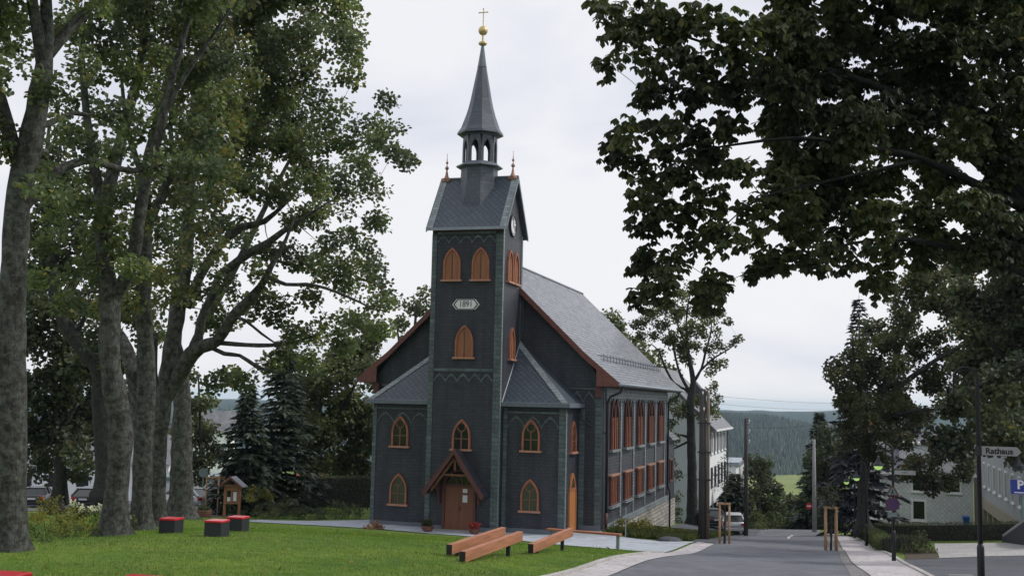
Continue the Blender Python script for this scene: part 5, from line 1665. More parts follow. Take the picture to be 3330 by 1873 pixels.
def hedge(label, path, w, h, leaf='leaf_hedge', seed=5, group=None, size=.06, dens=260):
    rng = np.random.default_rng(seed)
    p0 = path[0]
    t = thing('hedge', label, 'hedge', (p0[0], p0[1], g1(*p0)), group=group)
    P, Nn = [], []
    core = MB()
    for (x0, y0), (x1, y1) in zip(path, path[1:]):
        L = math.hypot(x1 - x0, y1 - y0)
        dx, dy = (x1 - x0) / L, (y1 - y0) / L
        nx, ny = -dy, dx
        m = max(1, int(L / 1.0))
        for i in range(m):
            a0, a1 = i / m, (i + 1) / m
            q = []
            for a in (a0, a1):
                for s in (-1, 1):
                    x, y = x0 + (x1 - x0) * a + nx * s * (w / 2 - .08), y0 + (y1 - y0) * a + ny * s * (w / 2 - .08)
                    q.append((x, y, g1(x, y)))
            vs = q + [(x, y, z + h - .08) for x, y, z in q]
            core.add(vs, [(0, 1, 5, 4), (2, 6, 7, 3), (0, 4, 6, 2), (1, 3, 7, 5), (4, 5, 7, 6)])
        for face, area in (('top', L * w), ('l', L * h), ('r', L * h), ('e', w * h * 2)):
            n = int(area * dens)
            a = rng.random(n); b = rng.random(n)
            if face == 'top': u, v, nn = (b - .5) * w, np.full(n, h), (0, 0, 1)
            elif face == 'l': u, v, nn = np.full(n, w / 2), b * h, (nx, ny, .2)
            elif face == 'r': u, v, nn = np.full(n, -w / 2), b * h, (-nx, -ny, .2)
            else:
                u, v, nn = (b - .5) * w, rng.random(n) * h, (dx, dy, .2)
                a = np.where(rng.random(n) < .5, 0., 1.)
            x, y = x0 + (x1 - x0) * a + nx * u, y0 + (y1 - y0) * a + ny * u
            p = np.stack([x, y, gz(x, y) + v], 1) + rng.normal(size=(n, 3)) * .05
            P.append(p); Nn.append(np.tile(nn, (n, 1)))
    P = np.concatenate(P); Nn = np.concatenate(Nn)
    n = len(P)
    core.build('branches', M['bark_dark'], t)
    leaf_mesh('foliage', P, rng.normal(size=(n, 3)) + Nn * .6, rng.normal(size=(n, 3)) * .6 + Nn, size * rng.uniform(.7, 1.3, n), 'kite', M[leaf], t)
    return t

def spruce(label, p, h, R, leaf='needles', seed=1, cat='spruce tree', z0=None, sparse=1.0, size=.5):
    rng = np.random.default_rng(seed)
    zb = g1(p[0], p[1]) if z0 is None else z0
    t = thing('spruce_tree', label, cat, (p[0], p[1], zb))
    MB().tube([(p[0], p[1], zb - .3), (p[0], p[1], zb + h * .5), (p[0], p[1], zb + h)], [h * .017, h * .01, .012], 9).build('trunk', M['bark_dark'], t, smooth=True)
    P, A, S, br = [], [], [], []
    z = .03 * h
    while z < h * .985:
        f = 1 - z / h
        r = R * (f ** .82) * rng.uniform(.85, 1.1)
        nb = max(5, int((9 + 10 * f) * sparse))
        for i in range(nb):
            ph = rng.random() * 6.28
            rr = r * rng.uniform(.6, 1.12)
            out = np.array([math.cos(ph), math.sin(ph), 0])
            a = np.array([p[0], p[1], zb + z])
            e = a + out * rr + np.array([0, 0, -.22 * rr + .1])
            br.append((a, (a + e) / 2 + np.array([0, 0, .08 * rr]), e, .02 + .008 * rr))
            m = max(2, int(rr / .22))
            for k in range(m):
                s = (k + 1) / m
                q = a + (e - a) * s + np.array([0, 0, .08 * rr * 4 * s * (1 - s) * .5])
                for side in (-1, 0, 1):
                    lat = np.array([-out[1], out[0], 0]) * side * .9
                    ax = out * .8 + lat + np.array([0, 0, -.35]) + rng.normal(size=3) * .22
                    P.append(q); A.append(ax); S.append(size * (.75 + .6 * f) * rng.uniform(.8, 1.35))
        z += max(.16, .42 * (.45 + f) * min(1, h / 12)) * rng.uniform(.85, 1.15)
    branch_mesh(br, M['bark_dark'], t)['kind'] = 'stuff'
    P, A, S = np.array(P), np.array(A), np.array(S)
    N = np.tile([0, 0, 1.], (len(P), 1)) + rng.normal(size=(len(P), 3)) * .45
    leaf_mesh('foliage', P, A, N, S, 'needle', M[leaf], t)
    return t

# --- the maples on the left of the lawn
LIMBS = {'T1': [[(-20.33,23.68,2.92,0.389),(-20.24,23.39,5.95,0.369),(-20.19,23.16,8.27,0.342),(-20.13,22.97,10.21,0.319),(-19.99,22.82,11.99,0.311),(-19.76,22.79,12.92,0.303),(-19.48,22.71,14.48,0.257),(-19.33,22.66,15.41,0.194),(-19.3,22.56,16.49,0.156),(-19.36,22.34,18.35,0.117),(-19.27,22.12,20.67,0.054)],[(-19.39,22.68,15.1,0.171),(-19.26,22.04,16.47,0.138),(-19.17,21.39,17.93,0.09),(-19.37,21.13,19.79,0.037)],[(-19.34,22.67,15.33,0.156),(-19.04,23.18,16.28,0.119),(-18.85,23.69,17.04,0.113),(-18.36,24.2,18.51,0.074),(-18.18,24.58,20.46,0.033)],[(-19.93,22.79,12.46,0.194),(-20.29,22.55,13.69,0.179),(-20.18,21.97,14.55,0.153),(-20.19,21.29,15.97,0.113),(-20.44,20.51,17.69,0.052)],[(-19.94,22.9,11.45,0.132),(-19.79,23.2,11.98,0.126),(-19.47,23.54,12.6,0.119),(-19.29,23.99,12.92,0.113),(-19.01,24.27,13.04,0.105),(-18.77,24.56,12.98,0.098),(-18.68,24.8,12.94,0.09),(-18.28,25.13,12.91,0.079),(-17.84,25.46,13.08,0.062),(-17.49,26.1,12.99,0.042),(-17.04,26.73,13.26,0.009)],[(-19.62,22.77,13.55,0.093),(-19.46,23.21,13.82,0.079),(-19.32,23.84,14.22,0.064),(-18.97,24.26,14.21,0.053),(-18.54,24.68,14.45,0.037),(-18.15,25.22,14.46,0.008)]],
'T2': [[(-21.59,29.64,2.54,0.406),(-21.49,29.52,3.92,0.349),(-21.35,29.38,5.71,0.359),(-21.47,29.23,6.74,0.34),(-21.61,29.09,7.68,0.321),(-21.68,28.97,8.61,0.321),(-21.63,28.89,9.55,0.321),(-21.76,28.7,10.96,0.255),(-21.81,28.53,12.37,0.227),(-21.56,28.49,13.5,0.208),(-21.51,28.71,14.51,0.181),(-21.39,28.93,15.73,0.154),(-21.33,29.22,17.19,0.136),(-21.06,29.14,18.74,0.107),(-20.86,28.98,20.78,0.068),(-20.65,28.84,22.72,0.029)],[(-21.63,28.89,9.55,0.208),(-21.38,28.91,10.03,0.208),(-21.01,28.77,10.48,0.207),(-20.65,28.59,11.21,0.196),(-20.45,28.44,12.13,0.186),(-20.15,28.21,13.2,0.166),(-19.58,27.93,14.52,0.138),(-19.28,27.88,15.9,0.119),(-18.9,27.85,17.28,0.092),(-18.44,27.79,19.11,0.055)],[(-21.81,28.53,12.37,0.17),(-22.03,28.33,13.68,0.151),(-22.15,28.19,14.61,0.132),(-22.24,28.1,15.17,0.123),(-22.37,27.92,16.58,0.094),(-22.43,27.75,17.99,0.066)],[(-21.39,28.93,15.73,0.106),(-21.44,29.21,16.9,0.097),(-21.81,28.98,18.05,0.068),(-21.98,28.8,19.3,0.039)],[(-19.44,27.91,15.17,0.092),(-18.82,27.97,16.37,0.073),(-18.02,28.08,17.57,0.055),(-17.39,28.16,18.59,0.028)]],
'T3': [[(-23.8,34.26,2.12,0.314),(-23.73,33.99,4.89,0.357),(-23.62,33.78,7.26,0.336),(-23.64,33.6,8.88,0.282),(-23.69,33.44,10.28,0.282),(-23.61,33.32,11.57,0.26),(-23.64,33.14,13.19,0.238),(-23.56,33.01,14.7,0.206),(-23.18,32.94,16.43,0.163),(-22.81,32.88,18.06,0.13),(-22.43,32.8,19.9,0.087),(-22.2,32.64,22.06,0.043)],[(-23.77,33.95,5.21,0.271),(-24.16,33.93,7.26,0.284),(-24.5,34.05,8.13,0.253),(-25.06,34.22,8.91,0.189),(-25.85,34.42,9.7,0.124)],[(-23.63,33.22,12.54,0.163),(-23.1,33.25,13.74,0.141),(-22.68,33.27,14.72,0.13),(-22.05,33.36,15.7,0.098),(-21.21,33.51,16.69,0.065),(-20.58,33.61,17.57,0.033)],[(-23.56,33.05,14.27,0.13),(-24.02,32.78,15.55,0.108),(-24.27,32.57,16.84,0.081),(-24.36,32.4,18.13,0.043)]],
'T4': [[(-26.02,38.36,1.74,0.338),(-25.94,38.19,3.58,0.338),(-25.84,38.04,5.26,0.302),(-25.68,37.94,6.71,0.338),(-25.49,37.84,8.15,0.314),(-25.27,37.78,9.36,0.314),(-24.98,37.7,10.93,0.29),(-24.8,37.63,12.14,0.266),(-24.71,37.49,13.7,0.23),(-24.77,37.32,15.14,0.193),(-24.68,37.16,16.95,0.169),(-24.34,37.07,18.76,0.133),(-24.04,36.93,20.93,0.085),(-23.85,36.73,23.33,0.036)],[(-25.68,37.95,6.59,0.278),(-25.38,37.98,7.14,0.29),(-24.89,37.85,7.8,0.301),(-24.35,37.62,8.52,0.311),(-23.86,37.53,8.78,0.273),(-23.12,37.42,9.01,0.224),(-22.47,37.22,9.8,0.211),(-21.8,37.14,10.42,0.187),(-21.11,37.07,11.1,0.151),(-20.68,36.92,11.75,0.116),(-20.07,36.89,12.79,0.069),(-19.73,36.9,13.71,0.035)],[(-24.14,37.66,8.76,0.203),(-23.96,37.6,9.83,0.179),(-23.55,37.62,10.79,0.155),(-23.3,37.63,11.51,0.155),(-23.16,37.65,11.66,0.167),(-22.12,37.68,12.39,0.166),(-21.25,37.69,12.82,0.142),(-20.58,37.63,13.25,0.106),(-19.61,37.66,13.83,0.059),(-18.62,37.69,14.4,0.029)],[(-24.81,37.82,10.33,0.217),(-24.34,37.93,11.56,0.182),(-23.72,38.2,12.79,0.17),(-22.96,38.56,13.59,0.159),(-22.18,38.97,13.88,0.111),(-21.22,39.37,14.91,0.062)],[(-23.35,37.46,8.97,0.107),(-22.37,37.55,8.89,0.088),(-21.01,37.76,8.87,0.082),(-20.0,37.84,9.02,0.064),(-19.17,38.05,9.33,0.041)],[(-23.52,37.53,8.82,0.095),(-22.9,37.64,8.53,0.083),(-22.28,37.73,8.47,0.077),(-21.61,37.87,8.06,0.077),(-21.06,37.95,7.92,0.059),(-20.32,38.07,7.87,0.047),(-19.64,38.13,8.32,0.035),(-19.12,38.17,8.39,0.023)],[(-22.28,37.16,9.92,0.082),(-21.81,37.21,9.78,0.058),(-21.23,37.44,9.3,0.047),(-20.71,37.63,8.94,0.029)],[(-20.84,37.01,11.42,0.093),(-20.08,37.07,11.12,0.075),(-19.25,37.11,11.12,0.069),(-18.43,37.06,10.97,0.057),(-17.42,37.4,10.57,0.046),(-16.75,37.64,10.24,0.023)],[(-24.71,37.47,13.94,0.145),(-25.18,37.15,15.61,0.121),(-25.34,36.92,17.29,0.091),(-25.27,36.76,18.97,0.054)],[(-25.84,38.02,5.5,0.217),(-26.17,37.93,7.3,0.218),(-26.31,38.01,8.15,0.171),(-26.28,38.0,9.37,0.122)]],
'T5': [[(-30.52,47.05,0.98,0.574),(-30.5,46.77,3.73,0.501),(-30.45,46.47,6.66,0.427),(-30.58,46.28,8.12,0.412),(-30.77,46.1,9.29,0.368),(-30.7,45.93,11.05,0.324),(-30.43,45.78,13.25,0.265),(-30.13,45.61,15.75,0.206),(-29.68,45.43,18.69,0.162),(-29.37,45.17,22.06,0.103),(-29.07,44.95,25.0,0.052)],[(-30.5,46.35,7.69,0.25),(-30.04,46.36,8.87,0.236),(-29.18,46.42,10.79,0.206),(-28.04,46.55,12.87,0.177),(-27.03,46.63,14.94,0.147),(-26.03,46.72,17.01,0.103),(-24.88,46.83,19.24,0.059)],[(-30.13,45.61,15.75,0.147),(-28.84,45.81,17.54,0.118),(-27.42,46.02,19.62,0.088),(-26.27,46.1,22.13,0.044)]],
'B1': [[(-45.17,56.36,0.12,0.312),(-45.02,56.24,1.68,0.275),(-44.82,56.09,3.69,0.275),(-44.71,55.83,6.42,0.238),(-44.51,55.51,10.07,0.165),(-44.39,55.16,13.72,0.073)],[(-44.83,56.13,3.32,0.183),(-44.28,56.06,5.52,0.147),(-43.21,56.09,8.28,0.073)],[(-44.83,56.13,3.32,0.165),(-45.69,55.64,5.49,0.128),(-46.37,55.14,8.21,0.073)],[(-44.94,56.95,0.14,0.203),(-45.04,56.76,1.64,0.185),(-44.88,56.34,3.13,0.166)]],
'B2': [[(-35.89,48.48,1.92,0.467),(-36.08,48.01,5.78,0.436),(-36.18,47.74,8.1,0.436),(-36.73,47.49,8.86,0.42),(-37.25,47.27,9.47,0.404),(-37.91,46.96,10.53,0.358),(-38.24,46.73,11.76,0.342),(-38.48,46.47,13.46,0.311),(-38.69,46.2,15.47,0.233),(-38.67,45.94,17.94,0.156),(-38.5,45.73,20.42,0.062)],[(-38.2,46.82,10.99,0.264),(-37.6,46.89,12.09,0.249),(-36.92,46.99,13.03,0.218),(-36.16,47.05,14.6,0.156),(-35.7,46.98,16.62,0.078)],[(-37.39,47.21,9.62,0.14),(-36.49,47.32,11.19,0.109),(-35.3,47.66,11.37,0.078)]],
'B3': [[(-45.81,73.17,-1.76,0.182),(-45.78,72.78,1.98,0.159),(-45.86,72.4,5.38,0.102),(-45.94,72.06,8.32,0.046)]],
'B4': [[(-39.21,77.23,-1.44,0.397),(-38.96,76.89,2.51,0.327),(-38.26,76.71,6.23,0.233),(-37.56,76.5,10.2,0.105)],[(-38.96,76.89,2.51,0.21),(-36.92,77.19,5.57,0.163),(-35.11,77.36,9.09,0.082)],[(-38.96,76.89,2.51,0.163),(-40.06,76.32,4.8,0.105),(-40.48,75.94,7.11,0.047)]],
'B5': [[(-39.82,99.52,-5.37,0.379),(-39.6,98.6,3.91,0.321),(-39.27,97.94,11.17,0.204),(-38.95,97.51,16.11,0.073)],[(-39.48,98.18,8.27,0.204),(-40.52,97.47,12.01,0.117),(-40.78,97.18,14.04,0.058)],[(-39.48,98.18,8.27,0.204),(-37.72,98.31,12.08,0.117),(-36.87,98.29,14.71,0.058)]],
'B6': [[(-18.55,109.09,-5.21,0.42),(-18.63,108.22,2.85,0.36),(-18.87,107.55,8.51,0.24),(-19.84,106.75,13.26,0.09)],[(-18.75,107.87,5.83,0.24),(-17.58,107.93,8.54,0.15),(-16.99,107.92,10.34,0.075)],[(-18.79,107.7,7.32,0.18),(-21.0,106.56,11.74,0.12),(-21.98,105.92,15.0,0.06)]],
'MID': [[(-11.83,89.86,-2.68,0.44),(-11.78,89.54,0.45,0.403),(-11.82,89.26,2.97,0.354),(-11.84,88.99,5.48,0.318),(-11.85,88.78,7.49,0.306),(-11.65,88.71,8.7,0.232),(-11.92,88.44,10.5,0.159),(-12.06,88.29,11.51,0.122),(-12.15,88.1,13.02,0.086),(-12.04,87.98,14.53,0.073),(-11.78,87.9,15.94,0.037)],[(-11.88,88.73,7.89,0.134),(-12.56,88.38,9.18,0.11),(-12.94,88.13,10.48,0.086),(-13.22,87.9,11.88,0.073),(-13.69,87.59,13.48,0.037)],[(-12.09,88.64,8.09,0.11),(-13.1,88.27,8.67,0.086),(-13.82,87.92,9.96,0.098),(-14.19,87.69,11.06,0.073),(-14.77,87.45,11.65,0.037)],[(-11.65,88.71,8.7,0.134),(-11.01,88.78,9.82,0.098),(-10.71,88.75,11.04,0.098),(-10.31,88.71,12.55,0.061),(-10.2,88.63,13.56,0.037)],[(-11.11,88.78,9.62,0.098),(-10.23,88.94,10.54,0.086),(-9.45,89.13,11.07,0.061),(-8.67,89.31,11.59,0.037),(-8.28,89.36,12.2,0.024)],[(-12.02,89.06,4.36,0.11),(-12.6,88.86,4.55,0.086),(-13.18,88.7,4.44,0.061),(-13.37,88.58,5.04,0.037)],[(-12.02,89.09,4.06,0.11),(-12.61,88.94,3.75,0.086),(-13.38,88.75,3.33,0.049)],[(-12.06,88.29,11.51,0.098),(-12.73,87.93,13.0,0.073),(-12.91,87.71,14.51,0.037)]],
'S1': [[(-8.75,116.33,-5.88,0.311),(-8.64,116.06,-2.94,0.28),(-8.47,115.78,0.16,0.187),(-8.45,115.59,2.02,0.078)]],
'S2': [[(-6.14,123.47,-6.33,0.229),(-6.07,123.32,-4.7,0.197),(-5.8,123.13,-2.09,0.098)],[(-6.07,123.36,-5.03,0.147),(-4.55,123.57,-2.71,0.066)]],
'S3': [[(-1.75,105.68,-4.22,0.306),(-1.77,105.29,-0.63,0.25),(-1.56,105.0,2.69,0.167),(-1.41,104.81,4.9,0.069)]],
'RM': [[(0.92,70.34,-0.1,0.33),(0.88,70.15,1.65,0.293),(1.07,69.97,3.84,0.275),(1.53,69.88,6.04,0.257),(2.25,69.84,8.42,0.22),(3.15,69.86,10.82,0.147),(3.86,69.85,13.02,0.064)],[(1.53,69.88,6.04,0.202),(0.83,68.43,7.83,0.144),(0.49,67.09,9.58,0.08),(0.33,66.89,10.99,0.036)],[(1.89,69.85,7.32,0.202),(3.6,69.16,8.79,0.163),(5.26,68.48,10.04,0.116),(7.19,67.91,11.09,0.061)],[(1.62,69.89,6.22,0.147),(3.41,69.32,6.82,0.117),(5.23,68.79,7.04,0.08),(6.66,68.15,7.25,0.035)],[(1.44,69.89,5.67,0.11),(0.47,68.47,6.39,0.081),(-0.38,67.09,7.08,0.036)]],
'RB': [[(9.18,58.03,0.97,0.289),(9.07,57.6,4.7,0.26),(8.83,57.15,8.29,0.217),(8.3,56.61,11.87,0.13),(8.05,56.23,14.73,0.058)],[(8.95,57.34,6.85,0.159),(7.44,55.61,8.94,0.113),(5.98,53.98,10.25,0.056)],[(9.01,57.46,5.85,0.13),(7.7,55.91,6.83,0.085),(6.35,54.38,7.5,0.042)]],
'CH': [[(5.12,27.27,2.12,0.433),(5.01,26.97,4.63,0.383),(4.9,26.66,7.28,0.35),(4.79,26.38,9.6,0.317),(4.68,26.14,11.59,0.283),(4.51,25.84,13.9,0.22),(4.33,25.58,15.89,0.115),(4.22,25.26,18.54,0.058)],[(4.83,26.36,9.93,0.144),(3.78,25.49,11.16,0.128),(2.49,24.55,12.35,0.107),(1.25,23.66,13.3,0.082),(-0.26,22.73,13.77,0.058),(-1.72,21.86,13.86,0.037),(-3.12,20.98,14.18,0.022),(-4.05,20.47,14.39,0.011)],[(4.8,26.31,10.26,0.12),(3.74,26.35,11.86,0.108),(2.36,26.29,13.45,0.09),(1.06,26.19,14.64,0.076),(-0.29,26.08,15.73,0.052),(-1.25,25.89,16.78,0.026)],[(4.74,26.23,10.86,0.13),(3.08,24.62,11.43,0.101),(1.51,23.35,12.0,0.076),(0.32,22.45,12.1,0.057),(-0.83,21.68,12.16,0.039),(-1.93,20.95,11.92,0.025),(-3.02,20.44,11.67,0.012)],[(4.85,26.43,9.27,0.106),(3.68,24.97,9.79,0.083),(2.35,23.49,10.13,0.062),(1.15,22.58,10.27,0.043),(0.18,21.99,10.14,0.028),(-0.72,21.53,9.86,0.013)],[(1.51,23.35,12.0,0.049),(0.42,22.33,11.58,0.035),(-0.54,21.45,11.2,0.025),(-1.46,20.78,10.87,0.017),(-2.16,20.43,10.25,0.01),(-2.69,20.22,9.66,0.006)],[(-1.08,22.33,15.17,0.027),(-1.82,21.63,15.74,0.013)],[(4.88,26.55,8.28,0.072),(4.22,26.05,8.11,0.038),(3.6,25.56,7.96,0.019),(3.08,25.22,7.75,0.005)]]}
LOBES = {'T1': [(-20.46,22.27,16.41,0.74),(-21.48,24.03,15.99,0.5),(-19.15,21.19,14.33,0.37),(-20.31,24.3,16.72,0.58),(-18.09,22.21,15.03,0.45),(-18.94,22.53,14.47,0.35),(-19.89,24.17,13.9,0.49),(-20.15,22.24,13.05,0.23),(-19.71,23.08,12.51,0.31),(-17.8,21.35,11.57,0.4),(-21.08,23.13,17.01,0.65),(-21.15,22.22,16.04,0.94),(-20.62,21.69,13.49,0.83),(-20.33,23.43,17.89,0.98),(-19.78,21.41,17.37,1.13),(-18.19,22.6,17.21,0.93),(-20.52,20.72,14.36,0.88),(-20.98,21.51,17.37,1.15),(-18.53,21.24,18.19,1.11),(-17.49,21.81,18.32,1.12),(-20.81,22.86,20.23,1.29),(-18.09,22.26,13.19,0.3),(-18.24,23.17,13.1,0.28),(-19.11,25.16,13.42,0.28),(-18.1,25.4,13.26,0.28),(-16.55,24.81,12.9,0.27),(-15.49,24.31,12.68,0.2),(-16.63,22.62,13.82,0.23),(-16.88,22.03,13.53,0.22)],
'T2': [(-22.98,27.51,11.29,0.39),(-22.21,27.98,10.59,0.39),(-22.96,30.13,10.66,0.34),(-20.13,27.66,10.53,0.33),(-23.56,29.06,9.77,0.39),(-22.97,29.39,13.93,0.43),(-20.73,27.71,12.57,0.35),(-21.48,26.88,12.53,0.36),(-22.74,27.41,13.51,0.33),(-21.85,29.61,11.96,0.35),(-24.18,28.62,10.5,0.35),(-21.28,26.86,17.41,1.0),(-21.0,28.16,18.21,1.23),(-20.34,29.4,18.78,1.27),(-20.45,28.46,16.61,0.94),(-22.21,28.86,16.94,0.68),(-20.73,30.84,17.02,1.01),(-23.29,28.85,16.11,0.54),(-19.66,28.72,15.0,0.75),(-18.43,28.18,14.71,0.73),(-20.88,28.17,14.74,0.42),(-20.52,29.1,14.16,0.57),(-20.66,30.9,13.34,0.6),(-21.88,30.01,13.21,0.47),(-21.54,28.12,12.1,0.39),(-24.5,29.96,12.68,0.45),(-20.07,29.28,12.06,0.47),(-22.82,28.62,20.12,1.37),(-19.59,26.97,19.37,1.27),(-18.11,27.44,19.04,1.18),(-20.53,26.96,20.88,1.47),(-20.48,29.99,22.19,1.6),(-23.24,28.29,21.44,1.27),(-19.57,30.56,17.88,0.9),(-18.99,29.94,16.45,0.68),(-21.44,28.63,11.42,0.34),(-22.47,28.79,11.75,0.38)],
'T3': [(-22.34,32.04,10.87,0.37),(-22.09,32.71,11.26,0.4),(-24.47,34.28,12.04,0.42),(-23.19,33.53,14.12,0.46),(-20.95,32.34,12.35,0.44),(-21.1,33.77,11.92,0.47),(-22.46,33.71,10.41,0.37),(-23.22,32.17,10.05,0.36),(-22.56,33.9,18.45,1.11),(-22.16,31.56,17.09,0.73),(-21.08,33.15,16.16,0.96),(-22.2,33.46,14.96,0.76),(-21.07,33.45,14.91,0.75),(-24.34,33.13,14.75,0.44),(-23.41,33.56,19.32,1.11),(-22.83,34.51,20.74,1.25),(-20.12,32.75,18.39,0.95),(-21.11,34.09,17.4,0.88),(-23.14,34.04,13.88,0.55),(-21.39,32.9,13.73,0.64),(-20.15,32.07,13.54,0.62),(-23.29,34.27,22.33,1.59),(-20.53,32.4,21.14,1.38),(-23.07,32.57,12.86,0.38),(-25.35,34.61,9.94,0.45),(-25.11,33.4,9.95,0.44),(-24.09,33.15,10.69,0.43),(-23.33,34.48,12.28,0.45)],
'T4': [(-23.07,38.82,21.99,1.63),(-20.53,37.56,20.62,1.44),(-20.26,39.79,22.48,1.26),(-17.91,36.26,19.89,0.8),(-18.38,38.7,20.58,0.51),(-18.09,37.78,19.12,0.53),(-20.86,39.11,18.86,1.23),(-18.46,36.84,17.28,0.69),(-23.15,38.71,19.39,1.62),(-23.28,37.32,16.55,1.32),(-22.89,39.2,16.96,1.25),(-23.35,37.15,14.81,0.83),(-20.95,37.61,15.06,1.07),(-20.51,39.63,14.31,0.99),(-21.08,40.61,12.71,0.91),(-18.69,38.24,12.72,0.71),(-22.25,40.2,12.55,0.75),(-24.06,39.27,14.22,0.75),(-21.68,36.17,14.57,0.81),(-20.79,38.39,16.68,1.21),(-19.96,39.21,15.84,0.86),(-24.12,39.72,10.5,0.78),(-24.34,38.2,10.98,0.61),(-22.47,36.05,11.32,0.53),(-21.72,38.21,10.36,0.53),(-21.14,38.32,10.85,0.48),(-21.16,38.43,10.02,0.36),(-24.89,39.64,9.73,0.35),(-19.46,38.29,9.06,0.56),(-19.85,37.52,9.25,0.39),(-19.15,39.2,9.6,0.5),(-19.06,39.88,9.03,0.32),(-19.44,41.14,10.23,0.55),(-18.46,39.55,11.07,0.58),(-17.37,38.25,11.52,0.61),(-18.28,41.4,10.69,0.43),(-17.35,39.59,9.57,0.31),(-21.94,39.27,8.25,0.24),(-22.38,38.21,7.49,0.26),(-22.56,36.85,7.46,0.28),(-23.44,38.96,7.67,0.2),(-21.46,39.85,8.65,0.27),(-19.23,37.65,8.22,0.16),(-19.92,38.5,10.98,0.48),(-18.68,38.32,11.54,0.52),(-22.67,36.0,12.94,0.58),(-21.26,36.84,11.52,0.46),(-22.14,39.01,23.79,1.63),(-20.41,39.15,23.69,1.25),(-22.36,36.11,22.95,1.65),(-21.96,37.8,25.09,1.84),(-19.1,35.32,23.52,1.36),(-25.19,38.44,18.16,0.75),(-19.39,38.95,11.98,0.6)],
'T5': [(-21.99,47.49,19.56,0.88),(-21.16,47.75,19.65,0.88),(-20.31,46.09,20.36,0.48),(-20.24,44.89,18.28,0.55),(-18.71,43.96,17.58,0.32),(-19.18,45.89,17.68,0.31),(-21.42,45.41,17.31,0.98),(-19.6,43.81,15.95,0.54),(-21.66,43.19,16.17,1.07),(-23.08,48.72,16.39,0.75),(-21.09,47.21,15.69,0.52),(-20.28,45.04,13.63,0.52),(-21.51,45.85,14.4,0.56),(-21.81,49.08,15.2,0.42),(-24.78,47.21,19.78,1.33),(-26.32,46.36,20.25,1.47),(-26.58,43.51,19.53,1.4),(-28.54,43.71,17.96,1.27),(-30.27,44.42,17.3,0.87),(-26.29,41.36,20.89,1.48),(-25.17,44.66,22.37,1.57),(-27.82,42.89,14.65,0.83),(-31.3,45.89,12.53,0.59),(-28.82,41.67,10.95,0.54),(-30.75,45.08,9.81,0.52),(-23.43,47.52,19.03,1.03),(-26.1,43.19,14.1,0.63),(-29.93,46.32,13.31,0.59),(-22.21,48.51,13.33,0.59),(-19.44,44.09,12.2,0.4),(-20.77,48.07,11.79,0.32)],
'B1': [(-44.89,55.4,11.91,1.65),(-45.8,54.3,10.0,1.54),(-43.47,55.23,9.16,1.82),(-45.24,54.92,7.31,1.73),(-44.64,58.41,6.44,1.81),(-45.26,56.52,4.94,1.76),(-43.1,57.47,4.25,1.3),(-45.97,54.79,4.23,1.09),(-46.96,55.42,12.85,1.3),(-45.91,53.49,6.38,1.25),(-42.46,54.49,3.29,0.89),(-46.92,57.4,2.64,0.75),(-41.43,54.06,8.24,1.24),(-43.15,58.81,6.48,1.14),(-47.39,57.2,2.08,0.49),(-44.73,57.78,2.15,0.45)],
'B2': [(-38.3,47.01,13.84,1.1),(-40.11,47.71,12.83,1.12),(-37.19,48.0,13.63,0.79),(-37.63,45.32,15.91,1.07),(-37.97,45.27,18.4,1.07),(-36.96,48.13,17.03,0.8),(-35.91,45.37,11.62,0.9),(-36.56,48.63,11.3,0.89),(-39.97,47.11,15.0,0.95),(-37.12,46.6,14.86,0.78),(-33.92,47.27,11.17,0.77),(-33.28,47.49,9.96,0.61),(-35.28,46.85,9.3,0.76),(-34.59,47.95,8.44,0.68),(-37.64,46.33,17.35,0.78)],
'B3': [(-45.56,71.82,6.51,0.86),(-46.46,73.88,4.2,1.11),(-45.8,72.18,2.23,1.0),(-46.87,72.68,8.44,0.55),(-45.62,73.95,2.39,0.83),(-46.77,71.95,3.78,0.82),(-45.79,72.7,0.86,0.73),(-46.4,71.79,5.82,0.68)],
'B4': [(-40.01,78.0,7.38,1.81),(-36.99,75.78,8.1,1.66),(-38.28,77.42,4.6,2.11),(-36.51,78.74,5.81,1.9),(-35.89,78.18,9.82,1.56),(-35.61,79.13,11.53,1.05),(-34.65,79.1,11.89,0.67),(-36.72,79.75,2.71,1.67),(-38.71,74.26,4.64,1.36),(-38.59,76.72,2.07,1.39),(-36.64,76.78,9.52,1.17),(-38.99,73.9,9.15,0.82),(-33.43,75.33,8.6,1.13),(-35.04,79.61,4.42,1.43),(-38.02,79.85,1.23,1.2),(-35.54,79.57,1.11,1.04),(-40.36,74.89,8.25,0.69),(-35.73,77.85,12.87,0.61)],
'B5': [(-40.06,99.15,15.52,1.13),(-38.04,96.51,16.54,0.69),(-38.4,99.21,14.63,1.0),(-39.41,96.16,13.68,0.86),(-37.57,98.01,15.86,0.76),(-39.94,95.91,13.95,0.52),(-37.14,99.09,13.89,0.88),(-38.78,99.39,12.43,1.18),(-39.57,97.5,11.44,1.16),(-41.24,99.41,9.74,1.19)],
'B6': [(-21.68,104.46,14.89,0.89),(-21.12,106.25,14.28,0.9),(-20.06,107.14,12.98,1.08),(-18.8,105.28,11.41,1.36),(-17.2,106.46,9.55,1.36),(-18.72,109.24,9.91,1.4),(-16.59,106.43,8.53,1.06),(-20.15,105.36,10.81,1.3),(-21.92,108.03,13.02,1.22),(-16.49,108.64,9.77,0.6)],
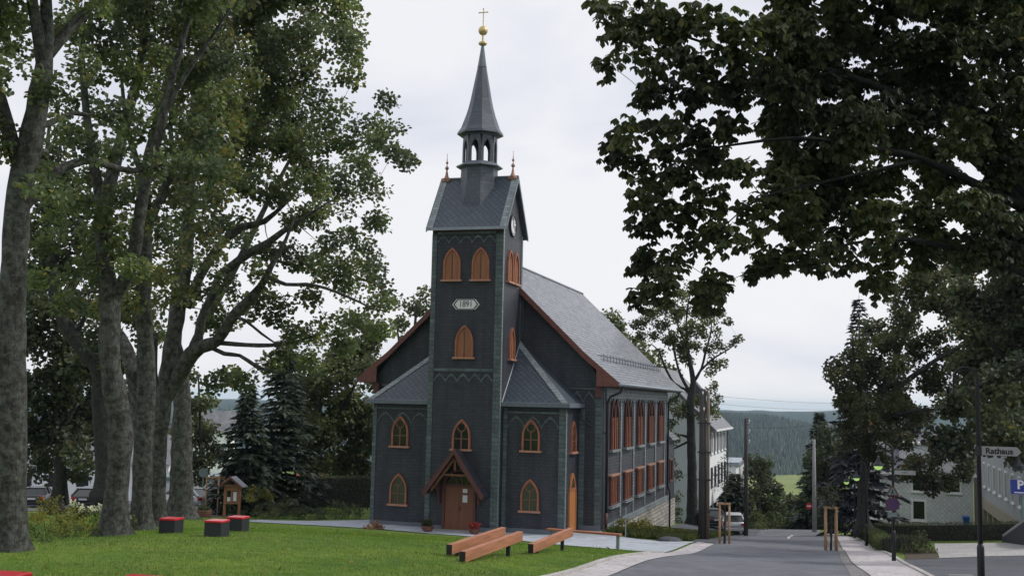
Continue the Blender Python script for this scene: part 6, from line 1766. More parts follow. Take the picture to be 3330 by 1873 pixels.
'MID': [(-11.34,87.17,16.27,0.55),(-12.72,89.15,15.66,0.6),(-13.33,86.51,14.81,0.5),(-13.72,86.4,14.4,0.5),(-14.77,86.7,13.97,0.52),(-15.19,86.26,13.18,0.5),(-15.69,87.67,12.42,0.45),(-13.88,86.26,13.18,0.6),(-12.9,89.08,14.21,0.72),(-11.51,89.35,14.44,0.61),(-10.21,86.94,13.74,0.52),(-9.49,88.92,14.19,0.26),(-11.78,86.91,12.83,0.7),(-10.7,87.75,12.79,0.6),(-13.27,87.58,12.07,0.71),(-12.52,87.99,11.49,0.61),(-9.81,88.72,12.86,0.3),(-9.18,90.37,13.69,0.12),(-9.93,88.08,11.91,0.3),(-10.3,87.8,11.3,0.42),(-9.45,89.63,11.7,0.24),(-8.76,90.74,11.97,0.14),(-8.31,90.76,12.33,0.1),(-10.18,90.28,10.19,0.45),(-9.26,87.81,10.21,0.22),(-10.59,90.4,9.57,0.29),(-12.62,88.69,10.81,0.51),(-11.73,89.63,11.58,0.47),(-14.05,87.43,11.04,0.3),(-12.84,87.62,6.66,0.36),(-13.3,89.35,7.26,0.37),(-12.56,89.19,6.67,0.45),(-11.53,89.83,7.3,0.45),(-10.14,88.35,6.92,0.44),(-10.89,87.97,6.21,0.28),(-12.9,89.5,6.05,0.25),(-12.86,87.21,4.19,0.24),(-13.79,89.97,4.8,0.25),(-13.21,87.67,2.48,0.24),(-13.83,89.12,1.79,0.26),(-12.97,88.8,1.44,0.26),(-14.48,86.89,12.22,0.4),(-15.92,85.84,13.1,0.18),(-12.1,89.34,10.34,0.31),(-10.8,90.44,7.93,0.31),(-10.13,89.95,8.55,0.24),(-9.8,89.73,7.54,0.2),(-13.47,89.21,5.43,0.24),(-12.12,88.95,6.27,0.3),(-10.76,89.37,6.81,0.37),(-10.22,90.76,6.31,0.23)],
'S1': [(-9.81,117.25,-3.09,0.82),(-9.52,117.5,-4.96,0.82),(-6.78,118.0,-3.63,0.69),(-8.09,114.79,1.15,0.62),(-8.92,113.73,1.47,0.74),(-8.45,117.67,0.06,1.01),(-7.92,116.59,-1.41,1.06),(-8.91,113.71,-1.25,0.92),(-7.71,118.08,-3.06,1.14),(-8.79,118.1,-3.42,1.14),(-6.94,115.53,-1.6,0.62),(-9.47,116.81,0.06,0.57),(-7.5,114.79,-4.29,0.92)],
'S2': [(-8.11,124.15,-5.21,0.8),(-7.34,122.25,-3.71,0.65),(-3.65,124.94,-5.05,0.86),(-5.26,125.23,-6.15,0.73),(-6.48,123.9,-5.75,0.72),(-4.08,123.88,-2.39,0.53),(-8.73,123.78,-6.18,0.66),(-6.8,123.88,-3.49,0.99),(-5.49,123.19,-3.05,0.98),(-4.41,123.99,-3.39,0.92),(-6.18,124.33,-4.8,1.12),(-4.65,121.93,-4.82,1.03),(-7.11,123.67,-5.11,0.86),(-3.8,124.94,-4.09,0.73)],
'S3': [(-2.39,105.72,0.42,0.73),(-2.69,106.34,-1.85,0.73),(-1.47,105.05,-3.05,0.72),(-2.5,103.62,-3.24,0.6),(-0.41,106.26,-3.39,0.67),(-3.14,103.42,0.53,0.38),(-3.05,105.44,2.06,0.34),(-1.67,104.18,4.63,0.66),(-1.29,104.86,3.25,0.94),(-2.0,106.74,2.04,0.85),(-0.92,106.41,1.27,1.01),(-1.74,106.52,0.12,0.96),(-1.06,105.77,-1.18,1.06),(-2.03,107.04,-2.16,0.85),(-0.36,103.53,2.79,0.98),(-0.62,106.53,4.89,0.73),(-0.4,105.4,-1.67,0.94),(-2.47,103.71,2.71,0.5),(-0.25,105.76,0.5,0.95)],
'RM': [(0.8,69.07,5.66,0.53),(0.16,67.9,6.77,0.49),(1.4,66.09,7.37,0.58),(2.42,67.98,7.55,0.59),(3.71,70.18,6.69,0.6),(3.15,66.41,5.07,0.33),(0.62,70.65,8.54,0.46),(1.19,71.07,4.94,0.46),(1.93,66.11,5.75,0.5),(1.8,70.49,9.09,0.54),(0.14,66.51,5.18,0.33),(-0.12,69.4,7.51,0.33),(3.96,66.5,14.49,0.65),(3.06,69.63,14.24,0.38),(6.13,72.13,15.26,0.86),(7.27,72.61,15.62,0.94),(8.5,71.13,13.97,0.99),(4.3,66.74,13.71,0.65),(6.52,68.92,13.17,0.74),(2.59,67.01,13.02,0.51),(1.62,71.11,11.9,0.62),(0.61,66.8,10.57,0.47),(0.26,68.4,10.06,0.42),(-0.53,67.28,9.26,0.28),(-0.66,65.59,8.91,0.17),(0.17,67.4,8.83,0.49),(0.17,69.96,7.52,0.49),(-0.11,67.57,8.09,0.3),(1.2,69.48,9.66,0.76),(2.28,69.07,10.78,0.83),(3.22,66.04,12.06,0.72),(4.53,70.42,13.24,0.84),(5.6,70.35,13.69,0.84),(1.94,70.63,8.17,0.85),(2.88,66.69,9.21,0.8),(4.23,72.14,10.73,0.86),(5.24,71.67,11.64,0.62),(6.45,72.17,12.53,0.78),(3.46,72.16,7.61,0.86),(4.81,70.3,8.75,0.91),(6.12,69.02,9.7,0.96),(7.32,67.34,10.36,0.93),(7.79,71.27,12.69,0.91),(8.82,71.27,11.63,0.98),(2.63,70.06,6.44,0.76),(1.11,65.55,6.44,0.57),(4.56,72.5,6.55,0.7),(6.12,69.3,8.01,0.81),(7.66,67.69,8.73,0.93),(9.47,73.9,9.92,1.02),(9.24,72.45,7.88,0.84),(7.26,70.59,7.15,0.6),(0.6,70.14,6.77,0.46),(1.63,70.82,5.49,0.54),(0.73,69.73,5.11,0.46),(2.4,68.24,5.21,0.44),(3.39,68.28,5.75,0.44),(3.11,69.76,11.81,0.46),(3.6,66.4,13.68,0.51),(5.02,67.13,14.33,0.65),(6.4,67.55,14.0,0.73),(0.15,68.19,5.73,0.37),(1.3,69.65,4.38,0.38),(2.0,69.21,3.98,0.3),(4.66,65.11,4.36,0.11),(4.29,64.97,3.56,0.09),(4.37,63.99,2.89,0.05),(4.25,63.88,3.26,0.06),(4.97,65.24,3.2,0.04),(3.15,65.08,3.51,0.04),(3.56,63.76,4.21,0.06),(6.13,64.58,4.11,0.08),(6.02,65.65,3.59,0.04),(5.18,64.93,3.07,0.05),(3.9,64.41,3.29,0.05)],
'RB': [(6.3,56.92,10.43,1.32),(7.21,53.48,11.6,1.37),(7.48,55.92,8.95,1.42),(6.0,54.59,7.91,1.12),(7.48,54.35,6.84,1.24),(6.4,54.99,6.11,0.84),(8.48,55.4,10.35,1.69),(8.61,56.69,7.56,1.58),(5.53,56.24,9.22,0.87),(7.12,52.48,13.54,1.48),(5.7,53.45,12.15,1.11),(7.9,56.7,5.12,0.72),(8.47,53.31,12.94,1.63),(4.02,44.78,5.57,0.13),(5.24,45.7,5.81,0.19),(5.6,44.71,6.1,0.16),(3.64,45.43,5.59,0.1),(4.06,45.15,6.04,0.23),(4.83,44.27,6.59,0.33),(5.66,44.51,7.45,0.39),(6.31,47.59,6.59,0.31),(3.35,45.85,5.94,0.22),(4.42,45.24,7.43,0.23),(3.8,45.69,7.13,0.2),(5.35,44.87,8.3,0.36),(6.19,45.19,8.61,0.36),(6.17,44.76,5.78,0.2)],
'CH': [(-4.28,20.35,14.46,0.12),(-4.13,21.19,14.47,0.14),(-4.18,20.12,14.03,0.06),(-3.65,19.84,13.47,0.09),(-4.65,21.73,13.89,0.05),(-4.52,20.65,14.77,0.08),(-3.73,21.11,14.68,0.29),(-3.28,21.11,14.33,0.32),(-3.46,20.88,13.56,0.2),(-3.0,20.13,13.55,0.22),(-2.74,20.6,14.43,0.28),(-3.78,21.48,13.19,0.14),(-3.9,21.87,13.23,0.06),(-3.45,21.95,13.37,0.14),(-3.91,22.03,12.67,0.21),(-3.9,19.78,12.02,0.09),(-4.37,21.41,12.22,0.07),(-4.37,21.28,11.87,0.04),(-3.94,21.3,11.77,0.06),(-3.41,21.48,11.92,0.1),(-3.13,20.24,12.27,0.23),(-2.84,21.49,13.2,0.32),(-2.94,21.94,12.41,0.32),(-2.49,20.03,13.27,0.3),(-3.78,22.13,11.48,0.18),(-3.73,20.21,10.91,0.04),(-3.36,20.94,10.88,0.25),(-3.82,21.28,10.56,0.06),(-3.62,21.5,10.46,0.17),(-3.09,21.49,10.62,0.3),(-2.95,21.05,11.32,0.31),(-2.67,22.3,12.03,0.33),(-2.46,21.26,10.91,0.31),(-2.95,22.39,10.26,0.23),(-3.1,21.02,9.81,0.12),(-3.76,21.56,9.89,0.07),(-3.97,22.06,9.82,0.04),(-3.23,20.5,9.36,0.07),(-3.39,20.6,9.12,0.05),(-3.9,21.85,9.12,0.04),(-2.39,20.69,10.13,0.21),(-2.01,20.54,10.06,0.1),(-2.37,20.93,9.4,0.15),(-2.64,21.41,9.03,0.08),(-2.39,22.22,9.39,0.08),(-2.64,22.15,9.28,0.1),(-2.0,20.8,12.27,0.29),(-1.99,20.76,12.94,0.34),(-1.95,20.27,13.52,0.33),(-2.09,20.1,14.03,0.3),(-1.9,20.72,11.39,0.25),(-1.88,22.34,10.86,0.19),(-1.59,21.45,10.36,0.11),(-1.38,21.46,11.0,0.22),(-1.14,21.51,11.13,0.25),(-1.34,20.88,14.02,0.38),(-1.46,22.65,13.67,0.41),(-1.46,22.73,12.86,0.25),(-1.01,22.62,14.99,0.37),(-0.86,22.24,13.97,0.4),(-0.82,22.17,13.09,0.36),(-0.99,22.06,11.81,0.18),(-0.77,21.79,11.09,0.22),(-1.1,22.47,10.59,0.18),(-1.0,22.14,10.01,0.12),(-1.5,22.56,9.89,0.09),(-1.67,22.48,9.71,0.04),(-1.33,22.27,9.92,0.12),(-0.74,22.06,10.43,0.14),(-0.77,22.7,10.04,0.09),(-0.85,22.57,15.71,0.47),(-1.28,24.98,15.85,0.44),(-0.88,21.98,14.24,0.45),(-0.93,21.02,13.03,0.38),(-1.03,22.28,12.75,0.46),(-1.15,24.33,12.47,0.5),(-1.24,24.67,11.94,0.47),(-0.91,23.65,11.0,0.37),(-0.35,22.2,15.53,0.4),(-0.22,25.24,15.96,0.41),(-0.4,25.34,15.1,0.52),(-0.34,23.01,13.8,0.47),(-0.38,22.96,12.93,0.41),(-0.5,24.0,12.47,0.46),(-0.52,24.55,11.95,0.42),(-0.53,24.15,11.24,0.49),(0.43,23.02,15.81,0.44),(0.13,23.06,14.94,0.42),(0.42,24.19,14.82,0.41),(0.25,25.57,14.22,0.44),(0.25,21.38,12.4,0.43),(0.22,21.62,12.03,0.42),(0.14,24.98,12.04,0.49),(0.41,23.64,11.12,0.36),(1.13,24.9,16.37,0.4),(0.98,23.76,15.44,0.45),(0.96,23.47,14.39,0.36),(1.1,25.98,14.53,0.46),(0.86,23.13,12.92,0.41),(1.02,24.59,12.78,0.39),(0.79,24.1,11.84,0.42),(0.73,22.03,10.68,0.38),(1.52,22.07,15.27,0.44),(1.77,25.35,15.93,0.39),(1.7,23.98,14.64,0.45),(1.68,24.81,14.15,0.47),(1.49,23.72,13.17,0.38),(1.69,25.83,12.7,0.49),(1.84,25.95,12.08,0.37),(1.5,23.83,11.02,0.47),(2.08,22.04,15.22,0.43),(2.39,25.63,15.71,0.46),(2.3,24.05,14.5,0.41),(2.17,24.38,13.79,0.49),(2.4,24.26,13.24,0.44),(2.14,21.93,12.1,0.41),(2.12,24.37,11.64,0.38),(2.22,22.38,10.85,0.39),(2.8,21.96,14.97,0.4),(3.29,25.86,15.87,0.48),(2.69,22.44,13.86,0.42),(3.04,25.44,14.08,0.37),(3.05,24.13,13.04,0.39),(2.99,24.5,12.4,0.43),(3.07,24.61,11.85,0.39),(2.68,22.88,10.9,0.39),(3.38,22.13,15.03,0.4),(3.83,25.13,15.34,0.45),(3.18,22.39,13.91,0.32),(3.34,22.33,13.1,0.38),(3.41,22.28,12.78,0.44),(3.56,25.17,12.5,0.4),(3.89,27.01,12.42,0.39),(3.71,25.05,11.08,0.37),(-0.4,21.28,9.92,0.17),(-0.55,24.07,10.05,0.1),(-0.88,23.38,10.78,0.16),(-0.0,24.7,10.77,0.27),(0.4,22.03,10.06,0.16),(0.13,24.74,10.12,0.11),(0.71,26.23,9.97,0.14),(0.55,22.65,9.35,0.06),(1.06,26.38,10.49,0.33),(1.53,24.79,10.37,0.38),(2.18,26.15,10.75,0.45),(2.41,23.07,10.21,0.43),(3.03,24.15,10.35,0.45),(3.82,26.8,10.71,0.5),(2.36,26.49,7.08,0.07),(2.27,26.38,7.12,0.05),(-3.04,25.19,17.42,0.79),(-1.27,24.8,17.38,0.97),(0.41,25.8,17.92,1.14),(1.85,23.09,16.87,1.06),(3.75,26.35,18.38,1.26),(5.43,28.77,17.72,1.35),(5.49,26.25,13.96,1.21),(5.42,24.88,11.33,1.13),(5.7,29.56,9.91,1.27),(6.8,27.79,15.75,1.41),(6.44,25.59,11.75,1.28),(6.41,28.32,9.43,1.13),(5.37,29.87,7.69,0.97),(1.61,23.46,18.66,1.28),(4.63,27.54,20.72,1.61),(-0.6,25.29,19.35,1.13)]}
G_LAWN = 'tall maples on the left of the lawn'
tree('maple_tree', 'broad maple with a lichen grey trunk cut by the left edge of the picture', 'maple tree', LIMBS['T1'], LOBES['T1'], spacing=.62, per=26, rc=.42, size=.125, seed=11, group=G_LAWN, fill=1.15)
tree('maple_tree', 'maple with a leaning trunk that swells at the foot, standing before the white flowering shrub', 'maple tree', LIMBS['T2'], LOBES['T2'], spacing=.68, per=27, rc=.46, size=.14, seed=12, group=G_LAWN, fill=1.15)
tree('maple_tree', 'slim dark maple trunk just right of the tree with the swollen foot', 'maple tree', LIMBS['T3'], LOBES['T3'], leaf='leaf_maple_gold', spacing=.72, per=23, rc=.5, size=.15, seed=13, group=G_LAWN, fill=1.15)
tree('maple_tree', 'maple whose trunk forks into a V and spreads a long limb towards the church', 'maple tree', LIMBS['T4'], LOBES['T4'], spacing=.74, per=28, rc=.52, size=.155, seed=14, group=G_LAWN, fill=1.2)
tree('maple_tree', 'maple with a thick straight trunk beside the notice board, behind the forked tree', 'maple tree', LIMBS['T5'], LOBES['T5'], spacing=.8, per=24, rc=.56, size=.165, seed=15, group=G_LAWN, fill=1.2)
# --- the wood behind them
G_BACK = 'dark trees behind the lawn'
tree('dark_tree', 'dark leafy tree behind the yellow shrubs, left of the forked maple trunks', 'broadleaf tree', LIMBS['B1'], LOBES['B1'], leaf='leaf_dark', bark='bark_dark', spacing=1.15, per=28, rc=.85, size=.25, seed=21, fill=2.0, group=G_BACK)
tree('dark_tree', 'dark tree with a bent trunk leaning left between the first two maple trunks', 'broadleaf tree', LIMBS['B2'], LOBES['B2'], leaf='leaf_dark', bark='bark_dark', spacing=1.1, per=26, rc=.8, size=.24, seed=22, fill=2.0, group=G_BACK)
tree('dark_tree', 'small green tree filling the gap between the thick trunk and the notice board', 'broadleaf tree', LIMBS['B3'], LOBES['B3'], leaf='leaf_mid', bark='bark_dark', spacing=1.0, per=26, rc=.75, size=.24, seed=23, fill=2.0, group=G_BACK)
tree('leafy_tree', 'bushy broadleaf tree between the spruces and the church', 'broadleaf tree', LIMBS['B4'], LOBES['B4'], leaf='leaf_mid', bark='bark_dark', spacing=1.15, per=28, rc=.85, size=.27, seed=24, fill=2.0)
tree('leafy_tree', 'airy tree whose top shows over the left slope of the nave roof', 'broadleaf tree', LIMBS['B5'], LOBES['B5'], leaf='leaf_mid', bark='bark_dark', spacing=1.0, per=20, rc=.7, size=.26, seed=25, fill=1.2)
tree('leafy_tree', 'rounded tree whose crown rises behind the right slope of the nave roof', 'broadleaf tree', LIMBS['B6'], LOBES['B6'], leaf='leaf_mid', bark='bark_dark', spacing=1.1, per=24, rc=.8, size=.27, seed=26, fill=1.5)
tree('slender_tree', 'slender open crowned tree standing between the church and the white house', 'broadleaf tree', LIMBS['MID'], LOBES['MID'], leaf='leaf_mid', bark='bark_dark', spacing=.62, per=13, rc=.44, size=.165, seed=27, fill=3.0, twig=.009)
tree('dark_tree', 'rounded dark tree behind the single utility pole, down the street', 'broadleaf tree', LIMBS['S1'], LOBES['S1'], leaf='leaf_dark', bark='bark_dark', spacing=1.1, per=26, rc=.85, size=.27, seed=28, fill=1.8)
tree('leafy_tree', 'low spreading green tree closing the end of the street', 'broadleaf tree', LIMBS['S2'], LOBES['S2'], leaf='leaf_mid', bark='bark_dark', spacing=1.0, per=24, rc=.8, size=.24, seed=29, fill=1.8)
tree('dark_tree', 'tall narrow dark tree at the right of the street, in front of the hills', 'broadleaf tree', LIMBS['S3'], LOBES['S3'], leaf='leaf_dark', bark='bark_dark', spacing=1.0, per=26, rc=.8, size=.24, seed=30, fill=1.8)
tree('maple_tree', 'big dark maple with rusty leaves over the slate fronted house on the right', 'maple tree', LIMBS['RM'], LOBES['RM'], leaf='leaf_rust', bark='bark_dark', spacing=.92, per=34, rc=.6, size=.17, seed=31, fill=3.0)
tree('maple_tree', 'dark leafy tree at the far right edge behind the parking sign', 'maple tree', LIMBS['RB'], LOBES['RB'], leaf='leaf_dark', bark='bark_dark', spacing=.95, per=36, rc=.6, size=.17, seed=32, fill=2.6)
tree('chestnut_tree', 'horse chestnut hanging its dark drooping leaves into the picture from the right', 'chestnut tree', LIMBS['CH'], LOBES['CH'], leaf='leaf_chestnut', bark='bark_black', spacing=.36, per=10, rc=.33, size=.175, shape='oval', seed=33, mode='palmate', fill=2.1, twig=.006)
# young trees in the guards
for nm, pp, h, lab, lf in (('A', (-5.74, 55.6), 4.2, 'thin young tree with few reddish leaves in the left roadside guard', 'leaf_rust'),
                       ('B', (-.72, 53.2), 3.0, 'thin young tree in the right roadside guard by the pavement', 'leaf_dark')):
    zb = g1(*pp)
    lim = [[(pp[0], pp[1], zb, .045), (pp[0] + .03, pp[1], zb + 1.6, .04), (pp[0], pp[1], zb + h * .7, .03), (pp[0] - .02, pp[1], zb + h, .012)]]
    lob = [(pp[0], pp[1], zb + h * q, r) for q, r in ((.62, .45), (.76, .6), (.9, .45), (1.02, .25))]
    tree('young_tree', lab, 'young tree', lim, lob, leaf=lf, bark='bark_dark', spacing=.34, per=5, rc=.2, size=.08, shape='kite', seed=41, twig=.006, sides=8)

spruce('dark spruce left of the other spruce, nearest to the notice board', (-36.55,63.22), 8.38, 2.5, seed=51)
spruce('tall pointed dark spruce behind the notice board, right of the shorter spruce', (-35.92,66.59), 11.75, 3.1, seed=52)
spruce('bluish dark spruce rising above the street lamps on the right', (0.9,80.95), 16.57, 3.0, 'needles_blue', seed=53, sparse=.6)
spruce('short dark spruce against the blue hills, on the right of the street', (-2.44,110.69), 11.75, 2.9, seed=54, size=.65)
spruce('small dark spruce beside the white house and the parked cars', (-9.04,95.94), 4.6, 2.2, seed=55, size=.55)

# shrubs and beds
def lob(px): return px
shrub('yellow_shrub', 'yellow green shrub behind the first two maple trunks, beside the white flowers', 'shrub', [(-24.85,30.68,3.19,0.34),(-24.03,30.43,2.96,0.34),(-23.83,28.91,3.02,0.28),(-24.65,31.83,2.85,0.27),(-23.25,29.11,2.85,0.28),(-23.8,31.06,2.62,0.22)], 'leaf_yellow', spacing=.28, per=30, rc=.24, size=.085, seed=61)
shrub('hydrangea', 'hydrangea with creamy white flower heads around the swollen maple trunk', 'shrub', [(-24.41,31.89,2.96,0.23),(-24.16,31.98,2.81,0.25),(-24.56,32.91,2.81,0.21),(-24.28,34.06,2.72,0.22),(-23.55,33.25,2.52,0.19),(-25.32,32.66,3.0,0.17)], 'leaf_hedge', spacing=.24, per=24, rc=.2, size=.08, seed=62, flowers=('flower', .55, .075))
shrub('low_bedding', 'low green bedding plants at the foot of the maples by the lawn edge', 'bedding plants', [(-21.82,26.39,2.86,0.19),(-21.14,26.07,2.86,0.17),(-21.75,27.45,2.87,0.16),(-21.91,28.46,2.82,0.15),(-21.79,29.02,2.82,0.13),(-23.31,28.04,2.82,0.18)], 'leaf_hedge', spacing=.22, per=24, rc=.2, size=.06, seed=63)
shrub('yellow_shrub', 'golden leaved shrub just right of the notice board under the spruces', 'shrub', [(-34.99,61.44,1.12,0.3),(-34.7,62.07,0.9,0.3),(-34.5,62.68,0.73,0.23),(-34.69,60.53,0.65,0.26)], 'leaf_yellow', spacing=.4, per=26, rc=.3, size=.12, seed=64)
shrub('dark_shrub', 'dark shrub standing behind the legs of the notice board', 'shrub', [(-36.52,62.09,0.53,0.57),(-36.27,61.18,-0.13,0.49),(-35.97,62.33,-0.21,0.5),(-35.84,63.41,-0.11,0.47)], 'leaf_dark', spacing=.45, per=28, rc=.35, size=.13, seed=65)
G_ROW = 'low grey green shrubs along the gravel'
for i, (px_, rows, lab) in enumerate((
        (0, [(-33.09,60.02,0.06,0.55),(-32.79,61.17,0.04,0.56),(-33.11,58.97,0.01,0.43),(-32.16,59.27,-0.08,0.4)], 'low shrub of the gravel row, next to the notice board'),
        (1, [(-31.51,60.5,0.09,0.51),(-31.04,61.16,0.13,0.52),(-30.02,60.95,0.13,0.51),(-30.0,59.92,-0.07,0.36)], 'low shrub in the middle of the gravel row'),
        (2, [(-29.76,62.07,0.23,0.6),(-28.62,61.36,0.23,0.51),(-27.79,61.09,0.23,0.47),(-28.53,60.36,0.0,0.36)], 'low shrub of the gravel row, next to the church corner'))):
    shrub('low_shrub', lab, 'shrub', rows, 'leaf_mid', spacing=.4, per=28, rc=.3, size=.1, seed=66 + i, group=G_ROW)
hedge('tall dark hedge behind the wire fence, left of the church', [(-37.66,73.46), (-32.06,73.04)], 1.0, 2.1, 'leaf_dark', seed=71, size=.1, dens=150)
hedge('low clipped hedge running along the right pavement', [(1.85, 55.4), (1.5, 66.3), (.95, 78)], .75, .68, seed=72)
hedge('low clipped hedge block facing the viewer at the corner of the small lawn', [(1.75, 55.0), (2.75, 55.3)], .7, .72, 'leaf_dark', seed=73)
hedge('clipped hedge across the front of the slate fronted house', [(1.7, 72), (4.4, 70.5), (9.6, 68.5)], .8, .95, 'leaf_dark', seed=74)
shrub('brown_shrub', 'loose brownish green shrub on the mulch beside the pale driveway', 'shrub', [(2.78,53.99,0.92,0.36),(3.17,55.15,1.09,0.34),(3.34,53.64,0.93,0.36),(2.92,51.95,0.84,0.35),(3.43,52.11,0.79,0.21),(2.41,51.79,0.83,0.21)], 'leaf_rust', spacing=.3, per=24, rc=.28, size=.09, seed=75)
shrub('wall_shrub', 'yellow green plants along the foot of the stone plinth of the church', 'shrub', [(-12.03,61.66,0.22,0.41),(-11.55,62.34,0.14,0.45),(-11.15,63.52,0.01,0.42),(-11.6,60.77,-0.07,0.37),(-10.74,64.73,-0.3,0.39),(-9.97,64.98,-0.47,0.32),(-8.75,63.24,-0.37,0.28),(-12.06,60.1,-0.02,0.27),(-11.05,61.47,-0.11,0.34)], 'leaf_yellow', spacing=.3, per=30, rc=.3, size=.1, seed=76)
shrub('garden_bush', 'narrow upright green bush against the pale end wall of the white house', 'shrub', [(-13.02,90.32,-0.55,0.35),(-12.95,90.43,-1.41,0.4),(-13.03,90.5,-2.27,0.4)], 'leaf_hedge', spacing=.5, per=28, rc=.36, size=.14, seed=77)
shrub('street_bush', 'rounded green bush at the left kerb just beyond the silver car', 'shrub', [(-7.26,93.29,-2.24,0.65),(-6.8,91.38,-2.63,0.59),(-7.39,91.23,-2.89,0.49),(-6.64,93.51,-2.47,0.4)], 'leaf_hedge', spacing=.5, per=28, rc=.42, size=.14, seed=78)
shrub('street_bush', 'yellowish bush above the green bush beyond the silver car', 'shrub', [(-8.47,101.22,-1.17,0.54),(-8.0,100.39,-1.89,0.59),(-8.43,99.22,-2.07,0.48)], 'leaf_yellow', spacing=.55, per=26, rc=.42, size=.16, seed=79)
shrub('street_bush', 'pale green bushes at the crest of the street, in front of the low tree', 'shrub', [(-6.64,110.52,-4.48,0.47),(-5.66,110.81,-4.34,0.53),(-4.39,111.2,-4.43,0.53),(-3.51,110.37,-3.95,0.47)], 'leaf_mid', spacing=.55, per=28, rc=.42, size=.15, seed=80)
shrub('dry_grass_clump', 'reddish dry grass clump at the left corner of the church front', 'grass clump', [(-23.36,53.49,0.37,0.22),(-23.38,52.96,0.33,0.16),(-23.1,53.57,0.31,0.16)], 'leaf_rusty_dry', spacing=.22, per=22, rc=.24, size=.16, shape='needle', seed=81, stems=False)
def pot_plant(p, r, leaf, seed, name, lab, sz=.08):
    z = g1(*p) + .04
    shrub(name, lab, 'pot plant', [(p[0], p[1], z + .38, r), (p[0] + .1, p[1], z + .42, r * .8), (p[0] - .12, p[1] + .05, z + .4, r * .8)], leaf, spacing=.14, per=16, rc=.12, size=sz, seed=seed, stems=False)
pot_plant((-20.75, 54.45), .24, 'leaf_rust', 82, 'wilted_plant', 'wilted brownish plant in the bowl left of the main door')
pot_plant((-18.35, 54.9), .2, 'flower_red', 83, 'red_flowers', 'red flowers in the bowl right of the main door')
pot_plant((-36.1, 57.9), .3, 'leaf_mid', 84, 'tub_plant', 'green planting in the round timber tub')

# grass blades on the near lawn, thinning with distance
def make_grass():
    rng = np.random.default_rng(5)
    n = 230000
    d = 15 + 40 * rng.random(n) ** 1.15
    az = yaw + np.radians(rng.uniform(-9, 29, n))
    dd = d / np.cos(az - yaw)
    x, y = -dd * np.sin(az), dd * np.cos(az)
    ok = (x < -7.34) & ~((y > 48) & (y + .36 * (x + 11.7) * (x > -15) > 48.2) & (x > -15.3)) & ~((y > 51.6) & (x > -29))
    x, y = x[ok], y[ok]
    n = len(x)
    z = gz(x, y)
    P = np.stack([x, y, z - .004], 1)
    A = np.stack([rng.normal(size=n) * .35, rng.normal(size=n) * .35, np.ones(n)], 1)
    N = rng.normal(size=(n, 3)); N[:, 2] *= .2
    S = rng.uniform(.035, .085, n)
    tv = np.array([(-.09, 0, 0), (.09, 0, 0), (0, 1, .12)])
    A /= np.linalg.norm(A, axis=1, keepdims=True)
    s = np.cross(A, N); s /= np.linalg.norm(s, axis=1, keepdims=True)
    u = np.cross(s, A)
    V = P[:, None] + S[:, None, None] * (s[:, None] * tv[None, :, 0:1] + A[:, None] * tv[None, :, 1:2] + u[:, None] * tv[None, :, 2:3])
    o = np_mesh('grass', V.reshape(-1, 3), np.arange(n * 3).reshape(-1, 3), M['grass_blade'])
    set_props(o, 'short mown lawn grass', 'grass', kind='stuff')
make_grass()
def litter():
    rng = np.random.default_rng(12)
    n = 420
    d = 18 + 36 * rng.random(n)
    az = yaw + np.radians(rng.uniform(-6, 29, n))
    dd = d / np.cos(az - yaw)
    x, y = -dd * np.sin(az), dd * np.cos(az)
    ok = (x < -7.5) & (y < 50)
    x, y = x[ok], y[ok]
    n = len(x)
    P = np.c_[x, y, gz(x, y) + .05]
    leaf_mesh('fallen_leaves', P, np.c_[rng.normal(size=(n, 2)), rng.normal(size=n) * .2], np.c_[rng.normal(size=(n, 2)) * .4, np.ones(n)], rng.uniform(.07, .13, n), 'maple', M['leaf_yellow'])
    set_props(bpy.data.objects['fallen_leaves'], 'scattered fallen leaves on the lawn', 'fallen leaves', kind='stuff')
litter()
def rough_grass():
    rng = np.random.default_rng(9)
    regs = [(-12.3, -7.6, 57.6, 80, 26000), (-1.0, 4, 56, 80, 0), (-9.2, -8.0, 56.6, 58, 1200)]
    PX = []
    for x0, x1, y0, y1, n in regs:
        PX.append(np.stack([rng.uniform(x0, x1, n), rng.uniform(y0, y1, n)], 1))
    q = np.concatenate(PX)
    q = q[~((q[:, 0] < -11) & (q[:, 1] < 58.5))]
    n = len(q)
    P = np.c_[q, gz(q[:, 0], q[:, 1])]
    A = np.c_[rng.normal(size=(n, 2)) * .4, np.ones(n)]
    leaf_mesh('rough_grass', P, A, np.c_[rng.normal(size=(n, 2)), rng.normal(size=n) * .2], rng.uniform(.12, .4, n), 'needle', M['leaf_hedge'])
    set_props(bpy.data.objects['rough_grass'], 'rough uncut grass between the church and the road', 'grass', kind='stuff')
rough_grass()

# ------------------------------------------------------------------ far country: meadow, wooded hill, blue ridge
def polar_sheet(name, az0, az1, na, ds, zf, mat, kind='structure'):
    """sheet in azimuth (degrees right of the view axis) and forward distance"""
    az = np.radians(np.linspace(az0, az1, na))
    V = []
    for d in ds:
        for a in az:
            r = d / math.cos(a)
            t = yaw - a
            x, y = -r * math.sin(t), r * math.cos(t)
            V.append((x, y, zf(d, math.degrees(a), x, y)))
    nd = len(ds)
    F = [(i * na + j, i * na + j + 1, (i + 1) * na + j + 1, (i + 1) * na + j) for i in range(nd - 1) for j in range(na - 1)]
    o = np_mesh(name, np.array(V), np.array(F), M[mat], smooth=True)
    set_props(o, kind=kind)
    return o
polar_sheet('meadow', 10.5, 21, 30, np.linspace(395, 560, 14), lambda d, a, x, y: g1(x, y) + .6 + 3.5 * math.sin(math.pi * min(1, max(0, (a - 11) / 9))) * math.sin(math.pi * (d - 395) / 165), 'meadow')
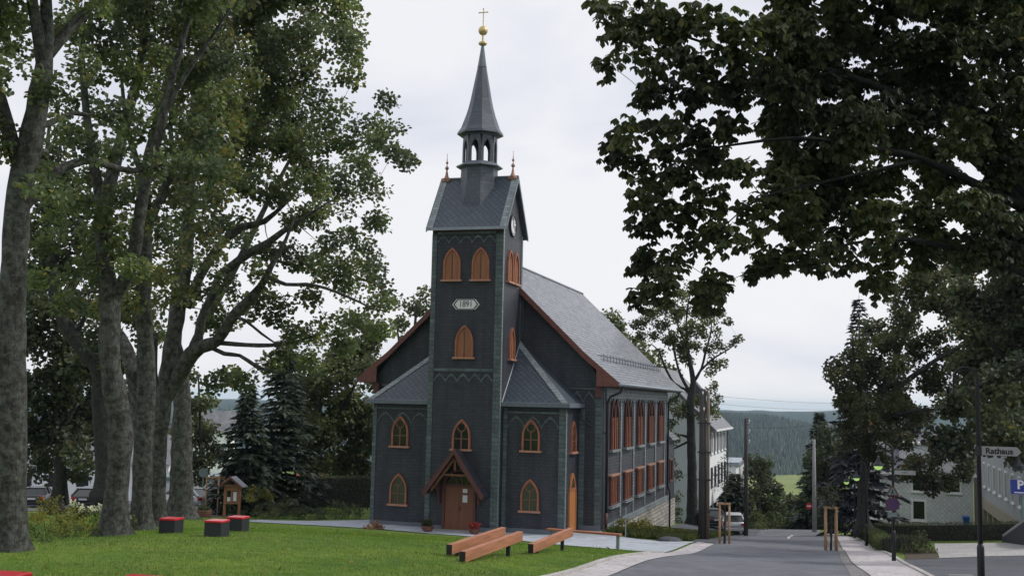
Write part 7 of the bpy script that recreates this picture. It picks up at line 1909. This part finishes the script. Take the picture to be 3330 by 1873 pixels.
def hill_top(a):       # skyline of the near wooded hill, metres above the datum
    return np.interp(a, [-60, -20, 5, 10.8, 12.7, 13.8, 14.8, 15.1, 17, 19, 24, 60], [-25, -20, -12, -10.5, -11.7, -17.5, -26, -28.6, -42, -50, -40, -30])
def hill_z(d, a, x=0, y=0):
    t = np.clip((d - 1250) / 950, 0, 1)
    t = t * t * (3 - 2 * t)
    return -112 + (hill_top(a) + 112 - 14) * t + 6 * math.sin(a * 1.3 + d * .004) * t * (1 - t)
polar_sheet('forest_hill', -40, 40, 160, np.linspace(1200, 2900, 18), hill_z, 'hill_ground')
def ridge_z(d, a, x=0, y=0):
    t = np.clip((d - 2500) / 800, 0, 1)
    top = np.interp(a, [-60, -30, -16, 0, 9, 10.8, 12.8, 14.8, 16.4, 20, 30, 60], [-16, -8, -12, -14, -14, -12.5, -11, -11.7, -3, 2, 0, -10]) + 1.2 * math.sin(a * 3.1) + .6 * math.sin(a * 9.7 + 1)
    return -150 + (top + 150) * (t * t * (3 - 2 * t))
polar_sheet('far_ridge', -45, 45, 200, np.linspace(2500, 4200, 14), ridge_z, 'hill_ground')
def forest():
    rng = np.random.default_rng(3)
    n = 17000
    a = np.concatenate([rng.uniform(8, 20, 12000), rng.uniform(-36, 36, n - 12000)])
    d = 1230 + 1050 * rng.random(n)
    ra = np.radians(a)
    r = d / np.cos(ra)
    t = yaw - ra
    x, y = -r * np.sin(t), r * np.cos(t)
    z = np.array([hill_z(dd, aa) for dd, aa in zip(d, a)]) - 1
    h = rng.uniform(11, 22, n)
    R = h * rng.uniform(.16, .24, n)
    k = 6
    ph = rng.random(n) * 6.28
    ring = [np.stack([x + R * np.cos(ph + 2 * math.pi * i / k), y + R * np.sin(ph + 2 * math.pi * i / k), z + h * .08], 1) for i in range(k)]
    V = np.stack(ring + [np.stack([x, y, z + h], 1)], 1).reshape(-1, 3)
    F = (np.arange(n)[:, None, None] * (k + 1) + np.array([(i, (i + 1) % k, k) for i in range(k)])[None]).reshape(-1, 3)
    o = np_mesh('forest', V, F, M['forest'])
    set_props(o, 'conifer forest covering the hill beyond the valley', 'forest', kind='stuff')
forest()

# ------------------------------------------------------------------ the air itself
def make_haze():
    m = bpy.data.materials.new('haze')
    m.use_nodes = True
    n, l = m.node_tree.nodes, m.node_tree.links
    n.clear()
    o = n.new('ShaderNodeOutputMaterial')
    v = n.new('ShaderNodeVolumePrincipled')
    v.inputs['Color'].default_value = (.6, .84, 1, 1)
    v.inputs['Density'].default_value = HAZE
    v.inputs['Anisotropy'].default_value = 0.0
    l.new(v.outputs[0], o.inputs['Volume'])
    h = MB().box((-9500, -9500, -160), (9500, 9500, 34)).build('haze', m)
    set_props(h, kind='stuff')
HAZE = 0.000085
make_haze()
